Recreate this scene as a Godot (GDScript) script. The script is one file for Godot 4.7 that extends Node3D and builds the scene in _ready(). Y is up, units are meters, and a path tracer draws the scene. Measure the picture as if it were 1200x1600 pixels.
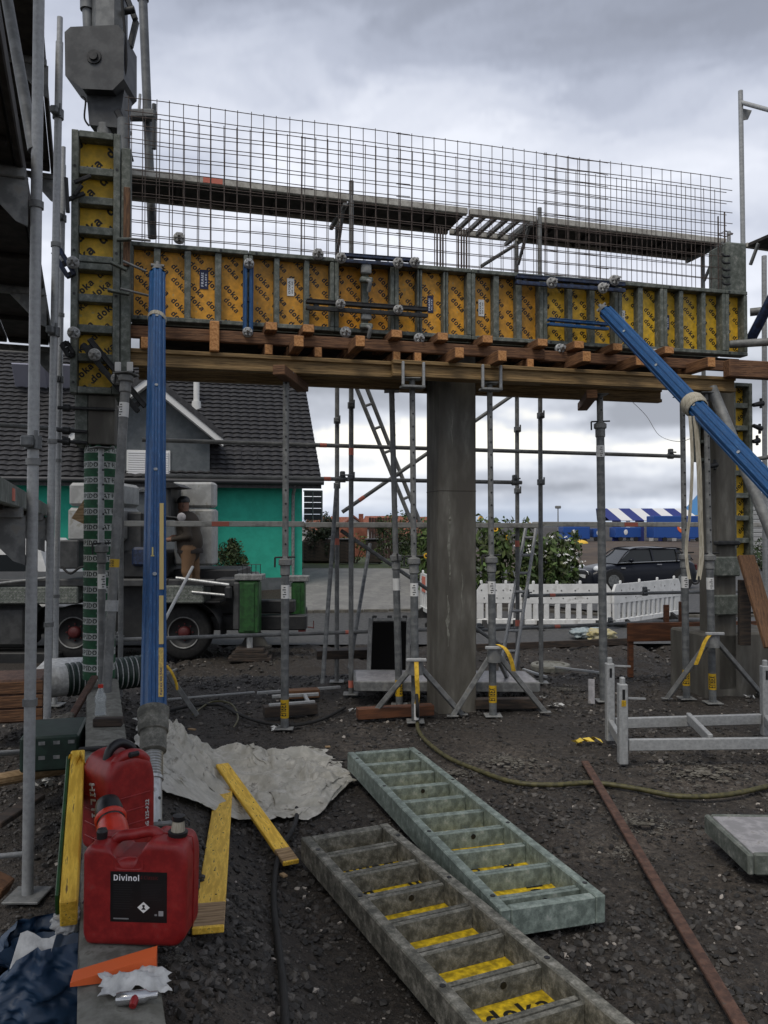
extends Node3D
# A building site: beam formwork over a concrete column, scaffolds, foreground panels and cans.
# x right, y up, depth runs along -z.  Metres.

const F := 1250.0                       # focal length of the photograph, in its pixels
const EYE := Vector3(0, 1.65, 0)
const PITCH := 0.0176
const PHI := 0.2443                     # the beam runs 14 degrees away to the right

var rng := RandomNumberGenerator.new()
var M := {}
var BF := Transform3D(Basis(Vector3.UP, PHI), Vector3(0, 0, -6.87))

class MB:
	var v := PackedVector3Array()
	var n := PackedVector3Array()
	var t := PackedVector2Array()
	var c := PackedColorArray()
	var ix := PackedInt32Array()
	var xf := Transform3D()
	var col := Color.WHITE
	var colored := false

	func put(p: Vector3, nn: Vector3, u := Vector2.ZERO) -> int:
		v.append(xf * p)
		n.append((xf.basis * nn).normalized())
		t.append(u)
		c.append(col)
		return v.size() - 1

	# a convex flat face whose outside lies towards out
	func face(p: Array, out: Vector3, uvs := []) -> void:
		var nn := Vector3.ZERO
		for i in range(1, p.size() - 1):
			nn += (p[i] - p[0]).cross(p[i + 1] - p[0])
		if nn.length_squared() < 1e-16:
			return
		var flip := nn.dot(out) < 0
		nn = nn.normalized() * (-1.0 if flip else 1.0)
		var at := v.size()
		for i in p.size():
			put(p[i], nn, uvs[i] if uvs.size() else Vector2.ZERO)
		for i in range(1, p.size() - 1):
			if flip:
				ix.append_array([at, at + i, at + i + 1])
			else:
				ix.append_array([at, at + i + 1, at + i])

	func box(size: Vector3, at := Vector3.ZERO, bevel := 0.0, turn := Basis()) -> MB:
		var keep := xf
		xf = xf * Transform3D(turn, at)
		var h := size / 2.0
		var b := minf(bevel, minf(h.x, minf(h.y, h.z)) * 0.8)
		for ax in 3:
			for s in [-1.0, 1.0]:
				var o := Vector3.ZERO
				o[ax] = s
				var q := []
				var a1 := (ax + 1) % 3
				var a2 := (ax + 2) % 3
				for k in [[-1, -1], [1, -1], [1, 1], [-1, 1]]:
					var p := Vector3.ZERO
					p[ax] = s * h[ax]
					p[a1] = k[0] * (h[a1] - b)
					p[a2] = k[1] * (h[a2] - b)
					q.append(p)
				face(q, o, [Vector2(0, 1), Vector2(1, 1), Vector2(1, 0), Vector2(0, 0)])
				if b > 0.0 and s > 0.0:
					for s1 in [-1.0, 1.0]:
						for s2 in [-1.0, 1.0]:
							var e := []
							for m in [[0, -1], [0, 1], [1, 1], [1, -1]]:
								var p := Vector3.ZERO
								p[ax] = m[1] * (h[ax] - b)
								p[a1] = s1 * (h[a1] - (0.0 if m[0] == 0 else b))
								p[a2] = s2 * (h[a2] - (b if m[0] == 0 else 0.0))
								e.append(p)
							var o2 := Vector3.ZERO
							o2[a1] = s1
							o2[a2] = s2
							face(e, o2)
		if b > 0.0:
			for sx in [-1.0, 1.0]:
				for sy in [-1.0, 1.0]:
					for sz in [-1.0, 1.0]:
						face([Vector3(sx * h.x, sy * (h.y - b), sz * (h.z - b)), Vector3(sx * (h.x - b), sy * h.y, sz * (h.z - b)), Vector3(sx * (h.x - b), sy * (h.y - b), sz * h.z)], Vector3(sx, sy, sz))
		xf = keep
		return self

	# a box laid from a to b with a cross-section w (level) by h
	func bar(a: Vector3, b: Vector3, w: float, h: float, bevel := 0.0) -> MB:
		var keep := xf
		xf = xf * MB.along(a, b)
		box(Vector3(w, (b - a).length(), h), Vector3(0, (b - a).length() / 2, 0), bevel)
		xf = keep
		return self

	static func along(a: Vector3, b: Vector3) -> Transform3D:
		var y := (b - a).normalized()
		var x := y.cross(Vector3.UP)
		if x.length() < 0.02:
			x = Vector3.RIGHT
		x = x.normalized()
		return Transform3D(Basis(x, y, x.cross(y).normalized()), a)

	func tube(a: Vector3, b: Vector3, r0: float, r1 := -1.0, seg := 10, caps := true) -> MB:
		if r1 < 0:
			r1 = r0
		var f := MB.along(a, b).basis
		var at := v.size()
		for i in seg + 1:
			var g := TAU * i / seg
			var d := f.x * cos(g) + f.z * sin(g)
			put(a + d * r0, d, Vector2(float(i) / seg, 1))
			put(b + d * r1, d, Vector2(float(i) / seg, 0))
		for i in seg:
			var k := at + i * 2
			ix.append_array([k, k + 2, k + 1, k + 1, k + 2, k + 3])
		if caps:
			var p0 := []
			var p1 := []
			for i in seg:
				var g := TAU * i / seg
				var d := f.x * cos(g) + f.z * sin(g)
				p0.append(a + d * r0)
				p1.append(b + d * r1)
			face(p0, a - b)
			face(p1, b - a)
		return self

	func path(p: Array, r: float, seg := 8, ends := true) -> MB:
		var at := v.size()
		var side := Vector3.ZERO
		for i in p.size():
			var d: Vector3 = (p[mini(i + 1, p.size() - 1)] - p[maxi(i - 1, 0)]).normalized()
			if i == 0:
				side = d.cross(Vector3.UP if absf(d.y) < 0.9 else Vector3.RIGHT).normalized()
			side = (side - d * side.dot(d)).normalized()
			var up := side.cross(d)
			var rr := r
			if ends and (i == 0 or i == p.size() - 1):
				rr = r * 0.6
			for k in seg + 1:
				var g := TAU * k / seg
				var o := side * cos(g) + up * sin(g)
				put(p[i] + o * rr, o, Vector2(float(k) / seg, i))
		for i in p.size() - 1:
			for k in seg:
				var a := at + i * (seg + 1) + k
				var b := a + seg + 1
				ix.append_array([a, a + 1, b, a + 1, b + 1, b])
		return self

	# profile: Vector2(radius, height), from the bottom up, turned about y
	func lathe(p: Array, seg := 20, smooth := true) -> MB:
		for i in p.size() - 1:
			var a: Vector2 = p[i]
			var b: Vector2 = p[i + 1]
			var d := b - a
			var nn := Vector2(d.y, -d.x).normalized()
			var na := nn
			var nb := nn
			if smooth:
				if i > 0:
					var e: Vector2 = a - p[i - 1]
					var q := Vector2(e.y, -e.x).normalized()
					if q.dot(nn) > 0.5:
						na = (q + nn).normalized()
				if i < p.size() - 2:
					var e: Vector2 = p[i + 2] - b
					var q := Vector2(e.y, -e.x).normalized()
					if q.dot(nn) > 0.5:
						nb = (q + nn).normalized()
			var at := v.size()
			for k in seg + 1:
				var g := TAU * k / seg
				var o := Vector3(cos(g), 0, sin(g))
				put(o * a.x + Vector3.UP * a.y, o * na.x + Vector3.UP * na.y, Vector2(float(k) / seg, float(i) / (p.size() - 1)))
				put(o * b.x + Vector3.UP * b.y, o * nb.x + Vector3.UP * nb.y, Vector2(float(k) / seg, float(i + 1) / (p.size() - 1)))
			for k in seg:
				var q := at + k * 2
				ix.append_array([q, q + 2, q + 1, q + 1, q + 2, q + 3])
		return self

	# an outline in x and y, thick from z0 to z1
	func prism(poly: Array, z0: float, z1: float) -> MB:
		var pp := PackedVector2Array(poly)
		var tr := Geometry2D.triangulate_polygon(pp)
		for s in [z0, z1]:
			var o := Vector3(0, 0, s - (z0 + z1) / 2)
			for i in range(0, tr.size(), 3):
				var q := []
				for k in 3:
					q.append(Vector3(pp[tr[i + k]].x, pp[tr[i + k]].y, s))
				face(q, o, [pp[tr[i]], pp[tr[i + 1]], pp[tr[i + 2]]])
		var area := 0.0
		for i in pp.size():
			area += pp[i].cross(pp[(i + 1) % pp.size()])
		for i in pp.size():
			var a := pp[i]
			var b := pp[(i + 1) % pp.size()]
			var d := b - a
			var o := Vector3(d.y, -d.x, 0) * signf(area)
			face([Vector3(a.x, a.y, z0), Vector3(b.x, b.y, z0), Vector3(b.x, b.y, z1), Vector3(a.x, a.y, z1)], o)
		return self

	# a smooth sheet from a function of (u, v) in 0..1; the upper side is towards dv x du
	func sheet(nu: int, nv: int, fn: Callable) -> MB:
		var at := v.size()
		var p := PackedVector3Array()
		for j in nv + 1:
			for i in nu + 1:
				p.append(fn.call(float(i) / nu, float(j) / nv))
		for j in nv + 1:
			for i in nu + 1:
				var du := p[j * (nu + 1) + mini(i + 1, nu)] - p[j * (nu + 1) + maxi(i - 1, 0)]
				var dv := p[mini(j + 1, nv) * (nu + 1) + i] - p[maxi(j - 1, 0) * (nu + 1) + i]
				var nn := du.cross(dv)
				put(p[j * (nu + 1) + i], nn.normalized() if nn.length_squared() > 0 else Vector3.UP, Vector2(float(i) / nu, float(j) / nv))
		for j in nv:
			for i in nu:
				var a := at + j * (nu + 1) + i
				var b := a + nu + 1
				ix.append_array([a, b, a + 1, a + 1, b, b + 1])
		return self

	func ball(at: Vector3, r: Vector3, seg := 12, rings := 8) -> MB:
		var k := v.size()
		for j in rings + 1:
			var e := PI * j / rings
			for i in seg + 1:
				var g := TAU * i / seg
				var d := Vector3(sin(e) * cos(g), cos(e), sin(e) * sin(g))
				put(at + d * r, (d / r).normalized(), Vector2(float(i) / seg, float(j) / rings))
		for j in rings:
			for i in seg:
				var a := k + j * (seg + 1) + i
				var b := a + seg + 1
				ix.append_array([a, b, a + 1, a + 1, b, b + 1])
		return self

	# a slack, creased lump
	func lump(r: Vector3, sd: int, rough := .3, seg := 28, rings := 18) -> MB:
		var nz := FastNoiseLite.new()
		nz.seed = sd
		nz.frequency = 1.1
		nz.fractal_octaves = 4
		return sheet(seg, rings, func(u, v):
			var g: float = TAU * u
			var e: float = PI * v
			var d := Vector3(sin(e) * cos(g), cos(e), -sin(e) * sin(g))
			var k := 1.0 + rough * nz.get_noise_3dv(d * 1.2) - rough * .6 * absf(nz.get_noise_3dv(d * 2.6 + Vector3(5, 0, 0)))
			var q := Vector3(signf(d.x) * pow(absf(d.x), .7), d.y, signf(d.z) * pow(absf(d.z), .7))
			return q * r * k)

	func mesh() -> ArrayMesh:
		var m := ArrayMesh.new()
		if ix.is_empty():
			return m
		var a := []
		a.resize(Mesh.ARRAY_MAX)
		a[Mesh.ARRAY_VERTEX] = v
		a[Mesh.ARRAY_NORMAL] = n
		a[Mesh.ARRAY_TEX_UV] = t
		if colored:
			a[Mesh.ARRAY_COLOR] = c
		a[Mesh.ARRAY_INDEX] = ix
		m.add_surface_from_arrays(Mesh.PRIMITIVE_TRIANGLES, a)
		return m

# ---------------------------------------------------------------- places
func ray(px: float, py: float) -> Vector3:
	var d := Vector3((px - 600.0) / F, (800.0 - py) / F, -1.0)
	return Vector3(d.x, d.y * cos(PITCH) + sin(PITCH), d.y * sin(PITCH) - cos(PITCH))

func P(px: float, py: float, depth: float) -> Vector3:      # the point at that depth
	var d := ray(px, py)
	return EYE + d * (depth / -d.z)

func G(px: float, py: float, y := 0.0) -> Vector3:          # the point on a level plane
	var d := ray(px, py)
	return EYE + d * ((y - EYE.y) / d.y)

func GR(px: float, py: float, up := 0.0) -> Vector3:        # the point on the ground
	var d := ray(px, py)
	var s := 1.4
	while s < 400.0:
		var p := EYE + d * s
		if p.y < gh(p.x, -p.z) + up:
			return Vector3(p.x, gh(p.x, -p.z) + up, p.z)
		s += 0.004 * s
	return EYE + d * s

func L(px: float, py: float, zl: float, fr: Transform3D) -> Vector3:   # local point on the plane z = zl of a frame
	var inv := fr.affine_inverse()
	var o := inv * EYE
	var d := inv.basis * ray(px, py)
	return o + d * ((zl - o.z) / d.z)

func sst(a: float, b: float, x: float) -> float:
	return smoothstep(a, b, x)

func strip_x(z: float) -> float:        # right-hand edge of the concrete strip
	return -0.517 - 0.359 * (z - 1.93)

func gh(x: float, z: float) -> float:   # height of the ground, z is the depth
	var h := -0.62 * sst(8.6, 11.6, z)
	var wl := 1.0 - sst(2.6, 6.5, x)
	h += wl * 0.88 * sst(17.0, 25.0, z)
	h += (1.0 - wl) * (0.17 * sst(18.5, 25.0, z) + 0.61 * sst(34.0, 60.0, z))
	h -= 4.4 * sst(45.0, 140.0, z) * (1.0 - sst(4.0, 22.0, x))
	if z < 7.4:
		var s := (x - strip_x(z)) * 0.937
		var k := 1.0 - sst(5.9, 7.2, z)
		if s > -0.1:
			h += 0.38 * (1.0 - sst(0.03, 0.72, s)) * k
		else:
			h += 0.38 * (1.0 - sst(0.1, 0.24, -s)) * k
	return h

# ---------------------------------------------------------------- nodes
func thing(called: String, label: String, category: String, group := "", at := Transform3D()) -> Node3D:
	var o := Node3D.new()
	o.name = called
	o.transform = at
	tag(o, label, category, group)
	add_child(o, true)
	return o

func tag(o: Node, label: String, category: String, group := "") -> void:
	o.set_meta("label", label)
	o.set_meta("category", category)
	if group:
		o.set_meta("group", group)

func part(parent: Node, called: String, mb: MB, m: Material, label := "") -> MeshInstance3D:
	var o := MeshInstance3D.new()
	o.name = called
	o.mesh = mb.mesh()
	o.material_override = m
	if label:
		o.set_meta("label", label)
	parent.add_child(o, true)
	return o

func put_mesh(parent: Node, called: String, mesh: Mesh, m: Material, at: Transform3D) -> MeshInstance3D:
	var o := MeshInstance3D.new()
	o.name = called
	o.mesh = mesh
	o.material_override = m
	o.transform = at
	parent.add_child(o, true)
	return o

func solo(called: String, label: String, category: String, mb: MB, m: Material, group := "", at := Transform3D()) -> MeshInstance3D:
	var o := part(self, called, mb, m)
	o.transform = at
	tag(o, label, category, group)
	return o

func struct(called: String, mb: MB, m: Material) -> MeshInstance3D:
	var o := part(self, called, mb, m)
	o.set_meta("kind", "structure")
	return o

func stuff(o: Node) -> Node:
	o.set_meta("kind", "stuff")
	return o

func copy(o: Node3D, label: String, at: Transform3D) -> Node3D:
	var r: Node3D = o.duplicate()
	r.name = o.name
	r.transform = at
	r.set_meta("label", label)
	add_child(r, true)
	return r

func curve(p: Array, per := 8) -> Array:     # a smooth line through points
	var out := []
	for i in p.size() - 1:
		var a: Vector3 = p[maxi(i - 1, 0)]
		var b: Vector3 = p[i]
		var c: Vector3 = p[i + 1]
		var d: Vector3 = p[mini(i + 2, p.size() - 1)]
		for k in per:
			out.append(b.cubic_interpolate(c, a, d, float(k) / per))
	out.append(p[-1])
	return out

# ---------------------------------------------------------------- materials
func lin(r: float, g: float, b: float) -> Color:      # base colours of a wet, dull day
	var k := .44 + .58 * maxf(r, maxf(g, b))
	return Color(r * k, g * k, b * k).linear_to_srgb()

# a surface whose colour wanders between a, b (and c where the noise runs highest)
func mat(a: Color, b: Color, o := {}) -> StandardMaterial3D:
	var m := StandardMaterial3D.new()
	m.roughness = o.get("rough", 0.7)
	m.metallic = o.get("metal", 0.0)
	m.metallic_specular = o.get("spec", 0.5)
	var ns := FastNoiseLite.new()
	ns.seed = o.get("seed", M.size() * 7 + 3)
	ns.noise_type = o.get("type", FastNoiseLite.TYPE_SIMPLEX_SMOOTH)
	ns.frequency = o.get("freq", 0.012)
	ns.fractal_octaves = o.get("oct", 5)
	ns.fractal_gain = o.get("gain", 0.6)
	var g := Gradient.new()
	g.set_color(0, a)
	g.set_offset(0, o.get("lo", 0.3))
	g.set_color(1, b)
	g.set_offset(1, o.get("hi", 0.7))
	if o.has("c"):
		g.add_point(o.get("at", 0.85), o.c)
	var t := NoiseTexture2D.new()
	t.width = o.get("px", 256)
	t.height = t.width
	t.seamless = true
	t.noise = ns
	t.color_ramp = g
	m.albedo_texture = t
	m.uv1_triplanar = true
	var s: float = o.get("scale", 1.0)
	m.uv1_scale = o.get("scale3", Vector3(s, s, s))
	m.uv1_world_triplanar = o.get("world", false)
	if o.has("bump"):
		m.heightmap_enabled = true
		m.heightmap_scale = o.bump
		var h := NoiseTexture2D.new()
		h.width = t.width
		h.height = t.width
		h.seamless = true
		h.noise = ns
		m.heightmap_texture = h
	return m

func flat(c: Color, rough := 0.6, metal := 0.0, spec := 0.5) -> StandardMaterial3D:
	var m := StandardMaterial3D.new()
	m.albedo_color = c
	m.roughness = rough
	m.metallic = metal
	m.metallic_specular = spec
	return m

func pic(im: Image, rough := 0.6, tint := Color.WHITE, uvs := Vector2.ONE) -> StandardMaterial3D:
	var m := flat(tint, rough)
	m.albedo_texture = ImageTexture.create_from_image(im)
	m.uv1_scale = Vector3(uvs.x, uvs.y, 1)
	return m

# ---------------------------------------------------------------- print
var font_rid: RID
func word(s: String, size := 64) -> Image:       # a mask of printed letters
	var ts := TextServerManager.get_primary_interface()
	if not font_rid.is_valid():
		var f := SystemFont.new()
		f.font_names = ["Droid Sans"]
		f.font_weight = 700
		font_rid = f.get_rids()[0]
		set_meta("font", f)
	var w := 4.0
	for i in s.length():
		w += ts.font_get_glyph_advance(font_rid, size, ts.font_get_glyph_index(font_rid, size, s.unicode_at(i), 0)).x
	var im := Image.create(int(w) + 8, int(size * 1.3), false, Image.FORMAT_RGBA8)
	var x := 2.0
	for i in s.length():
		var g := ts.font_get_glyph_index(font_rid, size, s.unicode_at(i), 0)
		ts.font_render_glyph(font_rid, Vector2i(size, 0), g)
		var ti := ts.font_get_glyph_texture_idx(font_rid, Vector2i(size, 0), g)
		if ti >= 0:
			var r := ts.font_get_glyph_uv_rect(font_rid, Vector2i(size, 0), g)
			var src := ts.font_get_texture_image(font_rid, Vector2i(size, 0), ti)
			src.convert(Image.FORMAT_RGBA8)
			var off := ts.font_get_glyph_offset(font_rid, Vector2i(size, 0), g)
			im.blit_rect(src, Rect2i(r), Vector2i(int(x + off.x), int(size + off.y)))
		x += ts.font_get_glyph_advance(font_rid, size, g).x
	return im

# prints a mask into im: centre, size of the printed word in pixels, angle; wraps round the edges
func stamp(im: Image, mask: Image, at: Vector2, size: Vector2, ang: float, ink: Color) -> void:
	var r := int(size.length() / 2) + 2
	var co := cos(ang)
	var si := sin(ang)
	for dy in range(-r, r):
		for dx in range(-r, r):
			var u := (dx * co + dy * si) / size.x + 0.5
			var w := (-dx * si + dy * co) / size.y + 0.5
			if u < 0 or u >= 1 or w < 0 or w >= 1:
				continue
			var a := mask.get_pixel(int(u * mask.get_width()), int(w * mask.get_height()))
			var k := a.a * a.r * ink.a
			if k > 0.02:
				var x := posmod(int(at.x) + dx, im.get_width())
				var y := posmod(int(at.y) + dy, im.get_height())
				var o := im.get_pixel(x, y)
				im.set_pixel(x, y, o.lerp(Color(ink.r, ink.g, ink.b), k))

func speckle(im: Image, amount: float, freq := 0.02, sd := 1) -> void:
	var ns := FastNoiseLite.new()
	ns.seed = sd
	ns.frequency = freq
	ns.fractal_octaves = 4
	var g := ns.get_seamless_image(im.get_width(), im.get_height())
	for y in im.get_height():
		for x in im.get_width():
			var k := 1.0 - amount * (1.0 - g.get_pixel(x, y).r)
			var o := im.get_pixel(x, y)
			im.set_pixel(x, y, Color(o.r * k, o.g * k, o.b * k))

# ---------------------------------------------------------------- materials of the place
func make_materials() -> void:
	M.form = mat(lin(.14, .16, .135), lin(.26, .28, .25), {rough = .6, scale = 1.7, freq = .012, c = lin(.38, .37, .33), at = .84, bump = .1, spec = .4, gain = .76, oct = 8, px = 512})
	M.form_mint = mat(lin(.18, .225, .2), lin(.33, .4, .355), {rough = .55, scale = 1.7, freq = .012, c = lin(.42, .46, .42), at = .8, bump = .15, gain = .76, oct = 8, px = 512})
	M.form_soiled = mat(lin(.12, .12, .1), lin(.31, .3, .255), {rough = .8, scale = 1.7, freq = .012, c = lin(.4, .39, .35), at = .82, bump = .3, gain = .78, oct = 8, px = 512})
	M.galv = mat(lin(.36, .37, .37), lin(.5, .51, .51), {rough = .5, metal = .2, scale = 4.0, type = FastNoiseLite.TYPE_CELLULAR, freq = .03, lo = .1, hi = .9})
	M.galv_dull = mat(lin(.22, .225, .22), lin(.34, .345, .335), {rough = .6, metal = .2, scale = 3.0, c = lin(.34, .33, .3), at = .85})
	M.galv_new = mat(lin(.45, .46, .45), lin(.66, .67, .66), {rough = .38, metal = .4, scale3 = Vector3(6, 1.5, 6), c = lin(.3, .28, .25), at = .85, gain = .7})
	M.prop_steel = mat(lin(.15, .16, .165), lin(.25, .26, .26), {rough = .55, metal = .2, scale = 3.0})
	M.blue = mat(lin(.007, .065, .2), lin(.013, .125, .34), {rough = .4, scale3 = Vector3(14, 1.6, 14), c = lin(.28, .36, .45), at = .88, gain = .8, lo = .2, hi = .8, px = 512})
	M.blue_dark = mat(lin(.012, .02, .05), lin(.03, .06, .15), {rough = .5, scale = 5.0})
	M.black_steel = mat(lin(.02, .022, .024), lin(.05, .05, .05), {rough = .55, scale = 6.0, metal = .2})
	M.concrete = mat(lin(.15, .14, .12), lin(.2, .19, .165), {rough = .85, scale3 = Vector3(1.4, .4, 1.4), c = lin(.26, .25, .22), at = .92, bump = .25, spec = .3})
	M.strip = mat(lin(.2, .195, .16), lin(.33, .325, .28), {rough = .9, scale = 2.0, c = lin(.14, .13, .1), at = .9, bump = .5, gain = .7})
	M.timber = mat(lin(.12, .055, .025), lin(.28, .14, .06), {rough = .8, scale3 = Vector3(16, 1.2, 16), bump = .2, c = lin(.07, .035, .02), at = .9})
	M.timber_x = mat(lin(.14, .062, .027), lin(.3, .145, .065), {rough = .8, scale3 = Vector3(1.2, 16, 16), bump = .2, c = lin(.07, .035, .02), at = .9})
	M.timber_z = mat(lin(.17, .075, .03), lin(.34, .165, .07), {rough = .8, scale3 = Vector3(16, 16, 1.2), bump = .2})
	M.timber_end = mat(lin(.45, .2, .065), lin(.62, .31, .12), {rough = .85, scale = 12.0, bump = .2})
	M.timber_pale = mat(lin(.3, .19, .09), lin(.48, .33, .18), {rough = .8, scale3 = Vector3(1.2, 10, 10), bump = .2})
	M.h20 = mat(lin(.2, .12, .04), lin(.36, .23, .09), {rough = .7, scale3 = Vector3(.9, 16, 14), bump = .1})
	M.board_dark = mat(lin(.035, .026, .02), lin(.09, .06, .04), {rough = .8, scale3 = Vector3(1.2, 8, 8), bump = .2})
	M.red_board = mat(lin(.13, .045, .016), lin(.24, .085, .03), {rough = .7, scale3 = Vector3(.8, 7, 7)})
	M.yellow_board = mat(lin(.72, .43, .04), lin(.92, .6, .075), {rough = .65, scale3 = Vector3(10, 1.2, 10), c = lin(.3, .17, .05), at = .88, gain = .7})
	M.rust = mat(lin(.1, .05, .033), lin(.2, .1, .065), {rough = .8, scale = 2.0, bump = .2, c = lin(.13, .1, .08), at = .8, gain = .75, oct = 8, px = 512})
	M.rebar = mat(lin(.1, .075, .065), lin(.2, .15, .125), {rough = .8, scale = 8.0})
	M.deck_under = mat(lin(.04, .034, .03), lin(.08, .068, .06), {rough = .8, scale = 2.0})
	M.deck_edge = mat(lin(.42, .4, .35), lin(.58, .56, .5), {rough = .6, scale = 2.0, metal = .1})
	M.ply = mat(lin(.33, .32, .33), lin(.45, .44, .45), {rough = .5, scale = 3.0, c = lin(.3, .28, .26), at = .85})
	M.red = mat(lin(.33, .013, .014), lin(.43, .022, .021), {rough = .42, scale = 2.0, c = lin(.4, .05, .045), at = .9, gain = .7, oct = 8, px = 512})
	M.red_new = mat(lin(.55, .03, .015), lin(.68, .045, .02), {rough = .35, scale = 4.0})
	M.black = flat(lin(.014, .014, .016), .45)
	M.matte = flat(lin(.012, .012, .012), .95, 0, .15)
	M.nut = mat(lin(.36, .36, .35), lin(.46, .46, .44), {rough = .6, scale = 3.0})
	M.rubber = mat(lin(.012, .012, .012), lin(.03, .029, .027), {rough = .8, scale = 4.0})
	M.hose = mat(lin(.07, .065, .02), lin(.17, .15, .05), {rough = .6, scale = 6.0})
	M.orange = flat(lin(.8, .14, .03), .6)
	M.mark = flat(lin(.66, .19, .13), .7)
	M.white = mat(lin(.66, .66, .64), lin(.75, .75, .73), {rough = .5, scale = .7, c = lin(.56, .55, .52), at = .9})
	M.paper = mat(lin(.55, .55, .53), lin(.72, .72, .7), {rough = .8, scale = 6.0, bump = .3})
	M.tarp = mat(lin(.5, .475, .4), lin(.68, .65, .57), {rough = .38, scale = 2.2, c = lin(.16, .14, .11), at = .9, bump = .15, gain = .7})
	M.tarp.backlight_enabled = true
	M.tarp.backlight = Color(.5, .5, .48)
	M.yellow_cloth = mat(lin(.6, .36, .02), lin(.78, .5, .04), {rough = .7, scale = 6.0, bump = .3})
	M.bag = mat(lin(.02, .06, .13), lin(.026, .08, .17), {rough = .45, scale = 3.0})
	M.strap = mat(lin(.4, .36, .27), lin(.56, .52, .42), {rough = .8, scale3 = Vector3(30, 3, 30)})
	M.asphalt = mat(lin(.085, .086, .087), lin(.14, .14, .138), {rough = .8, scale = 1.2, world = true, gain = .75, px = 512})
	M.paving = mat(lin(.24, .235, .225), lin(.31, .305, .285), {rough = .8, scale = .5, world = true, gain = .75})
	M.ground = mat(lin(.032, .025, .019), lin(.085, .07, .055), {rough = .78, scale = .8, world = true, gain = .8, px = 1024, freq = .02, oct = 7, c = lin(.1, .09, .075), at = .88, bump = 2.2, spec = .45})
	M.soil = mat(lin(.07, .057, .045), lin(.19, .158, .127), {rough = .78, scale = .8, world = true, gain = .8, px = 1024, freq = .02, oct = 7, c = lin(.27, .24, .2), at = .88, bump = 2.2, spec = .45})
	M.soil.vertex_color_use_as_albedo = true
	M.field = mat(lin(.09, .06, .04), lin(.15, .1, .06), {rough = .9, scale = .05, world = true, gain = .8})
	M.grass = mat(lin(.04, .07, .02), lin(.1, .13, .035), {rough = .9, scale = 1.0, world = true, gain = .8})
	M.stone = flat(Color.WHITE, .7)
	M.stone.vertex_color_use_as_albedo = true
	M.spill = mat(lin(.17, .155, .12), lin(.27, .25, .21), {rough = .95, scale = 3.0, world = true, gain = .8, bump = .6})
	M.teal = mat(lin(.03, .44, .31), lin(.036, .49, .345), {rough = .9, scale = .35, bump = .1, gain = .7, px = 512, oct = 8})
	M.render_grey = mat(lin(.15, .17, .18), lin(.19, .21, .22), {rough = .9, scale = 1.0})
	M.rooftile = mat(lin(.028, .028, .03), lin(.085, .083, .088), {rough = .55, scale = 1.1, gain = .8, oct = 8, px = 512})
	M.fascia = flat(lin(.72, .72, .7), .6)
	M.gutter = flat(lin(.07, .07, .075), .5, .2)
	M.solar = flat(lin(.4, .4, .48), .25)
	M.glass_dark = flat(lin(.03, .036, .04), .12, .0, .35)
	M.shutter = flat(lin(.72, .72, .72), .55)
	M.car = flat(lin(.012, .015, .026), .3, .0, .35)
	M.chrome = flat(lin(.6, .6, .6), .2, .8)
	M.lamp_glass = flat(lin(.7, .72, .74), .15)
	M.truck = mat(lin(.012, .013, .014), lin(.03, .03, .03), {rough = .6, scale = 1.5})
	M.truck_grey = mat(lin(.045, .047, .047), lin(.085, .086, .085), {rough = .55, scale = 1.2})
	M.truck_box = mat(lin(.36, .365, .35), lin(.45, .455, .44), {rough = .5, scale = 1.0, c = lin(.36, .35, .31), at = .85})
	M.green = mat(lin(.014, .08, .014), lin(.028, .14, .026), {rough = .5, scale = 2.0})
	M.dark_green = mat(lin(.01, .034, .022), lin(.022, .06, .04), {rough = .5, scale = 3.0})
	M.hub_red = flat(lin(.13, .012, .012), .6)
	M.crane = mat(lin(.05, .055, .06), lin(.1, .105, .11), {rough = .55, scale = 1.6, metal = .15})
	M.crane_pale = mat(lin(.16, .17, .175), lin(.25, .26, .26), {rough = .5, scale = 1.6, metal = .2})
	M.circus_blue = flat(lin(.01, .085, .38), .6)
	M.circus_navy = flat(lin(.03, .05, .27), .7)
	M.circus_white = flat(lin(.72, .72, .72), .7)
	M.circus_sky = flat(lin(.07, .25, .52), .7)
	M.circus_yellow = flat(lin(.75, .55, .08), .7)
	M.roof_red = mat(lin(.26, .085, .05), lin(.38, .14, .085), {rough = .9, scale = .6})
	M.wall_white = flat(lin(.62, .61, .58), .9)
	M.brown_fence = mat(lin(.05, .022, .016), lin(.09, .04, .03), {rough = .8, scale = 1.0})
	M.siding = flat(lin(.4, .41, .41), .6)
	M.leaf = flat(Color.WHITE, .7)
	M.leaf.vertex_color_use_as_albedo = true
	M.leaf.backlight_enabled = true
	M.leaf.backlight = Color(.3, .3, .3)
	M.tint = flat(Color.WHITE, .8)
	M.tint.vertex_color_use_as_albedo = true
	M.pet = flat(Color(.9, .95, .97, .12), .06)
	M.pet.transparency = BaseMaterial3D.TRANSPARENCY_ALPHA
	M.pane = flat(Color(.75, .82, .84, .3), .06)
	M.pane.transparency = BaseMaterial3D.TRANSPARENCY_ALPHA

	# printed sheets ---------------------------------------------------
	var dk := word("doka", 96)
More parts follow.
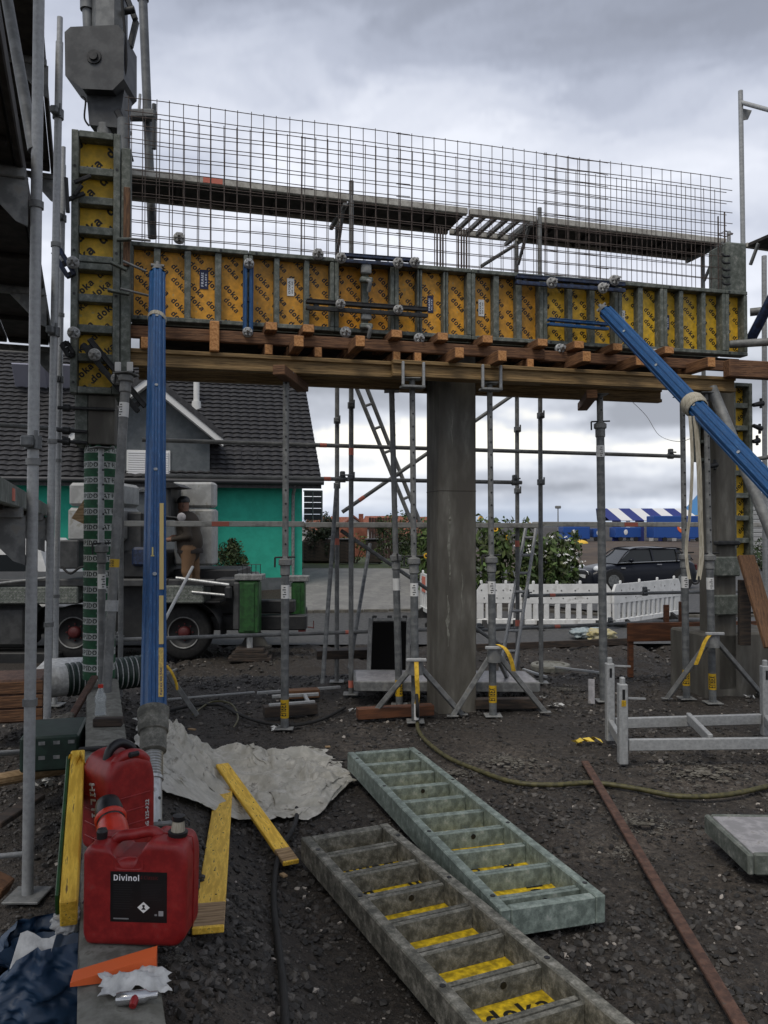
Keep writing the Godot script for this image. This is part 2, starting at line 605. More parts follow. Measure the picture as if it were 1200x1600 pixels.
	for kind in ["yellow", "orange"]:
		var im := Image.create(768, 768, false, Image.FORMAT_RGBA8)
		im.fill(Color(.93, .75, .18) if kind == "yellow" else Color(.94, .67, .18))
		for gx in 4:
			for gy in 4:
				for bold in 3:
					stamp(im, dk, Vector2(96 + 192 * gx + bold * 2, 96 + 192 * gy + (46 if (gx + gy) % 2 else 0) - bold), Vector2(222, 102), PI / 4, Color(.07, .055, .04, .93 if (gx * 3 + gy) % 5 else .5))
		var rs := RandomNumberGenerator.new()
		rs.seed = 77 if kind == "yellow" else 78
		for k in 46:          # dried splashes of cement
			var at := Vector2(rs.randf(), rs.randf()) * 768.0
			var r := pow(rs.randf(), 3.0) * 13.0 + 1.5
			for y in range(-14, 15):
				for x in range(-14, 15):
					var dd := Vector2(x, y * .6).length() + 1.5 * sin(x * 1.7 + y)
					if dd < r:
						var q := Vector2i(posmod(int(at.x) + x, 768), posmod(int(at.y) + y, 768))
						im.set_pixelv(q, im.get_pixelv(q).lerp(Color(.7, .67, .6), .45))
		speckle(im, .22, .012, 5)
		M["sheet_" + kind] = pic(im, .5)
		M["sheet_" + kind + "_pale"] = M["sheet_" + kind].duplicate()
		M["sheet_" + kind + "_pale"].albedo_color = Color(1, .97, .93)
		M["sheet_" + kind + "_worn"] = M["sheet_" + kind].duplicate()
		M["sheet_" + kind + "_worn"].albedo_color = Color(.9, .9, .88)
	var soiled := Image.create(512, 512, false, Image.FORMAT_RGBA8)
	soiled.fill(Color(.95, .8, .12))
	for k in [[128, 200], [384, 420]]:
		stamp(soiled, dk, Vector2(k[0], k[1]), Vector2(330, 170), 0.0, Color(.06, .06, .05, .95))
	speckle(soiled, .5, .02, 9)
	M.sheet_dirty = pic(soiled, .6)
	var im2 := Image.create(1024, 256, false, Image.FORMAT_RGBA8)
	im2.fill(Color(.09, .33, .2))
	im2.fill_rect(Rect2i(0, 0, 1024, 118), Color(.72, .74, .72))
	var rp := word("RAPIDOBAT", 90)
	var hh := word("H", 90)
	for k in 2:
		stamp(im2, rp, Vector2(310 + 512 * k, 58), Vector2(400, 130), 0, Color(.08, .1, .09))
		stamp(im2, hh, Vector2(34 + 512 * k, 58), Vector2(62, 130), 0, Color(.08, .1, .09))
		for i in 40:          # an arrow that points up
			var wd := 3 if i > 14 else i
			im2.fill_rect(Rect2i(84 + 512 * k - wd, 30 + i * 3 / 2, wd * 2 + 1, 2), Color(.08, .1, .09))
		im2.fill_rect(Rect2i(140 + 512 * k, 178, 60, 8), Color(.55, .65, .58))
		im2.fill_rect(Rect2i(360 + 512 * k, 170, 26, 30), Color(.5, .6, .55))
	speckle(im2, .35, .012, 3)
	M.tube_print = pic(im2, .75, Color.WHITE, Vector2(1, 1))
	var lb := Image.create(256, 256, false, Image.FORMAT_RGBA8)
	lb.fill(Color(.05, .05, .055))
	stamp(lb, word("Divinol", 64), Vector2(74, 32), Vector2(128, 54), 0, Color(.95, .95, .95))
	stamp(lb, word("4 Classic", 64), Vector2(176, 28), Vector2(84, 34), 0, Color(.32, .1, .1))
	for i in 11:
		lb.fill_rect(Rect2i(14, 66 + i * 12, 92 - (i * 37) % 22, 3), Color(.15, .15, .16))
		lb.fill_rect(Rect2i(138, 62 + i * 8, 100 - (i * 29) % 26, 2), Color(.14, .14, .15))
	for y in 60:
		for x in 60:
			var q := absi(x - 30) + absi(y - 30)
			if q < 29:
				lb.set_pixel(120 + x, 150 + y, Color(.92, .92, .9) if q > 3 else Color(.1, .1, .1))
			if q < 22 and (Vector2(x - 30, y - 22).length() < 6 or (y > 28 and y < 42 and absi(x - 30) < (y - 24) * .6) ):
				lb.set_pixel(120 + x, 150 + y, Color(.1, .1, .1))
	lb.fill_rect(Rect2i(218, 196, 22, 26), Color(.6, .6, .6))
	lb.fill_rect(Rect2i(200, 212, 12, 10), Color(.5, .5, .5))
	lb.fill_rect(Rect2i(14, 236, 70, 7), Color(.5, .5, .5))
	M.can_label = pic(lb, .4)
	var px := Image.create(64, 512, false, Image.FORMAT_RGBA8)
	px.fill(Color(.8, .68, .36))
	stamp(px, word("Eurex 60 550", 64), Vector2(32, 350), Vector2(290, 50), -PI / 2, Color(.07, .12, .35))
	speckle(px, .3, .03, 4)
	M.prop_print = pic(px, .6)
	for e in [["sticker_blue", Color(.05, .1, .26), "FRAMI", "XLIFE", Color(.85, .87, .9)], ["sticker_white", Color(.82, .83, .82), "DOKA", "60 x 30", Color(.16, .17, .2)], ["sticker_yellow", Color(.72, .58, .08), "EUREX", "20 top", Color(.1, .1, .08)]]:
		var st := Image.create(64, 160, false, Image.FORMAT_RGBA8)
		st.fill(e[1])
		stamp(st, word(e[2], 48), Vector2(20, 80), Vector2(130, 34), -PI / 2, e[4])
		stamp(st, word(e[3], 48), Vector2(46, 80), Vector2(120, 24), -PI / 2, e[4])
		M[e[0]] = pic(st, .5)

# ---------------------------------------------------------------- sky
func sky_image() -> Image:
	var w := 1536
	var h := 768
	var im := Image.create(w, h, false, Image.FORMAT_RGBF)
	var a := FastNoiseLite.new()
	a.seed = 11
	a.noise_type = FastNoiseLite.TYPE_SIMPLEX_SMOOTH
	a.frequency = .5
	a.fractal_octaves = 6
	a.fractal_gain = .52
	a.domain_warp_enabled = true
	a.domain_warp_amplitude = .7
	a.domain_warp_frequency = .5
	var b := FastNoiseLite.new()
	b.seed = 29
	b.noise_type = FastNoiseLite.TYPE_SIMPLEX_SMOOTH
	b.frequency = .16
	b.fractal_octaves = 3
	for y in h:
		var el := PI * (.5 - (y + .5) / h)
		var ce := cos(el)
		var se := sin(el)
		for x in w:
			if el < 0:
				im.set_pixel(x, y, Color(.06, .055, .05))
				continue
			var az := TAU * ((x + .5) / w - .5)
			var k := 1.0 / (se + .16)
			var q := Vector2(sin(az) * ce * k, -cos(az) * ce * k)
			var n := a.get_noise_2d(q.x * .8, q.y * 1.15) * 1.3
			var g := b.get_noise_2d(q.x + 4.0, q.y)
			var d := rad_to_deg(el)
			# broad brightness of the cloud by height: bright low down, heavier overhead
			var base := lerpf(.60, .70, sst(10, 22, d)) - .17 * sst(25, 38, d) - .14 * sst(40, 62, d)
			base += .16 * exp(-pow((d - 6.5) / 3.2, 2.0))
			base += .16 * exp(-pow((az - .24) / .2, 2.0) - pow((d - 25.0) / 6.0, 2.0))
			var t := base * (1.0 + .85 * n + .55 * g)
			t = clampf(t * .86, .15, .84)
			var tint := Vector3(.88, .965, 1.19).lerp(Vector3(.945, .98, 1.075), sst(.3, .8, t))
			if d < 14.0:
				tint = tint.lerp(Vector3(.95, 1.0, 1.08), .6)
			var c := tint * t
			var warm := exp(-pow((d - 7.0) / 3.0, 2.0)) * sst(.6, .8, t)
			c = c.lerp(Vector3(.98, .93, .78), .8 * warm)
			c = c.lerp(Vector3(.36, .42, .53), .85 * (1.0 - sst(.5, 2.4, d + n * .8)))
			im.set_pixel(x, y, Color(c.x, c.y, c.z))
	return im

func _ready() -> void:
	rng.seed = 7
	var cam := Camera3D.new()
	cam.name = "camera"
	cam.position = EYE
	cam.rotation.x = PITCH
	cam.fov = rad_to_deg(2.0 * atan(800.0 / F))
	cam.near = .05
	cam.far = 2000.0
	add_child(cam)
	cam.current = true
	var env := Environment.new()
	env.background_mode = Environment.BG_SKY
	var sk := PanoramaSkyMaterial.new()
	sk.panorama = ImageTexture.create_from_image(sky_image())
	env.sky = Sky.new()
	env.sky.sky_material = sk
	env.background_energy_multiplier = 1.0
	env.tonemap_mode = Environment.TONE_MAPPER_LINEAR
	env.tonemap_exposure = 1.28
	env.sdfgi_enabled = true
	env.ssao_enabled = true
	env.ssil_enabled = true
	var we := WorldEnvironment.new()
	we.name = "world"
	we.environment = env
	add_child(we)
	var sun := DirectionalLight3D.new()
	sun.name = "sun"
	sun.light_energy = .5
	sun.light_angular_distance = 25.0
	sun.light_color = Color(1, .97, .92)
	sun.shadow_enabled = true
	sun.rotation = Vector3(deg_to_rad(-60), deg_to_rad(-26), 0)
	add_child(sun)
	make_materials()
	build_ground()
	build_house()
	build_far()
	build_road_things()
	build_truck()
	build_beam()
	build_scaffold()
	build_props()
	build_left_scaffold()
	build_tower()
	build_right()
	build_site()
	build_foreground()

# ---------------------------------------------------------------- ground
func axis(lo: float, hi: float, step: float, grow: float) -> Array:    # fine near zero, coarser outwards
	var r := [0.0]
	var s := step
	while r[-1] < hi:
		r.append(r[-1] + s)
		s *= grow
	var l := []
	s = step
	var x := 0.0
	while x > lo:
		x -= s
		l.push_front(x)
		s *= grow
	return l + r

func grid_ground(xs: Array, zs: Array, fn: Callable) -> MB:
	var mb := MB.new()
	return mb.sheet(xs.size() - 1, zs.size() - 1, func(u, w):
		var x: float = xs[int(round(u * (xs.size() - 1)))]
		var z: float = zs[int(round(w * (zs.size() - 1)))]
		return Vector3(x, fn.call(x, z), -z))

func build_ground() -> void:
	var bump := FastNoiseLite.new()
	bump.seed = 3
	bump.frequency = .9
	bump.fractal_octaves = 5
	bump.fractal_gain = .62
	var near := func(x, z):
		var edge: float = sst(-3.9, -3.4, x) * (1.0 - sst(4.8, 5.3, x)) * sst(.7, 1.0, z) * (1.0 - sst(15.2, 15.9, z))
		return gh(x, z) - .02 + (1.0 - edge) * -.25 + edge * (.03 + .07 * sst(8.4, 11.0, z)) * (bump.get_noise_2d(x, z) + .5 * bump.get_noise_2d(x * 6.0, z * 6.0))
	var xs := []
	var zs := []
	for i in 232:
		xs.append(-4.0 + i * .041)
	for i in 300:
		zs.append(.6 + i * (.036 + i * .00006))
	var site := grid_ground(xs, zs, near)
	site.colored = true
	var wet := [[790, 1195, .5], [1090, 1208, .7], [1010, 1292, .42], [700, 1212, .4], [965, 1335, .3], [880, 1080, .4], [560, 1150, .5], [290, 1520, .15], [1150, 1160, .4], [620, 1420, .12]]
	var spots := []
	for e in wet:
		spots.append([GR(e[0], e[1]), e[2]])
	for i in site.v.size():
		var q := site.v[i]
		var k := .44 + .34 * bump.get_noise_2d(q.x * .55 + 31.0, q.z * .55)
		var pale := 0.0
		for e in spots:
			var d2: float = Vector2(q.x - e[0].x, q.z - e[0].z).length() / e[1]
			if d2 < 1.8:
				pale = maxf(pale, exp(-d2 * d2) * clampf(.55 + 1.3 * bump.get_noise_2d(q.x * 2.6, q.z * 2.6 + 9.0), 0, 1))
		k = clampf(k, .2, .8) + .95 * pale
		site.c[i] = Color(minf(k, 1.0), minf(k * (.985 + .03 * pale), 1.0), minf(k * (.97 + .03 * pale), 1.0))
	struct("site_ground", site, M.soil)
	var far := func(x, z):
		var inside: float = sst(-4.0, -3.7, x) * (1.0 - sst(5.1, 5.4, x)) * sst(.6, .9, z) * (1.0 - sst(15.0, 15.7, z))
		return gh(x, z) - .03 - .4 * inside
	struct("ground", grid_ground(axis(-400, 400, .3, 1.045), axis(-20, 1500, .3, 1.03), far), M.ground)
	# asphalt, paving, field and lawn lie as sheets over it
	var sheets := [
		["road", M.asphalt, -14.0, 30.0, func(x): return 15.3 + .02 * x, func(x): return 19.4 + .05 * x, .012],
		["driveway", M.paving, -2.6, 1.6, func(x): return 19.3, func(x): return 26.0 if x < .6 else 26.0 - (x - .6) * 3.0, .02],
		["car_park", M.asphalt, 4.2, 34.0, func(x): return 20.2 + .05 * x, func(x): return 38.0, .012],
		["field", M.field, 3.0, 60.0, func(x): return 38.0, func(x): return 78.0, .02],
		["lawn", M.grass, -14.0, 3.8, func(x): return 26.2, func(x): return 44.0, .012]]
	for e in sheets:
		var mb := MB.new()
		mb.sheet(60, 40, func(u, w):
			var x: float = lerpf(e[2], e[3], u)
			var z: float = lerpf(e[4].call(x), e[5].call(x), w)
			return Vector3(x, gh(x, z) + e[6], -z))
		struct(e[0], mb, e[1])
	# kerb between road and driveway
	var kb := MB.new()
	for i in 40:
		var x0 := -14.0 + i * .6
		var z := 19.4 + .05 * x0
		kb.box(Vector3(.59, .12, .14), Vector3(x0, gh(x0, z) + .01, -z), .01)
	struct("kerb", kb, M.concrete)
	# loose stones: nobody could count them
	var st := MB.new()
	st.colored = false
	var r2 := RandomNumberGenerator.new()
	r2.seed = 5
	var ico := []
	for i in 12:
		var y := 1.0 - 2.0 * (i + .5) / 12.0
		var g := i * 2.399963
		ico.append(Vector3(cos(g) * sqrt(1 - y * y), y * .62, sin(g) * sqrt(1 - y * y)) * r2.randf_range(.75, 1.1))
	var hull := hull_faces(ico)
	for f in hull:
		st.face([ico[f[0]], ico[f[1]], ico[f[2]]], ico[f[0]] + ico[f[1]] + ico[f[2]])
	var mm := MultiMesh.new()
	mm.transform_format = MultiMesh.TRANSFORM_3D
	mm.use_colors = true
	mm.mesh = st.mesh()
	var n := 90000
	mm.instance_count = n
	for i in n:
		var z := pow(r2.randf(), 1.5) * 8.6 + 1.7
		var x := r2.randf_range(-.58, .56) * (z + .8)
		if r2.randf() < .1:
			z = r2.randf_range(9.0, 15.0)
			x = r2.randf_range(-.4, .46) * z
		var s := (pow(r2.randf(), 3.0) * .021 + .004) * (1.0 + sst(6.0, 12.0, z))
		if bump.get_noise_2d(x * .8 + 7.0, z * .8) < -.04 and r2.randf() < .8:
			s *= .42
		var dx := x - strip_x(z)
		if dx < .02 and dx > -.24 and z < 6.7:
			s = .0006
		var bs := Basis(Vector3(r2.randf() - .5, r2.randf() - .5, r2.randf() - .5).normalized(), r2.randf() * 6.0)
		var up := (.03 + .07 * sst(8.4, 11.0, z)) * (bump.get_noise_2d(x, z) + .5 * bump.get_noise_2d(x * 6.0, z * 6.0)) - .02
		mm.set_instance_transform(i, Transform3D(bs.scaled(Vector3(s, s * .8, s)), Vector3(x, gh(x, z) + up + s * .15, -z)))
		var k := pow(r2.randf(), 2.4) * .07 + .014
		if r2.randf() < .012:
			k = .3
		mm.set_instance_color(i, Color(k * 1.08, k * .97, k * .85))
	var mi := MultiMeshInstance3D.new()
	mi.name = "gravel"
	mi.multimesh = mm
	mi.material_override = M.stone
	tag(mi, "dark wet gravel scattered over the site ground", "gravel")
	stuff(mi)
	add_child(mi, true)

func hull_faces(p: Array) -> Array:
	var out := []
	for i in p.size():
		for j in range(i + 1, p.size()):
			for k in range(j + 1, p.size()):
				var nn: Vector3 = (p[j] - p[i]).cross(p[k] - p[i])
				var pos := 0
				var neg := 0
				for q in p.size():
					if q != i and q != j and q != k:
						if nn.dot(p[q] - p[i]) > 0:
							pos += 1
						else:
							neg += 1
				if pos == 0 or neg == 0:
					out.append([i, j, k])
	return out

# ---------------------------------------------------------------- the green house
func build_house() -> void:
	var HF := Transform3D(Basis(Vector3.UP, PHI), P(472, 908, 22))
	var o := thing("green_house", "teal green house with dark tiled roof, grey gable and white verge boards behind the truck", "house", "", HF)
	var w := MB.new()
	w.box(Vector3(15, 3.3, .3), Vector3(-7.5, 1.35, -.15))
	w.box(Vector3(.3, 3.3, 7.0), Vector3(-.15, 1.35, -3.85))
	w.prism([Vector2(-7.4, 0), Vector2(.2, 0), Vector2(-3.6, 3.75)], -.3, -.003)
	# the end wall's triangle stands across the house
	w = MB.new()
	w.box(Vector3(15, 3.3, .3), Vector3(-7.5, 1.35, -.15))
	w.box(Vector3(.3, 3.3, 6.6), Vector3(-.15, 1.35, -3.6))
	w.xf = Transform3D(Basis(Vector3.UP, PI / 2), Vector3(-.3, 2.95, 0))
	w.prism([Vector2(.05, 0), Vector2(6.6, 0), Vector2(3.3, 3.2)], 0, .3)
	part(o, "wall", w, M.teal)
	var pl := MB.new().box(Vector3(15.02, .42, .32), Vector3(-7.5, -.1, -.15))
	part(o, "plinth", pl, M.render_grey)
	# roof: courses of tiles, each course a step, each tile a wave
	var rf := part(o, "roof", roof_slab(-15.3, .45), M.rooftile)
	var tiles := MB.new()
	var rows := 28
	var slope := Vector3(0, 3.8, -3.8) / rows
	for r in rows:
		var b := Vector3(0, 2.74, .5) + slope * r
		tiles.sheet(62 * 6, 1, func(u, v):
			var x: float = -15.3 + 15.75 * u
			var wave := .026 * absf(sin(u * 62.0 * PI)) + (.012 if v < .5 else 0.0)
			return b + slope * v * 1.12 + Vector3(x, 0, 0) + Vector3(0, .707, .707) * (wave + .035 * (1.0 - v)))
		tiles.sheet(62 * 6, 1, func(u, v):
			var x: float = -15.3 + 15.75 * u
			var wave := .026 * absf(sin(u * 62.0 * PI)) + .012
			return b + Vector3(x, 0, 0) + Vector3(0, .707, .707) * ((wave + .035) * v - .01 * (1 - v)))
	stuff(part(rf, "roof_tiles", tiles, M.rooftile))
	var ridge := MB.new().tube(Vector3(-15.3, 6.56, -3.3), Vector3(.45, 6.56, -3.3), .1, -1, 10)
	part(rf, "ridge_tiles", ridge, M.rooftile)
	var g := MB.new().tube(Vector3(-15.2, 2.68, .58), Vector3(.5, 2.68, .58), .065, -1, 8)
	part(o, "gutter", g, M.gutter)
	var dp := MB.new()
	var q := L(458, 800, .12, HF)
	dp.path(curve([Vector3(q.x, 2.62, .5), Vector3(q.x, 2.45, .3), Vector3(q.x, 2.2, .12), Vector3(q.x, .05, .12)], 5), .045)
	part(o, "downspout", dp, M.galv_dull)
	# snow guard
	var sg := MB.new()
	for i in 9:
		sg.tube(Vector3(-4.6 + i * .42, 3.3, .12), Vector3(-4.6 + i * .42, 3.55, .12), .012, -1, 5)
	sg.tube(Vector3(-4.8, 3.54, .12), Vector3(-1.1, 3.54, .12), .015, -1, 5)
	part(rf, "snow_guard", sg, M.gutter)
	# flue
	var f := L(307, 625, -1.6, HF)
	var fl := MB.new()
	fl.tube(Vector3(f.x, f.y - .3, -1.7), Vector3(f.x, f.y + .75, -1.7), .085, -1, 14)
	fl.tube(Vector3(f.x, f.y - .3, -1.7), Vector3(f.x, f.y - .02, -1.7), .17, .12, 14)
	fl.tube(Vector3(f.x, f.y + .68, -1.7), Vector3(f.x, f.y + .78, -1.7), .11, -1, 14)
	part(rf, "flue_pipe", fl, M.fascia)
	# solar panels
	for k in 2:
		var a := L(50 + k * 45, 607, -2.2, HF)
		var s0 := a.y - 2.74
		var so := MB.new()
		so.xf = Transform3D(Basis(Vector3.RIGHT, -PI / 4), Vector3(a.x, 2.74 + s0 + .09, .5 - s0 + .09))
		so.box(Vector3(.83, .05, 1.35), Vector3.ZERO, .01)
		so.xf = so.xf * Transform3D(Basis(), Vector3(0, .028, 0))
		part(rf, "solar_panel", so, M.solar)
	# the gable
	var gc := L(232, 700, .35, HF).x
	var gw := MB.new()
	gw.prism([Vector2(gc - 1.55, -.3), Vector2(gc + 1.55, -.3), Vector2(gc + 1.55, 3.9), Vector2(gc, 5.16), Vector2(gc - 1.55, 3.9)], -2.6, .35)
	part(o, "gable_wall", gw, M.render_grey)
	for s in [-1.0, 1.0]:
		var gr := MB.new()
		var d := Vector2(1.85, -1.5).normalized()
		var nn := Vector2(-d.y, d.x)
		var top := Vector2(0, 5.3)
		var e := top + Vector2(1.88 * s, -1.53)
		gr.prism([Vector2(gc, top.y), Vector2(gc + e.x, e.y), Vector2(gc + e.x, e.y + .16), Vector2(gc, top.y + .2)], -3.2, .82)
		part(rf, "gable_roof", gr, M.rooftile)
		var fa := MB.new()
		fa.prism([Vector2(gc, top.y - .19), Vector2(gc + e.x, e.y - .19), Vector2(gc + e.x, e.y - .003), Vector2(gc, top.y - .003)], .42, .79)
		part(rf, "verge_board", fa, M.fascia)
	var wl := L(198, 703, .36, HF)
	var wr := L(266, 766, .36, HF)
	var c := (wl + wr) / 2
	var wn := part(o, "window", MB.new().box(Vector3(wr.x - wl.x, wl.y - wr.y, .06), Vector3(c.x, c.y, .37), .01), M.fascia)
	var sh := MB.new()
	var nsl := 16
	for i in nsl:
		var y := lerpf(wr.y + .04, wl.y - .04, (i + .5) / nsl)
		sh.box(Vector3(wr.x - wl.x - .08, (wl.y - wr.y - .08) / nsl * .82, .03), Vector3(c.x, y, .41), .008)
	part(wn, "roller_shutter", sh, M.shutter)
	part(wn, "sill", MB.new().box(Vector3(wr.x - wl.x + .1, .05, .14), Vector3(c.x, wr.y - .03, .42), .01), M.galv_dull)
	# balcony past the far corner
	var bl := L(474, 772, -3.0, HF)
	var br := L(503, 816, -3.0, HF)
	var ba := MB.new()
	for i in 5:
		ba.box(Vector3(br.x - bl.x - .04, .17, .03), Vector3((bl.x + br.x) / 2, br.y + .16 + i * .185, -3.0), .006)
	var bal := part(o, "balcony", ba, M.glass_dark)
	var brl := MB.new()
	brl.tube(Vector3(bl.x, bl.y + .1, -3), Vector3(br.x, bl.y + .1, -3), .025)
	brl.tube(Vector3(br.x, br.y - .1, -3), Vector3(br.x, bl.y + .1, -3), .025)
	brl.tube(Vector3(br.x, bl.y + .1, -3), Vector3(br.x, bl.y + .1, -5), .025)
	brl.tube(Vector3((bl.x + br.x) / 2, br.y - .1, -2.97), Vector3((bl.x + br.x) / 2, bl.y + .1, -2.97), .018)
	part(bal, "railing", brl, M.galv_dull)
	part(bal, "floor", MB.new().box(Vector3(br.x - bl.x + .3, .12, 2.2), Vector3((bl.x + br.x) / 2 - .1, br.y - .06, -4.05)), M.render_grey)

func roof_slab(x0: float, x1: float) -> MB:
	var mb := MB.new()
	mb.xf = Transform3D(Basis(Vector3.UP, PI / 2), Vector3(0, 0, 0))
	# seen from the end: x here is -z there
	mb.prism([Vector2(-.5, 2.7), Vector2(3.3, 6.5), Vector2(7.1, 2.7), Vector2(7.1, 2.52), Vector2(3.3, 6.3), Vector2(-.5, 2.52)], x0, x1)
	return mb

# ---------------------------------------------------------------- far away
func far_house(x: float, z: float, w: float, d: float, h: float, rh: float, yaw: float, label: String, roof: Material) -> void:
	var o := thing("red_roof_house", label, "house", "red-roofed houses beyond the driveway", Transform3D(Basis(Vector3.UP, yaw), Vector3(x, gh(x, z), -z)))
	part(o, "wall", MB.new().box(Vector3(w, h, d), Vector3(0, h / 2, 0)), M.wall_white)
	var g := MB.new()
	g.prism([Vector2(-w / 2, h), Vector2(w / 2, h), Vector2(0, h + rh * .96)], -d / 2, d / 2)
	part(o, "gable", g, M.wall_white)
	var r := MB.new()
	for s in [-1.0, 1.0]:
		r.prism([Vector2(0, h + rh), Vector2(s * (w / 2 + .5), h - .3), Vector2(s * (w / 2 + .5), h - .02), Vector2(0, h + rh + .3)], -d / 2 - .4, d / 2 + .4)
	var rf := part(o, "roof", r, roof)
	part(rf, "chimney", MB.new().box(Vector3(.7, 1.6, .7), Vector3(w * .18, h + rh * .8 + .4, 0)), M.roof_red)
	for i in 3:
		part(o, "window", MB.new().box(Vector3(1.1, 1.2, .1), Vector3(-w * .3 + i * w * .3, h * .55, d / 2 + .02)), M.glass_dark)

func crown(n: int, r: Vector3, leaf: float, base: Color, sd: int, lumps := 7) -> MB:
	# leaves spread through lumpy clumps
	var q := RandomNumberGenerator.new()
	q.seed = sd
	var mb := MB.new()
	mb.colored = true
	var cs := []
	for i in lumps:
		cs.append([Vector3(q.randf_range(-.75, .75), q.randf_range(-.7, .8), q.randf_range(-.7, .7)) * r, q.randf_range(.3, .62), q.randf_range(.6, 1.35)])
	for i in n:
		var c = cs[q.randi() % lumps]
		var d := Vector3(q.randfn(), q.randfn(), q.randfn()).normalized() * pow(q.randf(), .4)
		var p: Vector3 = c[0] + d * r * c[1]
		var k: float = c[2] * q.randf_range(.6, 1.4)
		mb.col = Color(base.r * k * q.randf_range(.8, 1.25), base.g * k, base.b * k * q.randf_range(.7, 1.2))
		leaf_card(mb, p, Vector3(q.randfn(), q.randfn() + .5, q.randfn()).normalized(), q.randf() * TAU, leaf * q.randf_range(.6, 1.3))
	return mb

func leaf_card(mb: MB, p: Vector3, nn: Vector3, spin: float, s: float) -> void:
	var a := nn.cross(Vector3(.3, .2, .93)).normalized().rotated(nn, spin)
	var b := nn.cross(a)
	mb.face([p - a * s, p + b * s * .42 + nn * s * .12, p + a * s, p - b * s * .42 + nn * s * .12], nn)

func build_far() -> void:
	var hs := [[-15.5, 128, 9.0, 8.0, 3.4, 3.6, .3, "leftmost distant white house with red roof beside the dark hedge"], [-10.0, 150, 11.0, 8.0, 3.6, 3.6, 1.4, "distant house with broad red roof second from the dark hedge"], [-5.0, 124, 8.0, 9.0, 3.6, 3.2, .1, "distant white gabled house with red roof between the two scaffold tubes"], [1.0, 150, 10.0, 9.0, 3.8, 3.6, 1.2, "distant red-roofed house above the brown board fence"], [7.5, 140, 10.0, 9.0, 3.4, 3.4, .5, "rightmost distant red-roofed house close to the concrete column"]]
	for h in hs:
		far_house(h[0], h[1], h[2], h[3], h[4], h[5], h[6], h[7], M.roof_red)
	# hedge and shed roof past the house corner
	var hp := P(497, 893, 30)
	var hd := thing("hedge", "tall dark clipped hedge past the corner of the green house", "hedge", "", Transform3D(Basis(), Vector3(hp.x, gh(hp.x, 30), -30)))
	part(hd, "stem", MB.new().box(Vector3(1.2, .9, .8), Vector3(0, .45, 0), .1), M.board_dark)
	var hc := crown(2600, Vector3(.62, .9, .7), .07, Color(.018, .03, .012), 4, 12)
	var hcm := part(hd, "crown", hc, M.leaf)
	hcm.position = Vector3(0, .8, 0)
	var sp := P(495, 840, 31.5)
	var sh := MB.new()
	sh.prism([Vector2(-.6, .12), Vector2(.6, -.22), Vector2(.6, -.12), Vector2(-.6, .24)], -1.0, 1.0)
	var shed := thing("shed", "low dark shed with a pale sloping roof edge behind the hedge", "shed", "", Transform3D(Basis(), sp))
	part(shed, "roof", sh, M.galv_dull)
	part(shed, "wall", MB.new().box(Vector3(1.1, 1.7, 1.6), Vector3(0, -1.02, -.1)), M.board_dark)
	# brown board fence
	var fp := P(576, 893, 34)
	var fe := thing("board_fence", "dark brown board fence standing at the back of the driveway", "fence", "", Transform3D(Basis(), Vector3(fp.x, gh(fp.x, 34), -34)))
	for i in 10:
		var pk := MB.new().box(Vector3(.105, 1.75 - .02 * (i % 3), .03), Vector3(.06 + i * .115, .88, 0), .004)
		part(fe, "plank", pk, M.brown_fence)
	part(fe, "rail", MB.new().box(Vector3(1.2, .08, .05), Vector3(.55, 1.3, -.05)), M.brown_fence)
	part(fe, "rail", MB.new().box(Vector3(1.2, .08, .05), Vector3(.55, .4, -.05)), M.brown_fence)
	var rp := P(548, 893, 36)
	var rw := MB.new().box(Vector3(1.5, 1.35, .2), Vector3(0, .67, 0), .02)
	solo("garden_wall", "reddish garden wall seen between two scaffold tubes behind shrubs", "wall", rw, M.roof_red, "", Transform3D(Basis(), Vector3(rp.x, gh(rp.x, 36), -36)))
	for b in [[541, 892, "dark wheeled bin beside the grass at the end of the driveway"], [585, 893, "dark wheeled bin in front of the brown board fence"]]:
		var p := P(b[0], b[1], 29)
		var bn := thing("wheeled_bin", b[2], "bin", "bins at the end of the driveway", Transform3D(Basis(Vector3.UP, .2), Vector3(p.x, gh(p.x, 29), -29)))
		part(bn, "body", MB.new().box(Vector3(.55, .8, .6), Vector3(0, .46, 0), .04), M.board_dark)
		part(bn, "lid", MB.new().box(Vector3(.6, .08, .66), Vector3(0, .9, 0), .03), M.black)
		for s in [-1, 1]:
			part(bn, "wheel", MB.new().tube(Vector3(.24 * s - .03, .1, -.3), Vector3(.24 * s + .03, .1, -.3), .1), M.rubber)
	# planting: round bush at the house, shrubs along the drive, tall flowers by the barrier
	bush("rounded clipped bush against the teal house wall", 364, 905, 20.6, Vector3(.37, .72, .36), 3600, .045, Color(.028, .045, .012), 21)
	bush("low yellow-green shrub at the end of the driveway near the bins", 555, 893, 30, Vector3(.8, .5, .4), 900, .06, Color(.06, .085, .02), 22)
	bush("feathery green shrub right of the brown board fence", 618, 898, 27, Vector3(.7, .85, .5), 1900, .06, Color(.045, .07, .02), 23)
	bush("leafy green shrub just left of the concrete column", 655, 910, 22.5, Vector3(.55, .95, .5), 2000, .055, Color(.035, .06, .018), 24)
	flower_shrub("tall sunflower plants left of the concrete column", 690, 918, 21.5, 1.5, 7, 0, 31)
	flower_shrub("sunflower clump just right of the concrete column", 752, 917, 21.5, 1.75, 5, 0, 32)
	flower_shrub("big sunflower clump with open yellow heads behind the leaning ladder", 797, 917, 21.3, 1.75, 5, 0, 33)
	flower_shrub("white-flowering shrub right of the leaning ladder", 838, 917, 21.5, 1.6, 0, 34, 34)
	flower_shrub("white-flowering shrub nearest the dark car", 872, 917, 21.8, 1.4, 0, 30, 35)
	# circus
	var cz := 82.0
	var wt := P(1010, 846, cz)
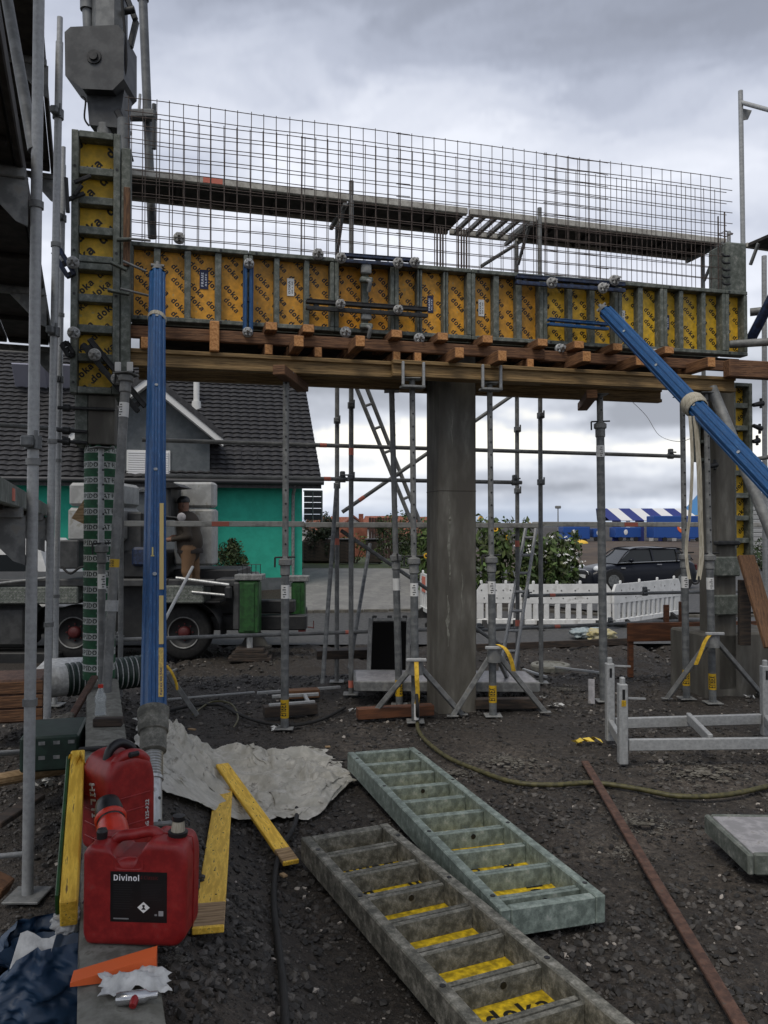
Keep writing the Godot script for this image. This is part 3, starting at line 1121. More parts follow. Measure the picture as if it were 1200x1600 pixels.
	wt.y = gh(wt.x, cz)
	var tent := thing("striped_tent", "long blue and white striped circus tent on the horizon", "tent", "", Transform3D(Basis(), Vector3(P(945, 846, cz).x, wt.y, -cz)))
	var tl := P(1085, 846, cz).x - P(945, 846, cz).x
	for i in 8:
		var x0 := tl * i / 8.0
		var x1 := tl * (i + 1) / 8.0
		var rf := MB.new()
		rf.face([Vector3(x0 - .15, 2.05, 2.4), Vector3(x1 - .15, 2.05, 2.4), Vector3(x1 - .9, 3.3, 0), Vector3(x0 - .9, 3.3, 0)], Vector3(0, 1, 1))
		rf.face([Vector3(x0 - .15, 2.05, -2.4), Vector3(x1 - .15, 2.05, -2.4), Vector3(x1 - .9, 3.3, 0), Vector3(x0 - .9, 3.3, 0)], Vector3(0, 1, -1))
		part(tent, "roof_panel", rf, M.circus_navy if i % 2 == 0 else M.circus_white)
		part(tent, "wall_panel", MB.new().box(Vector3(tl / 8.0 * (.75 if i % 2 == 0 else .35), 2.05, .1), Vector3(x0 + tl / 16.0, 1.02, 2.2)), M.circus_navy if i % 2 == 0 else M.circus_white)
	for e in [[880, 922, 823, 80.5, "small blue circus trailer leftmost of the trailers on the field", 1], [928, 946, 826, 80.4, "narrow blue circus trailer with a pale door beside the striped tent", 1], [962, 1002, 824, 78.5, "blue circus trailer with a yellow emblem before the striped tent", 2], [1022, 1108, 806, 76.0, "long blue circus trailer with an orange emblem near the blue prop", 3]]:
		var p0 := P(e[0], 845, e[3])
		var p1 := P(e[1], 845, e[3])
		var top := P(e[0], e[2], e[3]).y
		var gy := gh(p0.x, e[3])
		var tr := thing("circus_trailer", e[4], "trailer", "blue trailers on the circus field", Transform3D(Basis(), Vector3(p0.x, gy, -e[3])))
		var hh := top - gy
		var wd := p1.x - p0.x
		part(tr, "body", MB.new().box(Vector3(wd, hh - .35, 2.2), Vector3(wd / 2, .35 + (hh - .35) / 2, -1.1), .05), M.circus_blue)
		for s in [.2, .8]:
			part(tr, "wheel", MB.new().tube(Vector3(wd * s, .22, .0), Vector3(wd * s, .22, -.2), .22, -1, 12), M.rubber)
		if e[5] == 3:
			var em := MB.new()
			em.xf = Transform3D(Basis(Vector3.RIGHT, PI / 2), Vector3(wd * .52, 1.35, .02))
			em.lathe([Vector2(.01, .02), Vector2(.5, .02), Vector2(.52, -.03)], 18, false)
			part(tr, "emblem", em, M.orange)
			var e2 := MB.new()
			e2.xf = Transform3D(Basis(Vector3.RIGHT, PI / 2), Vector3(wd * .52, 1.55, .035))
			e2.lathe([Vector2(.01, .02), Vector2(.36, .02), Vector2(.37, -.03)], 16, false)
			part(tr, "emblem_face", e2, M.circus_white)
		else:
			part(tr, "emblem", MB.new().ball(Vector3(wd * .4, hh * .65, .01), Vector3(.2, .27, .03)), M.circus_white)
	var bt := P(1140, 845, 95)
	var big := thing("circus_big_top", "large pale blue circus tent peak behind the right formwork column", "tent", "", Transform3D(Basis(), Vector3(bt.x, gh(bt.x, 95), -95)))
	var bm := MB.new()
	bm.lathe([Vector2(6.0, 0), Vector2(5.6, 2.6)], 24)
	part(big, "wall", bm, M.circus_blue)
	var bm2 := MB.new()
	bm2.lathe([Vector2(5.8, 2.6), Vector2(3.6, 5.2), Vector2(1.7, 7.3), Vector2(.25, 9.0)], 24)
	part(big, "roof", bm2, M.circus_sky)
	for i in 14:
		var g := PI * .1 + i * .2
		var pn := MB.new()
		pn.face([Vector3(cos(g) * 1.78, 7.3, sin(g) * 1.78), Vector3(cos(g + .2) * 1.78, 7.3, sin(g + .2) * 1.78), Vector3(cos(g + .1) * 2.5, 6.55, sin(g + .1) * 2.5)], Vector3(cos(g), .6, sin(g)))
		part(big, "pennant", pn, M.circus_yellow)
	part(big, "trim", MB.new().lathe([Vector2(5.85, 2.45), Vector2(5.9, 2.75)], 24), M.circus_yellow)
	var yh := P(905, 846, 72)
	solo("yellow_cover", "small yellow tarpaulin heap on the brown field under the trailers", "tarpaulin", MB.new().ball(Vector3(0, .02, 0), Vector3(.85, .38, .6)), M.yellow_board, "", Transform3D(Basis(), Vector3(yh.x, gh(yh.x, 72), -72)))
	var lp := P(872, 830, 140)
	var lamp := thing("street_lamp", "tiny distant street lamp against the sky above the white flowers", "street lamp", "", Transform3D(Basis(), Vector3(lp.x, gh(lp.x, 140), -140)))
	part(lamp, "pole", MB.new().tube(Vector3.ZERO, Vector3(0, 4.6, 0), .13, .09), M.galv_dull)
	part(lamp, "lamp_head", MB.new().box(Vector3(1.0, .5, .5), Vector3(0, 4.8, 0), .1), M.galv_dull)
	# pale corrugated building at the far right, stacked yellow crates
	var cb := P(1158, 872, 40)
	var hall := thing("siding_hall", "pale hall with horizontal corrugated siding behind the right column", "building", "", Transform3D(Basis(Vector3.UP, -.1), Vector3(cb.x, gh(cb.x, 40), -40)))
	for i in 15:
		part(hall, "siding_panel", MB.new().box(Vector3(9, .21, .12), Vector3(4.5, .25 + i * .22, 0), .03), M.siding)
	part(hall, "roof", MB.new().box(Vector3(9.3, .15, 6), Vector3(4.5, 3.6, -2.9)), M.gutter)
	part(hall, "wall", MB.new().box(Vector3(9, 3.4, 5.6), Vector3(4.5, 1.75, -2.95)), M.siding)
	var yc := P(1114, 876, 38)
	var ys := thing("crate_stack", "stack of yellow crates on the car park beside the right column", "crates", "", Transform3D(Basis(), Vector3(yc.x, gh(yc.x, 38), -38)))
	for i in 5:
		part(ys, "crate", MB.new().box(Vector3(.62, .22, .5), Vector3(0, .12 + i * .245, 0), .03), M.circus_yellow)
	bush("green bush at the right edge beside the corrugated hall", 1192, 872, 37, Vector3(1.0, .8, .6), 900, .09, Color(.035, .06, .02), 26)

func bush(label: String, px: float, py: float, z: float, r: Vector3, n: int, leaf: float, c: Color, sd: int) -> void:
	var p := P(px, py, z)
	p.y = gh(p.x, z)
	var o := thing("bush", label, "bush", "bushes between the house and the field", Transform3D(Basis(), p))
	var st := MB.new()
	for i in 7:
		var g := i * .9
		st.tube(Vector3(cos(g) * .05, 0, sin(g) * .05), Vector3(cos(g) * r.x * .5, r.y * 1.3, sin(g) * r.z * .5), .02, .006, 5)
	part(o, "trunk", st, M.board_dark)
	var cr := part(o, "crown", crown(n, r, leaf, c, sd, 12), M.leaf)
	cr.position.y = r.y * 1.02

func flower_shrub(label: String, px: float, py: float, z: float, h: float, suns: int, whites: int, sd: int) -> void:
	var q := RandomNumberGenerator.new()
	q.seed = sd
	var p := P(px, py, z)
	p.y = gh(p.x, z)
	h = EYE.y - p.y + (.12 if suns else -.28)
	var o := thing("flower_shrub", label, "flowering plant", "tall flowering plants behind the white barriers", Transform3D(Basis(), p))
	var st := MB.new()
	var lf := MB.new()
	lf.colored = true
	var tops := []
	for i in 15:
		var b := Vector3(q.randf_range(-.5, .5), 0, q.randf_range(-.3, .3))
		var t := b + Vector3(q.randf_range(-.16, .16), h * q.randf_range(.72, 1.1), q.randf_range(-.1, .1))
		st.tube(b, t, .013, .008, 5)
		tops.append(t)
		for k in 95:
			var s := pow(q.randf(), .75)
			var c := b.lerp(t, s)
			var d := Vector3(q.randfn(), q.randfn() * .4, q.randfn()).normalized()
			var kk := q.randf_range(.5, 1.5)
			lf.col = Color(.058 * kk, .086 * kk * q.randf_range(.8, 1.25), .022 * kk)
			leaf_card(lf, c + d * q.randf_range(.03, .19), (d * .9 + Vector3(0, .35, 0) + Vector3(q.randfn(), 0, q.randfn()) * .5).normalized(), q.randf() * TAU, q.randf_range(.06, .13))
	part(o, "stem", st, M.grass)
	part(o, "foliage", lf, M.leaf)
	for i in suns:
		var t: Vector3 = tops[i % tops.size()] + Vector3(q.randf_range(-.1, .1), -q.randf_range(0, .5), .12)
		var fl := MB.new()
		fl.colored = true
		var nn := Vector3(q.randf_range(-.5, .5), q.randf_range(.0, .5), 1).normalized()
		var fx := Transform3D(Basis.looking_at(-nn), t)
		for k in 14:
			var g := TAU * k / 14
			fl.col = Color(.75, .43, .02)
			var d := fx.basis.x * cos(g) + fx.basis.y * sin(g)
			var e := fx.basis.x * -sin(g) + fx.basis.y * cos(g)
			fl.face([t + d * .03, t + d * .055 + e * .014 + nn * .01, t + d * .08, t + d * .055 - e * .014 + nn * .01], nn)
		fl.col = Color(.07, .03, .01)
		fl.ball(t + nn * .012, Vector3(.036, .036, .025), 9, 6)
		part(o, "sunflower", fl, M.tint)
	for i in whites:
		var t: Vector3 = tops[q.randi() % tops.size()] * Vector3(1, q.randf_range(.62, 1.0), 1) + Vector3(q.randf_range(-.16, .16), q.randf_range(-.05, .1), q.randf_range(.05, .3))
		var fl := MB.new()
		for k in 7:
			var d := Vector3(q.randfn(), q.randfn() * .35, q.randfn() * .6) * .035
			leaf_card(fl, t + d, Vector3(q.randfn() * .4, .6, .7).normalized(), q.randf() * 6, .03)
		part(o, "blossom", fl, M.white)

# ---------------------------------------------------------------- car, barriers, van
func build_road_things() -> void:
	# barriers of white plastic
	barrier("white plastic barrier panel standing face on right of the concrete column", 745, 816, 17.6, 17.6, false)
	barrier("white plastic barrier panel behind the leaning ladder and the thick prop", 820, 955, 17.5, 17.6, false)
	barrier("white plastic barrier panel angled away below the dark car", 958, 1062, 17.5, 19.6, false)
	barrier("white plastic barrier panel with red end seen edge on left of the column", 658, 692, 19.2, 16.8, true)
	car()
	# white van at the left
	var p := P(62, 925, 16.5)
	p.y = gh(p.x, 16.5)
	var van := thing("white_van", "white van with dark side window seen through the left scaffold", "van", "", Transform3D(Basis(), p))
	var b := MB.new()
	b.prism([Vector2(-3.2, .45), Vector2(.35, .45), Vector2(.38, .95), Vector2(.22, 1.1), Vector2(.02, 1.75), Vector2(-.22, 2.0), Vector2(-3.2, 2.08)], -1.9, 0)
	part(van, "body", b, M.white)
	var wv := MB.new()
	wv.prism([Vector2(-1.9, 1.12), Vector2(.02, 1.12), Vector2(-.12, 1.62), Vector2(-.24, 1.68), Vector2(-1.9, 1.68)], 0, .015)
	part(van, "side_window", wv, M.glass_dark)
	for x in [-.55, -2.6]:
		var wh := part(van, "wheel", MB.new().tube(Vector3(x, .33, .02), Vector3(x, .33, -.22), .33, -1, 20), M.rubber)
		part(wh, "rim", MB.new().tube(Vector3(x, .33, .03), Vector3(x, .33, -.05), .2, -1, 16), M.galv_dull)
	part(van, "mirror", MB.new().box(Vector3(.12, .2, .2), Vector3(-.2, 1.25, .16), .03), M.black)
	# sacks by the roadside
	var y0 := GR(925, 992)
	for e in [[918, 990, M.circus_sky, "pale blue filled sack lying at the barrier foot"], [938, 992, M.spill, "yellowish sack beside the pale blue sack at the barrier"]]:
		var sp := GR(e[0], e[1], .12)
		solo("sack", e[3], "sack", MB.new().lump(Vector3(.34, .12, .25), int(e[0]), .4), mat(lin(.3, .38, .4), lin(.45, .5, .5), {rough = .6, scale = 4.0}) if e[2] == M.circus_sky else mat(lin(.42, .4, .3), lin(.6, .5, .22), {rough = .6, scale = 2.5}), "sacks at the roadside", Transform3D(Basis(Vector3.UP, .3), sp))

func barrier(label: String, x0: float, x1: float, z0: float, z1: float, red: bool) -> void:
	var a := P(x0, 980, z0)
	var b := P(x1, 980, z1)
	a.y = gh(a.x, z0)
	b.y = gh(b.x, z1)
	var d := b - a
	var w := d.length()
	var o := thing("barrier_panel", label, "barrier", "white plastic barriers along the road", Transform3D(Basis(Vector3.UP, atan2(-d.z, d.x)), a))
	var y1 := .1
	var y2 := .99
	var n := maxi(3, int(round((w - .24) / .2)))
	# rails above and below, then the bars between the slots
	var tp := MB.new()
	tp.prism([Vector2(0, .57), Vector2(w, .57), Vector2(w, y2 - .14), Vector2(w - .1, y2), Vector2(.1, y2), Vector2(0, y2 - .14)], -.03, .03)
	part(o, "top_board", tp, M.white)
	part(o, "bottom_rail", MB.new().box(Vector3(w, .13, .07), Vector3(w / 2, y1 + .065, 0), .02), M.white)
	for i in n + 1:
		var bw := .115 if i > 0 and i < n else .15
		var x := clampf(w * i / n, bw / 2, w - bw / 2)
		part(o, "bar", MB.new().box(Vector3(bw, .38, .05), Vector3(x, .41, 0), .012), M.white)
	for i in 4:
		part(o, "lug", MB.new().box(Vector3(.06, .08, .05), Vector3(w * (.1 + .27 * i), y2 + .035, 0), .015), M.white)
	var sc := MB.new()
	for i in 6:
		sc.tube(Vector3(w * (.1 + .16 * i), y2 - .14, .028), Vector3(w * (.1 + .16 * i), y2 - .14, .036), .018, -1, 8)
		sc.tube(Vector3(w * (.16 + .14 * i), .68, .028), Vector3(w * (.16 + .14 * i), .68, .036), .016, -1, 8)
	stuff(part(o, "bolt", sc, M.galv_dull))
	if red:
		for i in 3:
			part(o, "red_stripe", MB.new().box(Vector3(w * .16, .36, .012), Vector3(w * (.2 + .3 * i), .75, .034)), M.mark)
	for s in [.16, .84]:
		var f := MB.new()
		f.prism([Vector2(-.22, -.06), Vector2(.22, -.06), Vector2(.05, .2), Vector2(-.05, .2)], -.04, .04)
		f = MB.new()
		f.xf = Transform3D(Basis(Vector3.UP, PI / 2), Vector3(w * s, 0, 0))
		f.prism([Vector2(-.3, -.05), Vector2(.3, -.05), Vector2(.3, .03), Vector2(.05, .2), Vector2(-.05, .2), Vector2(-.3, .03)], -.05, .05)
		part(o, "foot", f, M.rubber)

func car() -> void:
	var z := 27.2
	var p := P(992, 918, z)
	p.y = gh(p.x, z)
	var o := thing("parked_car", "black hatchback with pale roof edge parked behind the white barriers", "car", "", Transform3D(Basis(Vector3.UP, .2), p))
	# side outline, front to the left, from the sill up
	var low := [[-1.9, .42, .56], [-1.88, .62, .70], [-1.72, .72, .76], [-1.3, .8, .82], [-.95, .85, .84], [-.2, .9, .86], [.8, .93, .86], [1.5, .95, .83], [1.8, .92, .76], [1.9, .7, .7]]
	var body := MB.new()
	body.sheet(36, 24, func(u, v):
		var t: float = u * (low.size() - 1)
		var i := mini(int(t), low.size() - 2)
		var f := t - i
		var x: float = lerpf(low[i][0], low[i + 1][0], f)
		var top: float = lerpf(low[i][1], low[i + 1][1], f)
		var hw: float = lerpf(low[i][2], low[i + 1][2], f)
		var g: float = PI * (v * 1.24 - .12)
		var yy := .22 + (top - .22) * clampf(pow(maxf(sin(g), 0.0), .42), 0, 1)
		var zz := hw * signf(cos(g)) * pow(absf(cos(g)), .4)
		return Vector3(x, yy, zz))
	for s in [0, low.size() - 1]:
		var q := []
		for k in 13:
			var g := PI * k / 12.0
			q.append(Vector3(low[s][0], .22 + (low[s][1] - .22) * pow(maxf(sin(g), 0), .42), low[s][2] * signf(cos(g)) * pow(absf(cos(g)), .4)))
		body.face(q, Vector3(-1 if s == 0 else 1, 0, 0))
	part(o, "body", body, M.car)
	# the glasshouse narrows upwards
	var gl := MB.new()
	var pil := [[-1.02, .86, .70], [-.42, 1.33, .56], [1.28, 1.34, .56], [1.74, .94, .68]]
	for s in [-1.0, 1.0]:
		gl.face([Vector3(pil[0][0], pil[0][1], s * pil[0][2]), Vector3(pil[1][0], pil[1][1], s * pil[1][2]), Vector3(pil[2][0], pil[2][1], s * pil[2][2]), Vector3(pil[3][0], pil[3][1], s * pil[3][2])], Vector3(0, 0, s))
	for k in [[0, 1], [2, 3]]:
		gl.face([Vector3(pil[k[0]][0], pil[k[0]][1], -pil[k[0]][2]), Vector3(pil[k[0]][0], pil[k[0]][1], pil[k[0]][2]), Vector3(pil[k[1]][0], pil[k[1]][1], pil[k[1]][2]), Vector3(pil[k[1]][0], pil[k[1]][1], -pil[k[1]][2])], Vector3(-1 if k[0] == 0 else 1, .6, 0))
	part(o, "window", gl, M.glass_dark)
	var rf := MB.new()
	rf.sheet(12, 10, func(u, v): return Vector3(lerpf(-.46, 1.4, u), 1.335 + .07 * sin(PI * clampf(u * .9 + .1, 0, 1)) * sin(PI * v), lerpf(.585, -.585, v)))
	rf.box(Vector3(1.86, .035, 1.17), Vector3(.47, 1.325, 0), .015)
	part(o, "roof", rf, M.car)
	var tr := MB.new()
	for s in [-1.0, 1.0]:
		tr.path(curve([Vector3(-.98, .9, s * .70), Vector3(-.44, 1.335, s * .585), Vector3(.5, 1.355, s * .6), Vector3(1.32, 1.345, s * .585), Vector3(1.76, .95, s * .685)], 5), .022, 6)
		for x in [.28, 1.2]:
			tr.bar(Vector3(x + .02, .92, s * .705), Vector3(x - .02, 1.33, s * .58), .09, .02)
	part(o, "pillar", tr, M.car)
	var be := MB.new()
	for s in [-1.0, 1.0]:
		be.path(curve([Vector3(-.98, .89, s * .78), Vector3(.3, .925, s * .80), Vector3(1.6, .955, s * .765)], 6), .012, 6)
	part(o, "belt_trim", be, M.chrome)
	for s in [-1.0, 1.0]:
		var hl := MB.new()
		hl.xf = Transform3D(Basis(Vector3(0, 1, 0), 0), Vector3(-1.66, .68, s * .56))
		hl.ball(Vector3.ZERO, Vector3(.12, .12, .13), 14, 10)
		part(o, "headlight", hl, M.lamp_glass)
		part(o, "mirror", MB.new().ball(Vector3(-.62, .98, s * .9), Vector3(.09, .075, .1), 10, 8), M.car)
		part(o, "door_handle", MB.new().box(Vector3(.18, .03, .03), Vector3(.42, .83, s * .862), .01), M.chrome)
		part(o, "side_scuttle", MB.new().box(Vector3(.16, .05, .03), Vector3(-.86, .72, s * .835), .01), M.chrome)
		for x in [-1.22, 1.26]:
			var ar := MB.new()
			ar.tube(Vector3(x, .32, s * .70), Vector3(x, .32, s * .855), .38, -1, 24)
			var wa := part(o, "wheel_arch", ar, M.black)
			var wh := part(o, "wheel", MB.new().tube(Vector3(x, .31, s * .64), Vector3(x, .31, s * .872), .31, -1, 24), M.rubber)
			part(wh, "rim", MB.new().tube(Vector3(x, .31, s * .86), Vector3(x, .31, s * .885), .2, -1, 18), M.prop_steel)
	var gr := MB.new()
	gr.path(curve([Vector3(-1.9, .5, .45), Vector3(-1.935, .62, .38), Vector3(-1.94, .64, 0), Vector3(-1.935, .62, -.38), Vector3(-1.9, .5, -.45)], 5), .018, 6)
	part(o, "grille_trim", gr, M.chrome)
	part(o, "grille", MB.new().box(Vector3(.04, .16, .8), Vector3(-1.9, .52, 0), .015), M.black)
	part(o, "number_plate", MB.new().box(Vector3(.02, .11, .5), Vector3(-1.93, .43, 0)), M.white)
	part(o, "rear_light", MB.new().box(Vector3(.06, .2, .12), Vector3(1.87, .72, .66), .02), M.hub_red)

# ---------------------------------------------------------------- crane truck and the man on it
func build_truck() -> void:
	var z := 13.4
	var c := P(200, 1055, z)
	var gy := gh(c.x, z)
	c.y = gy
	var TF := Transform3D(Basis(), c)
	var o := thing("crane_truck", "dark flatbed crane truck with grey boxes and green outriggers behind the tube column", "truck", "", TF)
	var X := func(px, py, zl := 0.0): return L(px, py, zl, TF)
	var bx := func(x0, y0, x1, y1, zf, zb, bev := .02):
		var a: Vector3 = X.call(x0, y0, zf)
		var b: Vector3 = X.call(x1, y1, zf)
		var mb := MB.new()
		mb.box(Vector3(absf(b.x - a.x), absf(a.y - b.y), zf - zb), Vector3((a.x + b.x) / 2, (a.y + b.y) / 2, (zf + zb) / 2), bev)
		return mb
	# chassis and bed
	part(o, "chassis", bx.call(-120, 962, 478, 985, -.45, -.75), M.truck)
	part(o, "chassis", bx.call(-120, 950, 478, 985, -1.45, -1.75), M.truck)
	part(o, "bed", bx.call(-120, 905, 262, 917, -.02, -2.3), M.truck_grey)
	part(o, "bed", bx.call(336, 905, 372, 917, -.02, -2.3), M.truck_grey)
	part(o, "bed_edge", bx.call(262, 905, 336, 917, -.02, -.07), M.truck_grey)
	part(o, "foot_plate", bx.call(255, 939, 345, 944, -.1, -.6), M.truck)
	part(o, "bed", bx.call(185, 890, 372, 960, -.65, -2.0), M.truck)
	part(o, "body_block", bx.call(180, 905, 232, 1000, -.3, -1.9), M.truck)
	part(o, "tank", bx.call(-60, 948, 40, 1012, -.12, -.8, .06), M.truck_grey)
	part(o, "step", bx.call(-60, 1020, 92, 1040, -.05, -.5), M.truck)
	# chequer-plate boxes with raised lozenges
	for e in [[-60, 121, 917, 944], [222, 318, 915, 943]]:
		var b: Node = part(o, "toolbox", bx.call(e[0], e[2], e[1], e[3], 0.02, -.55), M.form)
		var lz := MB.new()
		var nx := int((e[1] - e[0]) / 5.0)
		for i in nx:
			for j in 5:
				var q: Vector3 = X.call(e[0] + (i + .5) * (e[1] - e[0]) / nx, e[2] + (j + .5) * (e[3] - e[2]) / 5.0, .022)
				lz.box(Vector3(.034, .011, .008), q, .003, Basis(Vector3.BACK, .7 if (i + j) % 2 == 0 else -.7))
		stuff(part(b, "tread_plate", lz, M.galv_dull))
	# wheels and mudguards
	for hx in [110, 284]:
		var h: Vector3 = X.call(hx, 1016, -.1)
		h.y = .46
		var ty := MB.new()
		ty.xf = Transform3D(Basis(Vector3.RIGHT, PI / 2), Vector3(h.x, h.y, -.36))
		ty.lathe([Vector2(.26, -.14), Vector2(.42, -.15), Vector2(.465, -.1), Vector2(.47, 0), Vector2(.465, .1), Vector2(.42, .15), Vector2(.26, .14)], 32)
		var w := part(o, "wheel", ty, M.rubber)
		var rm := MB.new()
		rm.xf = Transform3D(Basis(Vector3.RIGHT, PI / 2), Vector3(h.x, h.y, -.36))
		rm.lathe([Vector2(.02, .06), Vector2(.17, .05), Vector2(.235, .12), Vector2(.262, .152), Vector2(.268, .14)], 28)
		part(w, "rim", rm, M.truck)
		var rg := MB.new()
		rg.xf = rm.xf
		rg.lathe([Vector2(.25, .148), Vector2(.258, .158), Vector2(.268, .158), Vector2(.272, .148)], 28)
		part(w, "rim_edge", rg, M.galv_dull)
		var hb := MB.new()
		hb.xf = rm.xf
		hb.lathe([Vector2(.105, .03), Vector2(.1, .13), Vector2(.07, .155), Vector2(.005, .16)], 18)
		for k in 8:
			var g := TAU * k / 8
			hb.tube(Vector3(cos(g) * .14, .05, sin(g) * .14), Vector3(cos(g) * .14, .085, sin(g) * .14), .014, -1, 6)
		part(w, "hub", hb, M.hub_red)
		var mg := MB.new()
		mg.sheet(20, 4, func(u, v):
			var g: float = lerpf(-.1, PI + .1, u)
			return Vector3(h.x + cos(g) * .66, h.y + sin(g) * .6, -.05 - .55 * v))
		part(o, "mudguard", mg, M.truck)
	# pale machine housings
	var c1: Node = part(o, "crane_cab", bx.call(268, 753, 333, 793, -.62, -1.0, .04), M.truck_box)
	part(o, "crane_cab", bx.call(272, 795, 334, 884, -.62, -1.0, .04), M.truck_box)
	part(o, "crane_cab", bx.call(107, 754, 190, 791, .0, -1.0, .05), M.truck_box)
	part(o, "crane_cab", bx.call(105, 793, 190, 846, .0, -1.0, .05), M.truck_box)
	part(o, "control_cabinet", bx.call(92, 844, 122, 889, .1, -.5, .02), M.truck_grey)
	part(o, "crane_column", bx.call(192, 800, 222, 905, -.3, -.9, .03), M.truck_grey)
	part(o, "machine_hood", bx.call(240, 755, 266, 812, .05, -.9, .03), M.truck_grey)
	var hd := MB.new()
	hd.prism([Vector2(0, 0), Vector2(.34, .02), Vector2(.2, .09), Vector2(.02, .1)], -.5, .3)
	var hm := part(o, "hood_flap", hd, M.truck)
	hm.position = X.call(258, 764, .1)
	part(o, "motor", bx.call(190, 860, 262, 905, -.25, -1.4, .05), M.truck)
	part(o, "motor_cover", bx.call(205, 855, 232, 885, -.18, -.6, .04), M.blue_dark)
	var lp := MB.new()
	lp.xf = Transform3D(Basis(Vector3.RIGHT, PI / 2), X.call(284, 808, .4))
	lp.lathe([Vector2(.005, .03), Vector2(.055, .028), Vector2(.072, .015), Vector2(.06, -.03), Vector2(.005, -.05)], 16)
	part(o, "work_lamp", lp, M.ply)
	part(o, "lamp_arm", MB.new().tube(X.call(250, 806, .2), X.call(284, 810, .36), .02), M.truck)
	# stowed jack arm, hydraulic ram, hoses
	part(o, "ram", MB.new().tube(X.call(275, 903, .05), X.call(358, 914, .05), .028, -1, 10), M.galv_new)
	part(o, "ram", MB.new().tube(X.call(300, 925, .02), X.call(352, 930, .02), .022, -1, 10), M.galv_new)
	part(o, "ram_head", MB.new().box(Vector3(.12, .22, .12), X.call(357, 926, .05), .03), M.truck)
	part(o, "hydraulic_hose", MB.new().path(curve([X.call(96, 885, .1), X.call(110, 896, .12), X.call(128, 886, .1), X.call(150, 893, .05)], 6), .02), M.rubber)
	part(o, "guard_rail", MB.new().tube(X.call(-40, 916, .03), X.call(90, 901, .03), .025), M.galv_dull)
	# the green outriggers
	for e in [[372, 404, 908, 990, -.02, .32, "box"], [455, 476, 910, 965, -1.2, .25, "far"]]:
		var leg: Node = part(o, "outrigger", bx.call(e[0], e[2], e[1], e[3], e[4], e[4] - e[5], .02), M.green)
		part(leg, "outrigger_rib", bx.call(e[0] + 9, e[2] + 4, e[1] - 7, e[3] - 4, e[4] + .02, e[4], .005), M.green)
		part(leg, "cap", bx.call(e[0] - 6, e[2] - 10, e[1] + 6, e[2] - 1, e[4] + .02, e[4] - e[5] - .02, .01), M.galv_dull)
		if e[6] == "box":
			part(leg, "cylinder", MB.new().tube(X.call(390, 988, -.18), X.call(390, 1040, -.18), .052, -1, 14), M.galv_new)
			part(leg, "foot", MB.new().tube(X.call(390, 1034, -.18), X.call(390, 1042, -.18), .16, .2, 18), M.truck)
		else:
			part(leg, "jack", bx.call(466, 962, 477, 990, e[4] - .05, e[4] - .2), M.hub_red)
			part(leg, "crank", MB.new().path([X.call(476, 979, e[4]), X.call(490, 981, e[4]), X.call(490, 970, e[4])], .015), M.hub_red)
	part(o, "outrigger_beam", bx.call(404, 938, 460, 958, -.5, -.75), M.truck)
	part(o, "outrigger_beam", bx.call(404, 963, 470, 978, -.55, -.8), M.truck)
	part(o, "rear_frame", bx.call(364, 910, 374, 985, .0, -.4), M.truck_grey)
	part(o, "work_basket", MB.new().box(Vector3(.34, .03, .3), X.call(393, 898, -.3), .01), M.truck)
	var wb := MB.new()
	for i in 5:
		var xx := -.15 + i * .075
		wb.tube(X.call(393, 897, -.16) + Vector3(xx, 0, 0), X.call(393, 882, -.16) + Vector3(xx, 0, 0), .006, -1, 4)
	wb.path([X.call(378, 882, -.16), X.call(408, 882, -.16)], .008)
	part(o, "basket_rail", wb, M.black)
	# pads and blocks under the jack
	var pd := X.call(390, 1050, -.18)
	var pb := thing("jack_pads", "stacked dark timber pads under the outrigger foot", "pads", "", Transform3D(Basis(), Vector3(c.x + pd.x, gy, c.z - .18)))
	for i in 3:
		part(pb, "plank", MB.new().box(Vector3(.72 - .12 * i, .07, .16), Vector3(0, .035 + .072 * i, -.1), .008), M.board_dark)
		part(pb, "plank", MB.new().box(Vector3(.72 - .12 * i, .07, .16), Vector3(.02, .035 + .072 * i, .08), .008), M.board_dark)
	# traffic cone stub and timber behind, on the asphalt
	var cn := GR(398, 1012)
	var cs := MB.new().lathe([Vector2(.2, 0), Vector2(.2, .04), Vector2(.16, .05), Vector2(.07, .3), Vector2(.06, .31)], 18)
	solo("concrete_block", "dark block standing on the asphalt behind the outrigger leg", "block", cs, M.concrete, "", Transform3D(Basis().scaled(Vector3(1.6, 1.0, 1.6)), cn))
	person()

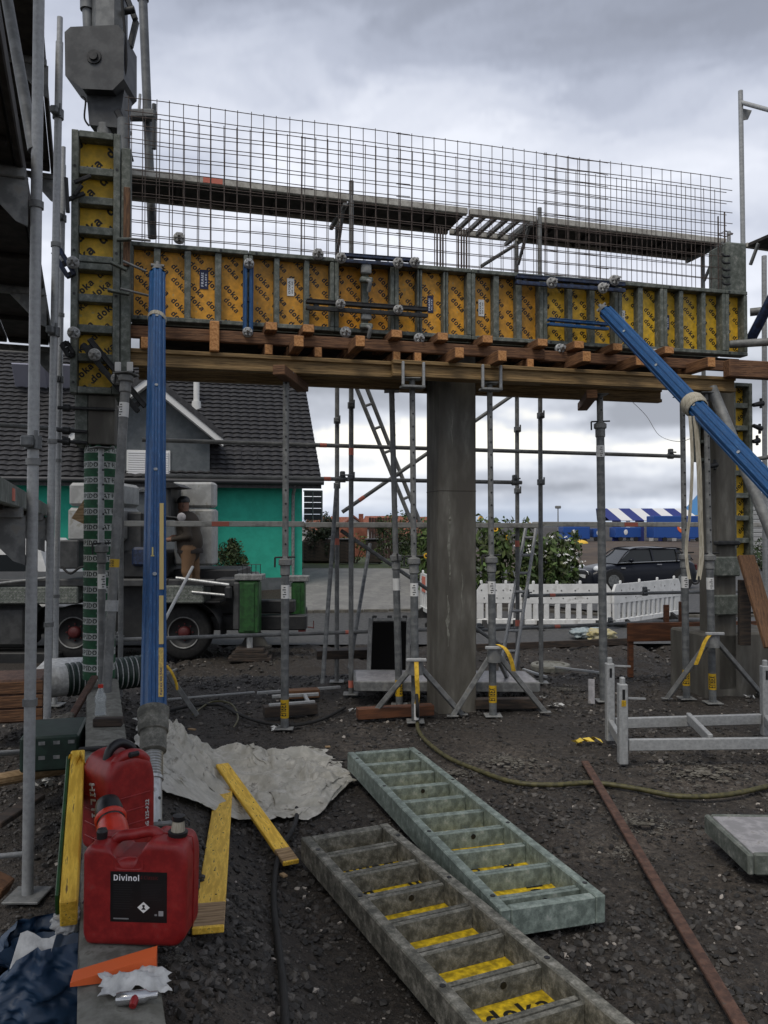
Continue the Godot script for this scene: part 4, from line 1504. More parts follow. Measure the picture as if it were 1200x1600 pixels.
func person() -> void:
	var z := 13.72
	var p := P(297, 932, z)
	var PF := Transform3D(Basis(Vector3.UP, 0), Vector3(p.x, p.y, -z))
	# he stands on the bed, seen from behind his right side, facing left, hands on the levers
	var S := 1.0
	var jk := Color(.028, .02, .015)
	var tr := Color(.15, .085, .04)
	var sk := Color(.22, .12, .08)
	var bt := Color(.03, .024, .02)
	var B := [
		# hips, trunk
		[Vector3(-.02, .78, .0), Vector3(-.01, .95, .0), .185, .2, jk, .08], [Vector3(-.01, .92, 0), Vector3(-.05, 1.26, 0), .2, .2, jk, .08],
		[Vector3(-.05, 1.28, .15), Vector3(-.05, 1.28, -.15), .125, .125, jk, .07], [Vector3(-.06, 1.34, 0), Vector3(-.1, 1.46, 0), .065, .06, sk, .03],
		[Vector3(-.115, 1.53, 0), Vector3(-.12, 1.6, 0), .088, .095, sk, .03], [Vector3(-.19, 1.53, 0), Vector3(-.222, 1.5, 0), .028, .012, sk, .015],
		[Vector3(-.16, 1.46, 0), Vector3(-.185, 1.45, 0), .045, .03, sk, .02],
		# legs
		[Vector3(.0, .8, .1), Vector3(-.03, .44, .11), .125, .09, tr, .05], [Vector3(-.03, .44, .11), Vector3(.03, .08, .115), .08, .06, tr, .03],
		[Vector3(.0, .8, -.1), Vector3(.05, .44, -.11), .125, .09, tr, .05], [Vector3(.05, .44, -.11), Vector3(.1, .08, -.11), .08, .06, tr, .03],
		[Vector3(.03, .05, .115), Vector3(-.13, .035, .12), .055, .042, bt, .03], [Vector3(.1, .05, -.11), Vector3(-.06, .035, -.115), .055, .042, bt, .03],
		# arms forward and bent
		[Vector3(-.04, 1.3, .2), Vector3(.02, 1.03, .25), .075, .06, jk, .05], [Vector3(.02, 1.03, .25), Vector3(-.24, .98, .2), .06, .042, jk, .03],
		[Vector3(-.04, 1.3, -.2), Vector3(-.02, 1.03, -.24), .075, .06, jk, .05], [Vector3(-.02, 1.03, -.24), Vector3(-.27, 1.02, -.2), .06, .042, jk, .03],
	]
	for s in [[.2, -.24, .98], [-.2, -.27, 1.02]]:
		var w := Vector3(s[1] - .02, s[2], s[0])
		B.append([w, w + Vector3(-.07, -.005, 0), .034, .04, sk, .02])
		for k in 4:
			var dz := (k - 1.5) * .021
			var a := w + Vector3(-.09, 0, dz)
			B.append([a, a + Vector3(-.045 + .006 * absf(k - 1.5), -.012, 0), .0115, .0105, sk, .006])
			B.append([a + Vector3(-.045 + .006 * absf(k - 1.5), -.012, 0), a + Vector3(-.05, -.045, 0), .0105, .009, sk, .004])
		B.append([w + Vector3(-.03, -.01, signf(-s[0]) * .035), w + Vector3(-.075, -.035, signf(-s[0]) * .05), .014, .01, sk, .008])
	var o := thing("person", "man in dark jacket, brown trousers and cap standing on the truck bed", "person", "", PF)
	var mb := field_mesh(B, Vector3(-.44, -.03, -.36), Vector3(.26, 1.76, .38), .019)
	part(o, "body", mb, M.tint)
	var cp := MB.new()
	cp.xf = Transform3D(Basis(Vector3.BACK, .08), Vector3(-.118, 1.625, 0))
	cp.lathe([Vector2(.106, -.02), Vector2(.11, .01), Vector2(.1, .055), Vector2(.06, .09), Vector2(.005, .1)], 20)
	cp.xf = Transform3D(Basis(Vector3.BACK, .15), Vector3(-.235, 1.61, 0))
	cp.ball(Vector3.ZERO, Vector3(.075, .012, .075), 14, 6)
	part(o, "cap", cp, M.black)
	for s in [-1.0, 1.0]:
		part(o, "ear", MB.new().ball(Vector3(-.1, 1.55, s * .092), Vector3(.02, .032, .012), 8, 6), flat(lin(.22, .12, .08)))
	var hm := MB.new()
	hm.xf = Transform3D(Basis(), Vector3(0, .79, 0))
	hm.lathe([Vector2(.215, -.05), Vector2(.222, .0), Vector2(.2, .04)], 20)
	part(o, "jacket_hem", hm, flat(lin(.026, .019, .015), .85))

# surface nets over smoothly joined tapered capsules: [a, b, ra, rb, colour, blend]
func field_mesh(B: Array, lo: Vector3, hi: Vector3, cell: float) -> MB:
	var nx := int((hi.x - lo.x) / cell) + 1
	var ny := int((hi.y - lo.y) / cell) + 1
	var nz := int((hi.z - lo.z) / cell) + 1
	var f := PackedFloat32Array()
	f.resize(nx * ny * nz)
	f.fill(1.0)
	for b in B:
		var a: Vector3 = b[0]
		var e: Vector3 = b[1]
		var ra: float = b[2]
		var rb: float = b[3]
		var k: float = b[5]
		var m := maxf(ra, rb) + k + cell * 3
		var d := e - a
		var dd := maxf(d.length_squared(), 1e-9)
		var i0 := maxi(0, int((minf(a.x, e.x) - m - lo.x) / cell))
		var i1 := mini(nx - 1, int((maxf(a.x, e.x) + m - lo.x) / cell) + 1)
		var j0 := maxi(0, int((minf(a.y, e.y) - m - lo.y) / cell))
		var j1 := mini(ny - 1, int((maxf(a.y, e.y) + m - lo.y) / cell) + 1)
		var k0 := maxi(0, int((minf(a.z, e.z) - m - lo.z) / cell))
		var k1 := mini(nz - 1, int((maxf(a.z, e.z) + m - lo.z) / cell) + 1)
		for kz in range(k0, k1 + 1):
			for j in range(j0, j1 + 1):
				for i in range(i0, i1 + 1):
					var q := lo + Vector3(i, j, kz) * cell - a
					var t := clampf(q.dot(d) / dd, 0, 1)
					var s := (q - d * t).length() - lerpf(ra, rb, t)
					var at := (kz * ny + j) * nx + i
					var o := f[at]
					var h := clampf(.5 + .5 * (o - s) / k, 0, 1)
					f[at] = lerpf(o, s, h) - k * h * (1 - h) if o < .9 else s
	var mb := MB.new()
	mb.colored = true
	var ids := {}
	for kz in nz - 1:
		for j in ny - 1:
			for i in nx - 1:
				var sum := Vector3.ZERO
				var n := 0
				var base := (kz * ny + j) * nx + i
				var c := [f[base], f[base + 1], f[base + nx], f[base + nx + 1], f[base + nx * ny], f[base + nx * ny + 1], f[base + nx * ny + nx], f[base + nx * ny + nx + 1]]
				var neg := 0
				for q in 8:
					if c[q] < 0:
						neg += 1
				if neg == 0 or neg == 8:
					continue
				for q in [[0, 1], [2, 3], [4, 5], [6, 7], [0, 2], [1, 3], [4, 6], [5, 7], [0, 4], [1, 5], [2, 6], [3, 7]]:
					var va: float = c[q[0]]
					var vb: float = c[q[1]]
					if (va < 0) != (vb < 0):
						var t := va / (va - vb)
						var pa := Vector3(q[0] & 1, (q[0] >> 1) & 1, q[0] >> 2)
						var pb := Vector3(q[1] & 1, (q[1] >> 1) & 1, q[1] >> 2)
						sum += pa.lerp(pb, t)
						n += 1
				var p := lo + (Vector3(i, j, kz) + sum / n) * cell
				var g := Vector3(c[1] + c[3] + c[5] + c[7] - c[0] - c[2] - c[4] - c[6], c[2] + c[3] + c[6] + c[7] - c[0] - c[1] - c[4] - c[5], c[4] + c[5] + c[6] + c[7] - c[0] - c[1] - c[2] - c[3])
				var best := 1e9
				for b in B:
					var d: Vector3 = b[1] - b[0]
					var t := clampf((p - b[0]).dot(d) / maxf(d.length_squared(), 1e-9), 0, 1)
					var s: float = (p - b[0] - d * t).length() - lerpf(b[2], b[3], t)
					if s < best:
						best = s
						mb.col = b[4]
				ids[base] = mb.put(p, g.normalized())
	for kz in range(1, nz - 1):
		for j in range(1, ny - 1):
			for i in range(1, nx - 1):
				var base := (kz * ny + j) * nx + i
				var a := f[base] < 0
				for e in [[1, nx, nx * ny], [nx, nx * ny, 1], [nx * ny, 1, nx]]:
					var b := f[base + e[0]] < 0
					if a != b:
						var q := [ids.get(base, -1), ids.get(base - e[1], -1), ids.get(base - e[1] - e[2], -1), ids.get(base - e[2], -1)]
						if q.has(-1):
							continue
						if a:
							mb.ix.append_array([q[0], q[2], q[1], q[0], q[3], q[2]])
						else:
							mb.ix.append_array([q[0], q[1], q[2], q[0], q[2], q[3]])
	return mb

const ORD := ["first", "second", "third", "fourth", "fifth", "sixth", "seventh", "eighth", "ninth", "tenth", "eleventh", "twelfth", "thirteenth", "fourteenth", "fifteenth"]

# a steel-framed shuttering panel: x along it, y across it, ribs towards +z
func form_panel(label: String, group: String, at: Transform3D, ln: float, wd: float, ribs: Array, sheet: Material, frame: Material, o := {}) -> Node3D:
	var n := thing("formwork_panel", label, "formwork panel", group, at)
	var dp: float = o.get("depth", .115)
	var rw: float = o.get("rail", .042)
	var rib_w: float = o.get("rib", .034)
	part(n, "long_rail", MB.new().box(Vector3(ln, rw, dp), Vector3(ln / 2, rw / 2, -dp / 2), .005), frame)
	part(n, "long_rail", MB.new().box(Vector3(ln, rw, dp), Vector3(ln / 2, wd - rw / 2, -dp / 2), .005), frame)
	for x in [rw / 2, ln - rw / 2]:
		part(n, "end_rail", MB.new().box(Vector3(rw, wd - 2 * rw - .004, dp - .004), Vector3(x, wd / 2, -dp / 2), .005), frame)
	for r in ribs:
		var rb := MB.new()
		var lip: float = o.get("groove", 0.0)
		if lip > 0:
			for s in [-1, 1]:
				rb.box(Vector3(rib_w * .42, wd - 2 * rw - .002, dp - .03), Vector3(r + s * rib_w * .31, wd / 2, -dp / 2 - .006), .004)
			rb.box(Vector3(rib_w * .3, wd - 2 * rw - .004, dp - .05), Vector3(r, wd / 2, -dp / 2 - .014))
		else:
			rb.box(Vector3(rib_w, wd - 2 * rw - .002, dp - .03), Vector3(r, wd / 2, -dp / 2 - .004), .004)
		part(n, "rib", rb, frame)
	var T: float = o.get("tile", .283) * 2.0 if sheet != M.sheet_dirty else o.get("tile", .283)
	var sh := MB.new()
	var z := -dp + .012
	var q := [Vector3(rw * .6, rw * .6, z), Vector3(ln - rw * .6, rw * .6, z), Vector3(ln - rw * .6, wd - rw * .6, z), Vector3(rw * .6, wd - rw * .6, z)]
	var uv := []
	var off: Vector2 = o.get("off", Vector2.ZERO)
	for p in q:
		uv.append((Vector2(p.y, p.x) if o.get("turn", false) else Vector2(p.x, -p.y)) / T + off)
	sh.face(q, Vector3.BACK, uv)
	var q2 := []
	for p in q:
		q2.append(p - Vector3(0, 0, .014))
	sh.face(q2, Vector3.FORWARD, uv)
	part(n, "plywood_sheet", sh, sheet)
	for s in o.get("stickers", []):          # [x, y, width, height, material]
		var st := MB.new()
		st.box(Vector3(s[2], s[3], .003), Vector3(s[0], s[1], z + .004))
		part(n, "sticker", st, M[s[4]])
	if o.get("holes", true):
		var hl := MB.new()
		var k := 0
		var all: Array = [ln * .06] + ribs
		for r in all:
			k += 1
			if k % 3 != 1:
				continue
			for y in [rw * .5, wd - rw * .5]:
				hl.tube(Vector3(r + .02, y, -.01), Vector3(r + .02, y, .0025), .011, -1, 8)
			hl.tube(Vector3(r + rib_w / 2 - .004, wd * .55, -.05), Vector3(r + rib_w / 2 + .003, wd * .55, -.05), .013, -1, 8)
		stuff(part(n, "tie_hole", hl, M.black))
	return n

func tie_nut(parent: Node3D, p: Vector3, r := .05, m: Material = null, axis := Vector3.BACK) -> void:
	var mb := MB.new()
	mb.xf = MB.along(p, p + axis)
	mb.lathe([Vector2(r * .2, -.02), Vector2(r, -.012), Vector2(r, .004), Vector2(r * .8, .012), Vector2(r * .4, .014), Vector2(r * .38, .05), Vector2(.012, .052), Vector2(.011, .1), Vector2(.001, .1)], 18, false)
	for k in 3:
		mb.box(Vector3(r * 1.75, .016, .02), Vector3(0, .026, 0), .004, Basis(Vector3.UP, k * PI / 3))
	part(parent, "tie_nut", mb, m if m else M.nut)

func waler(label: String, a: Vector3, b: Vector3, m: Material, h := .075, fr := BF) -> Node3D:
	# two channels with a slot between them
	var o := thing("waling_bar", label, "waling bar", "steel waling bars on the beam formwork", fr)
	var d := (b - a).normalized()
	var up := Vector3.BACK.cross(d).normalized()
	for s in [-1, 1]:
		var mb := MB.new()
		mb.xf = Transform3D(Basis(d, up, Vector3.BACK), (a + b) / 2 + up * s * h * .3)
		mb.box(Vector3((b - a).length(), h * .36, .05), Vector3.ZERO, .005)
		mb.box(Vector3((b - a).length() - .01, h * .1, .012), Vector3(0, s * h * .2, .022), .002)
		part(o, "channel", mb, m)
	for t in [.08, .5, .92]:
		var mb := MB.new()
		mb.xf = Transform3D(Basis(d, up, Vector3.BACK), a.lerp(b, t))
		mb.box(Vector3(.04, h * .7, .03), Vector3(0, 0, -.004), .004)
		part(o, "spacer", mb, M.black_steel)
	return o

func build_beam() -> void:
	var y0 := 3.305
	var y1 := 3.935
	var bx := func(px): return L(px, 470.0 + (px - 200) * .035, 0.0, BF).x
	var groups := [[200, 245, 293, 341, 388], [388, 433, 480, 523], [523, 572, 617], [617, 657, 698, 737], [737, 777, 813, 850], [850, 893, 928, 967], [967, 1003, 1038], [1038, 1067, 1102, 1135], [1135, 1169]]
	var what := ["orange-sheeted beam panel at the far left behind the raised blue prop", "orange-sheeted beam panel right of the upright blue bar", "narrow orange-sheeted beam panel crossed by the clamp, left half under the blue waling bar", "orange-sheeted beam panel above the concrete column's left side", "orange-sheeted beam panel just right of the concrete column", "beam panel behind the right-hand waling bars, where the leaning blue prop is pinned", "yellow-sheeted beam panel right of the head of the leaning blue prop", "yellow-sheeted beam panel second from the right end of the beam", "single-field yellow panel closing the right end of the beam"]
	var st := [[[2.5, .62, .07, .16, "sticker_blue"]], [[1.5, .6, .06, .15, "sticker_white"]], [], [[1.5, .5, .055, .15, "sticker_blue"]], [[.55, .5, .055, .15, "sticker_white"]], [], [[.4, .5, .05, .14, "sticker_white"]], [[.4, .48, .055, .14, "sticker_blue"]], []]
	for i in groups.size():
		var g: Array = groups[i]
		var xa: float = bx.call(g[0]) + .002
		var xb: float = bx.call(g[-1]) - .002
		var ribs := []
		for k in range(1, g.size() - 1):
			ribs.append(bx.call(g[k]) - xa)
		var stk := []
		var pitch := (xb - xa) / (g.size() - 1)
		for s in st[i]:
			stk.append([pitch * s[0], .63 * s[1], s[2], s[3], s[4]])
		var tf := BF * Transform3D(Basis(), Vector3(xa, y0, -.0006 * (i % 3)))
		form_panel(what[i], "formwork panels along the front of the beam", tf, xb - xa, y1 - y0, ribs, M[("sheet_orange" if i < 5 else "sheet_yellow") + ["", "_pale", "_worn"][(i * 2) % 3]], M.form, {rail = .036, rib = .052 if i % 2 == 0 else .044, stickers = stk, groove = .01 if i == 3 else 0.0, off = Vector2(rng.randf(), rng.randf())})
	# the far side of the mould and its floor
	var xl: float = bx.call(200)
	var xr: float = bx.call(1169)
	solo("back_shutter", "long board wall closing the back of the beam mould", "formwork", MB.new().box(Vector3(xr - xl, .6, .1), Vector3((xl + xr) / 2, y0 + .3, -.5), .01), M.form, "", BF)
	solo("beam_floor", "dark plywood floor of the beam mould above the joists", "formwork", MB.new().box(Vector3(xr - xl, .03, .42), Vector3((xl + xr) / 2, y0 - .018, -.34), .004), M.board_dark, "", BF)
	# tie nuts on the panels: each one where the photograph shows it
	var rods := [[280, 372], [497, 397], [540, 519], [655, 529], [875, 545], [1025, 553]]
	var panels := []
	for c in get_children():
		if c.has_meta("group") and c.get_meta("group") == "formwork panels along the front of the beam":
			panels.append(c)
	for r in rods:
		var p := L(r[0], r[1], .02, BF)
		var host: Node3D = panels[0]
		for c in panels:
			if (BF.affine_inverse() * c.position).x < p.x:
				host = c
		tie_nut(host, host.transform.affine_inverse() * (BF * p), .048, M.nut if r[1] < 450 else M.galv)
	# waling bars
	var z := .055
	var w1 := waler("blue waling bar along the top edge of the beam panels at their middle", L(529, 403, z, BF), L(652, 412, z, BF), M.blue_dark)
	for q in [[533, 403], [622, 411], [648, 410]]:
		tie_nut(w1, L(q[0], q[1], z + .03, BF), .046)
	var w2 := waler("dark waling bar low on the beam panels under the blue one", L(478, 476, z, BF), L(668, 489, z, BF), M.black_steel, .085)
	for q in [[532, 475], [622, 484]]:
		tie_nut(w2, L(q[0], q[1], z + .03, BF), .042)
	var w3 := waler("upright blue waling bar at the joint of the two left beam panels", L(388, 412, z, BF), L(387, 524, z, BF), M.blue, .075)
	for q in [[389, 412], [387, 519]]:
		tie_nut(w3, L(q[0], q[1], z + .03, BF), .042, M.galv)
	var w4 := waler("dark blue waling bar along the top edge behind the leaning prop's head", L(806, 437, z, BF), L(976, 450, z, BF), M.blue_dark, .085)
	for q in [[862, 442], [942, 450], [960, 438]]:
		tie_nut(w4, L(q[0], q[1], z + .03, BF), .05)
	waler("short blue waling bar left of the leaning prop below the long dark one", L(856, 503, z, BF), L(950, 511, z, BF), M.blue, .065)
	# lever clamps over the joint at x = 572
	for e in [[416, 450, "lever clamp over the middle rib of the beam above the dark waling bar"], [488, 522, "lever clamp over the middle rib of the beam below the dark waling bar"]]:
		var a := L(572, e[0], .05, BF)
		var b := L(573, e[1], .05, BF)
		var o := thing("lever_clamp", e[2], "clamp", "clamps on the beam formwork", BF)
		part(o, "jaw", MB.new().box(Vector3(.09, .1, .05), a + Vector3(0, -.02, 0), .01), M.galv_dull)
		part(o, "jaw", MB.new().box(Vector3(.11, .045, .06), a + Vector3(0, -.12, .002), .01), M.form)
		part(o, "lever", MB.new().path(curve([a + Vector3(0, -.13, .03), (a + b) / 2 + Vector3(.02, -.06, .05), b + Vector3(.01, -.04, .02)], 5), .018), M.galv_dull)
	# ---- reinforcement mesh, two layers and an overlapping mat
	var mats := [[bx.call(197), bx.call(640), -.17, 5.19, 5.165, "near reinforcement mesh mat rising above the left half of the beam"], [bx.call(632), L(1137, 400, -.17, BF).x, -.172, 5.165, 5.12, "near reinforcement mesh mat rising above the right half of the beam"], [bx.call(200), bx.call(490), -.34, 5.12, 5.11, "far reinforcement mesh mat behind the left part of the near one"], [bx.call(484), L(1128, 400, -.34, BF).x, -.342, 5.11, 5.06, "far reinforcement mesh mat ending short of the right end"], [L(853, 330, -.155, BF).x, L(942, 330, -.155, BF).x, -.155, 5.13, 5.12, "small extra reinforcement mat overlapping the mesh near the right"]]
	var vb := MB.new().tube(Vector3(0, 0, 0), Vector3(0, 1, 0), .0034, -1, 6)
	var vmesh := vb.mesh()
	var hmeshes := {}
	for m in mats:
		var o := thing("reinforcement_mesh", m[5], "rebar mesh", "reinforcement mesh mats in the beam", BF)
		var n := int((m[1] - m[0]) / .11)
		for i in n + 1:
			var x: float = m[0] + i * .11
			var top := lerpf(m[3], m[4], float(i) / n) + rng.randf_range(-.006, .006)
			var b := Basis(Vector3.BACK, rng.randf_range(-.006, .006)) * Basis.from_scale(Vector3(1, top - 3.42, 1))
			put_mesh(o, "bar", vmesh, M.rebar, Transform3D(b, Vector3(x, 3.42, m[2])))
		var rows := 15
		for j in rows:
			var t := (j + .25) / 15.0
			var hb := MB.new()
			var pts := []
			for k in 9:
				var f := k / 8.0
				var yy := lerpf(m[3], m[4], f) - .02 - j * .112
				pts.append(Vector3(lerpf(m[0] - .03, m[1] + .05, f), yy + .004 * sin(f * 9.0 + j), m[2] + .012))
			hb.path(pts, .0034, 6, false)
			part(o, "bar", hb, M.rebar)
	# column bars standing out of the beam behind the mesh
	var cage := thing("column_bars", "dark upright column bars standing behind the mesh above the concrete column", "rebar", "", BF)
	for px in [683, 688, 692, 716, 721, 725, 729]:
		var p := L(px, 400, -.55, BF)
		part(cage, "bar", MB.new().tube(Vector3(p.x, 3.5, -.55), Vector3(p.x, 4.5, -.55), .009, -1, 6), M.rebar)
	# ---- timber under the beam
	var xs0: float = L(190, 560, .05, BF).x
	var xs1: float = L(1136, 600, .05, BF).x
	h20("long ochre timber beam along the front under the joists, left length", Vector3(xs0, 2.985, .05), Vector3(L(845, 580, .05, BF).x, 2.985, .05))
	h20("long ochre timber beam along the front under the joists, right length", Vector3(L(612, 585, .14, BF).x, 2.98, .145), Vector3(xs1, 2.985, .14))
	h20("shaded rear timber beam under the joists, left length", Vector3(xs0 + .1, 2.985, -.5), Vector3(.5, 2.985, -.5))
	h20("shaded rear timber beam under the joists, right length", Vector3(.3, 2.985, -.6), Vector3(xs1 - .3, 2.985, -.6))
	var lg := MB.new().box(Vector3(L(850, 545, .06, BF).x - xs0, .095, .05), Vector3((L(850, 545, .06, BF).x + xs0) / 2, 3.19, .055), .006)
	solo("ledger_timber", "dark squared timber laid along the joists under the left beam panels", "timber", lg, M.timber_x, "", BF)
	var lg2 := MB.new().box(Vector3(xs1 - L(840, 545, .0, BF).x, .095, .05), Vector3((L(840, 545, .0, BF).x + xs1) / 2, 3.187, .02), .006)
	solo("ledger_timber", "dark squared timber laid along the joists under the right beam panels", "timber", lg2, M.timber_x, "", BF)
	solo("rear_ledger", "dark board on edge along the back of the joists under the beam", "timber", MB.new().box(Vector3(xs1 - xs0 - .4, .24, .05), Vector3((xs0 + xs1) / 2 - .1, 3.17, -.62), .005), M.board_dark, "", BF)
	var k := 0
	for e in [[467, 533], [563, 533], [718, 551], [785, 556], [917, 557], [1000, 563], [1112, 566]]:
		var p := L(e[0], e[1], .36, BF)
		joist("timber joist with a pale sawn end jutting towards the viewer, %s from the left" % ORD[k], Vector3(p.x, p.y, .36), -.72, .085, .095)
		k += 1
	k = 0
	for e in [[420, 550], [497, 554], [620, 560], [653, 562], [829, 572], [896, 578]]:
		var p := L(e[0], e[1], .085, BF)
		joist("joist ending flush above the ochre timber beam, %s flush end from the left" % ORD[k], Vector3(p.x, 3.1, .085), -.7, .07, .09)
		k += 1
	k = 0
	for e in [[424, 512], [482, 521], [620, 531], [692, 529], [762, 535], [848, 535], [905, 540], [965, 545], [1046, 556]]:
		var p := L(e[0], e[1], .2, BF)
		joist("short timber wedged directly under the beam panels, %s from the left" % ORD[k], Vector3(p.x, 3.265, .2), -.5, .1, .07)
		k += 1
	for e in [[335, 503, 550, "upright orange-brown timber block under the beam left of the upright blue bar"], [228, 528, 546, "small orange-brown block beside the raised blue prop under the beam"]]:
		var a := L(e[0], e[1], .09, BF)
		var b := L(e[0], e[2], .09, BF)
		solo("timber_block", e[3], "timber", MB.new().box(Vector3(.075, a.y - b.y, .08), (a + b) / 2, .006), M.timber_end, "timber blocks under the beam", BF)
	# cross bearers on the props' heads
	for e in [[905, 985, 628, "dark bearer lying across the thick prop's head right of the column", -.3], [430, 470, 604, "dark bearer on the head of the left front prop", .15]]:
		var a := L(e[0], e[2], e[4], BF)
		var mb := MB.new()
		mb.bar(BF * Vector3(a.x, 2.875, e[4] + .25), BF * Vector3(a.x + .3, 2.875, e[4] - .5), .1, .08, .006)
		solo("bearer", e[3], "timber", mb, M.timber_x, "bearers on prop heads")
	# white fork heads
	for e in [[628, 660, 572, 604, "steel fork head holding the ochre beam left of the concrete column"], [752, 780, 580, 608, "steel fork head holding the ochre beam right of the concrete column"]]:
		var a := L(e[0], e[2], .19, BF)
		var b := L(e[1], e[3], .19, BF)
		var o := thing("fork_head", e[4], "fork head", "steel fork heads under the beam", BF)
		for x in [a.x, b.x]:
			part(o, "prong", MB.new().box(Vector3(.022, .2, .03), Vector3(x, b.y + .1, .225), .005), M.galv)
		part(o, "plate", MB.new().box(Vector3(b.x - a.x + .022, .02, .1), Vector3((a.x + b.x) / 2, b.y - .01, .2), .004), M.galv_dull)
	# ---- the concrete column
	var cl := MB.new()
	var cx0 := L(685, 800, -.14, BF).x
	var cx1 := L(744, 800, -.14, BF).x
	cl.box(Vector3(cx1 - cx0, 3.3, .36), Vector3((cx0 + cx1) / 2, 1.62, -.32), .008)
	var col := solo("concrete_column", "square grey concrete column with pale streaks in the middle under the beam", "column", cl, M.concrete, "", BF)
	var jt := MB.new().box(Vector3(cx1 - cx0 + .004, .006, .364), Vector3((cx0 + cx1) / 2, L(710, 767, -.14, BF).y, -.32), .002)
	part(col, "casting_joint", jt, M.board_dark)
	# pale laitance runs, thin skins of lime on the face
	for e in [[702, 770, 915, .016], [706, 640, 700, .01], [722, 890, 960, .008], [700, 930, 1010, .02]]:
		var a := L(e[0], e[1], -.14, BF)
		var b := L(e[0], e[2], -.14, BF)
		var sk := MB.new()
		sk.sheet(3, 14, func(u, v):
			var wv: float = e[3] * (1.0 - .8 * absf(v * 2 - 1)) * (.7 + .4 * sin(v * 23.0 + e[0]))
			return Vector3(a.x + (u - .5) * 2.0 * wv + .006 * sin(v * 11.0), lerpf(b.y, a.y, v), -.138))
		part(col, "lime_run", sk, M.strip)

func h20(label: String, a: Vector3, b: Vector3) -> void:
	var o := thing("timber_beam", label, "timber beam", "timber beams under the joists", BF)
	for y in [-.053, .053]:
		part(o, "flange", MB.new().box(Vector3(b.x - a.x, .034, .08), (a + b) / 2 + Vector3(0, y, 0), .005), M.h20)
	part(o, "web", MB.new().box(Vector3(b.x - a.x - .004, .075, .03), (a + b) / 2), M.h20)

func joist(label: String, front: Vector3, zb: float, w: float, h: float) -> void:
	var o := thing("joist", label, "timber joist", "timber joists under the beam", BF)
	part(o, "timber", MB.new().box(Vector3(w, h, front.z - zb), Vector3(front.x, front.y, (front.z + zb) / 2), .006), M.timber_z)
	part(o, "sawn_end", MB.new().box(Vector3(w - .012, h - .012, .006), Vector3(front.x, front.y, front.z + .001), .002), M.timber_end)

# ---------------------------------------------------------------- tubes and decks behind the beam
func tube_thing(called: String, label: String, cat: String, group: String, a: Vector3, b: Vector3, r: float, m: Material, marks := [], couplers := []) -> Node3D:
	var at := MB.along(a, b)
	var ln := (b - a).length()
	var o := thing(called, label, cat, group, at)
	part(o, "tube", MB.new().tube(Vector3.ZERO, Vector3(0, ln, 0), r, -1, 14), m)
	for t in marks:
		part(o, "red_mark", MB.new().tube(Vector3(0, ln * t - .035, 0), Vector3(0, ln * t + .035, 0), r + .0015, -1, 14, false), M.mark)
	for t in couplers:
		coupler(o, Vector3(0, ln * t, 0), r)
	return o

func coupler(o: Node3D, p: Vector3, r: float) -> void:
	var mb := MB.new()
	mb.tube(p - Vector3(0, .03, 0), p + Vector3(0, .03, 0), r + .012, -1, 12)
	mb.box(Vector3(.05, .05, .06), p + Vector3(0, 0, r + .03), .008)
	mb.tube(p + Vector3(.03, -.03, r + .02), p + Vector3(.03, .05, r + .02), .009, -1, 6)
	part(o, "coupler", mb, M.prop_steel)

func deck(label: String, a: Vector3, b: Vector3, w: float, hole := false) -> Node3D:
	# a deck from a to b (its front lower edge), w deep away from the viewer
	var d := b - a
	var ln := Vector2(d.x, d.z).length()
	var at := Transform3D(Basis(Vector3.UP, atan2(-d.z, d.x)), a)
	var o := thing("scaffold_deck", label, "scaffold deck", "scaffold decks behind the beam", at)
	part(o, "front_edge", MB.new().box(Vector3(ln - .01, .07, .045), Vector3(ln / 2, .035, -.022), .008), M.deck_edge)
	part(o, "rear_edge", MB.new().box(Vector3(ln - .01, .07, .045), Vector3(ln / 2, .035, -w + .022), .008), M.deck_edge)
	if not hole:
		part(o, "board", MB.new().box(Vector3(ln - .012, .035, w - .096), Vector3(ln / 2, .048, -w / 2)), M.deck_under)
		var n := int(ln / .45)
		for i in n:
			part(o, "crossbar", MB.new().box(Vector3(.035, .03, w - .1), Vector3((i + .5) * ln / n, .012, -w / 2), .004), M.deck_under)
	else:
		for i in 6:
			part(o, "crossbar", MB.new().box(Vector3(.04, .05, w - .1), Vector3((i + .5) * ln / 6, .03, -w / 2), .005), M.galv_dull)
	return o

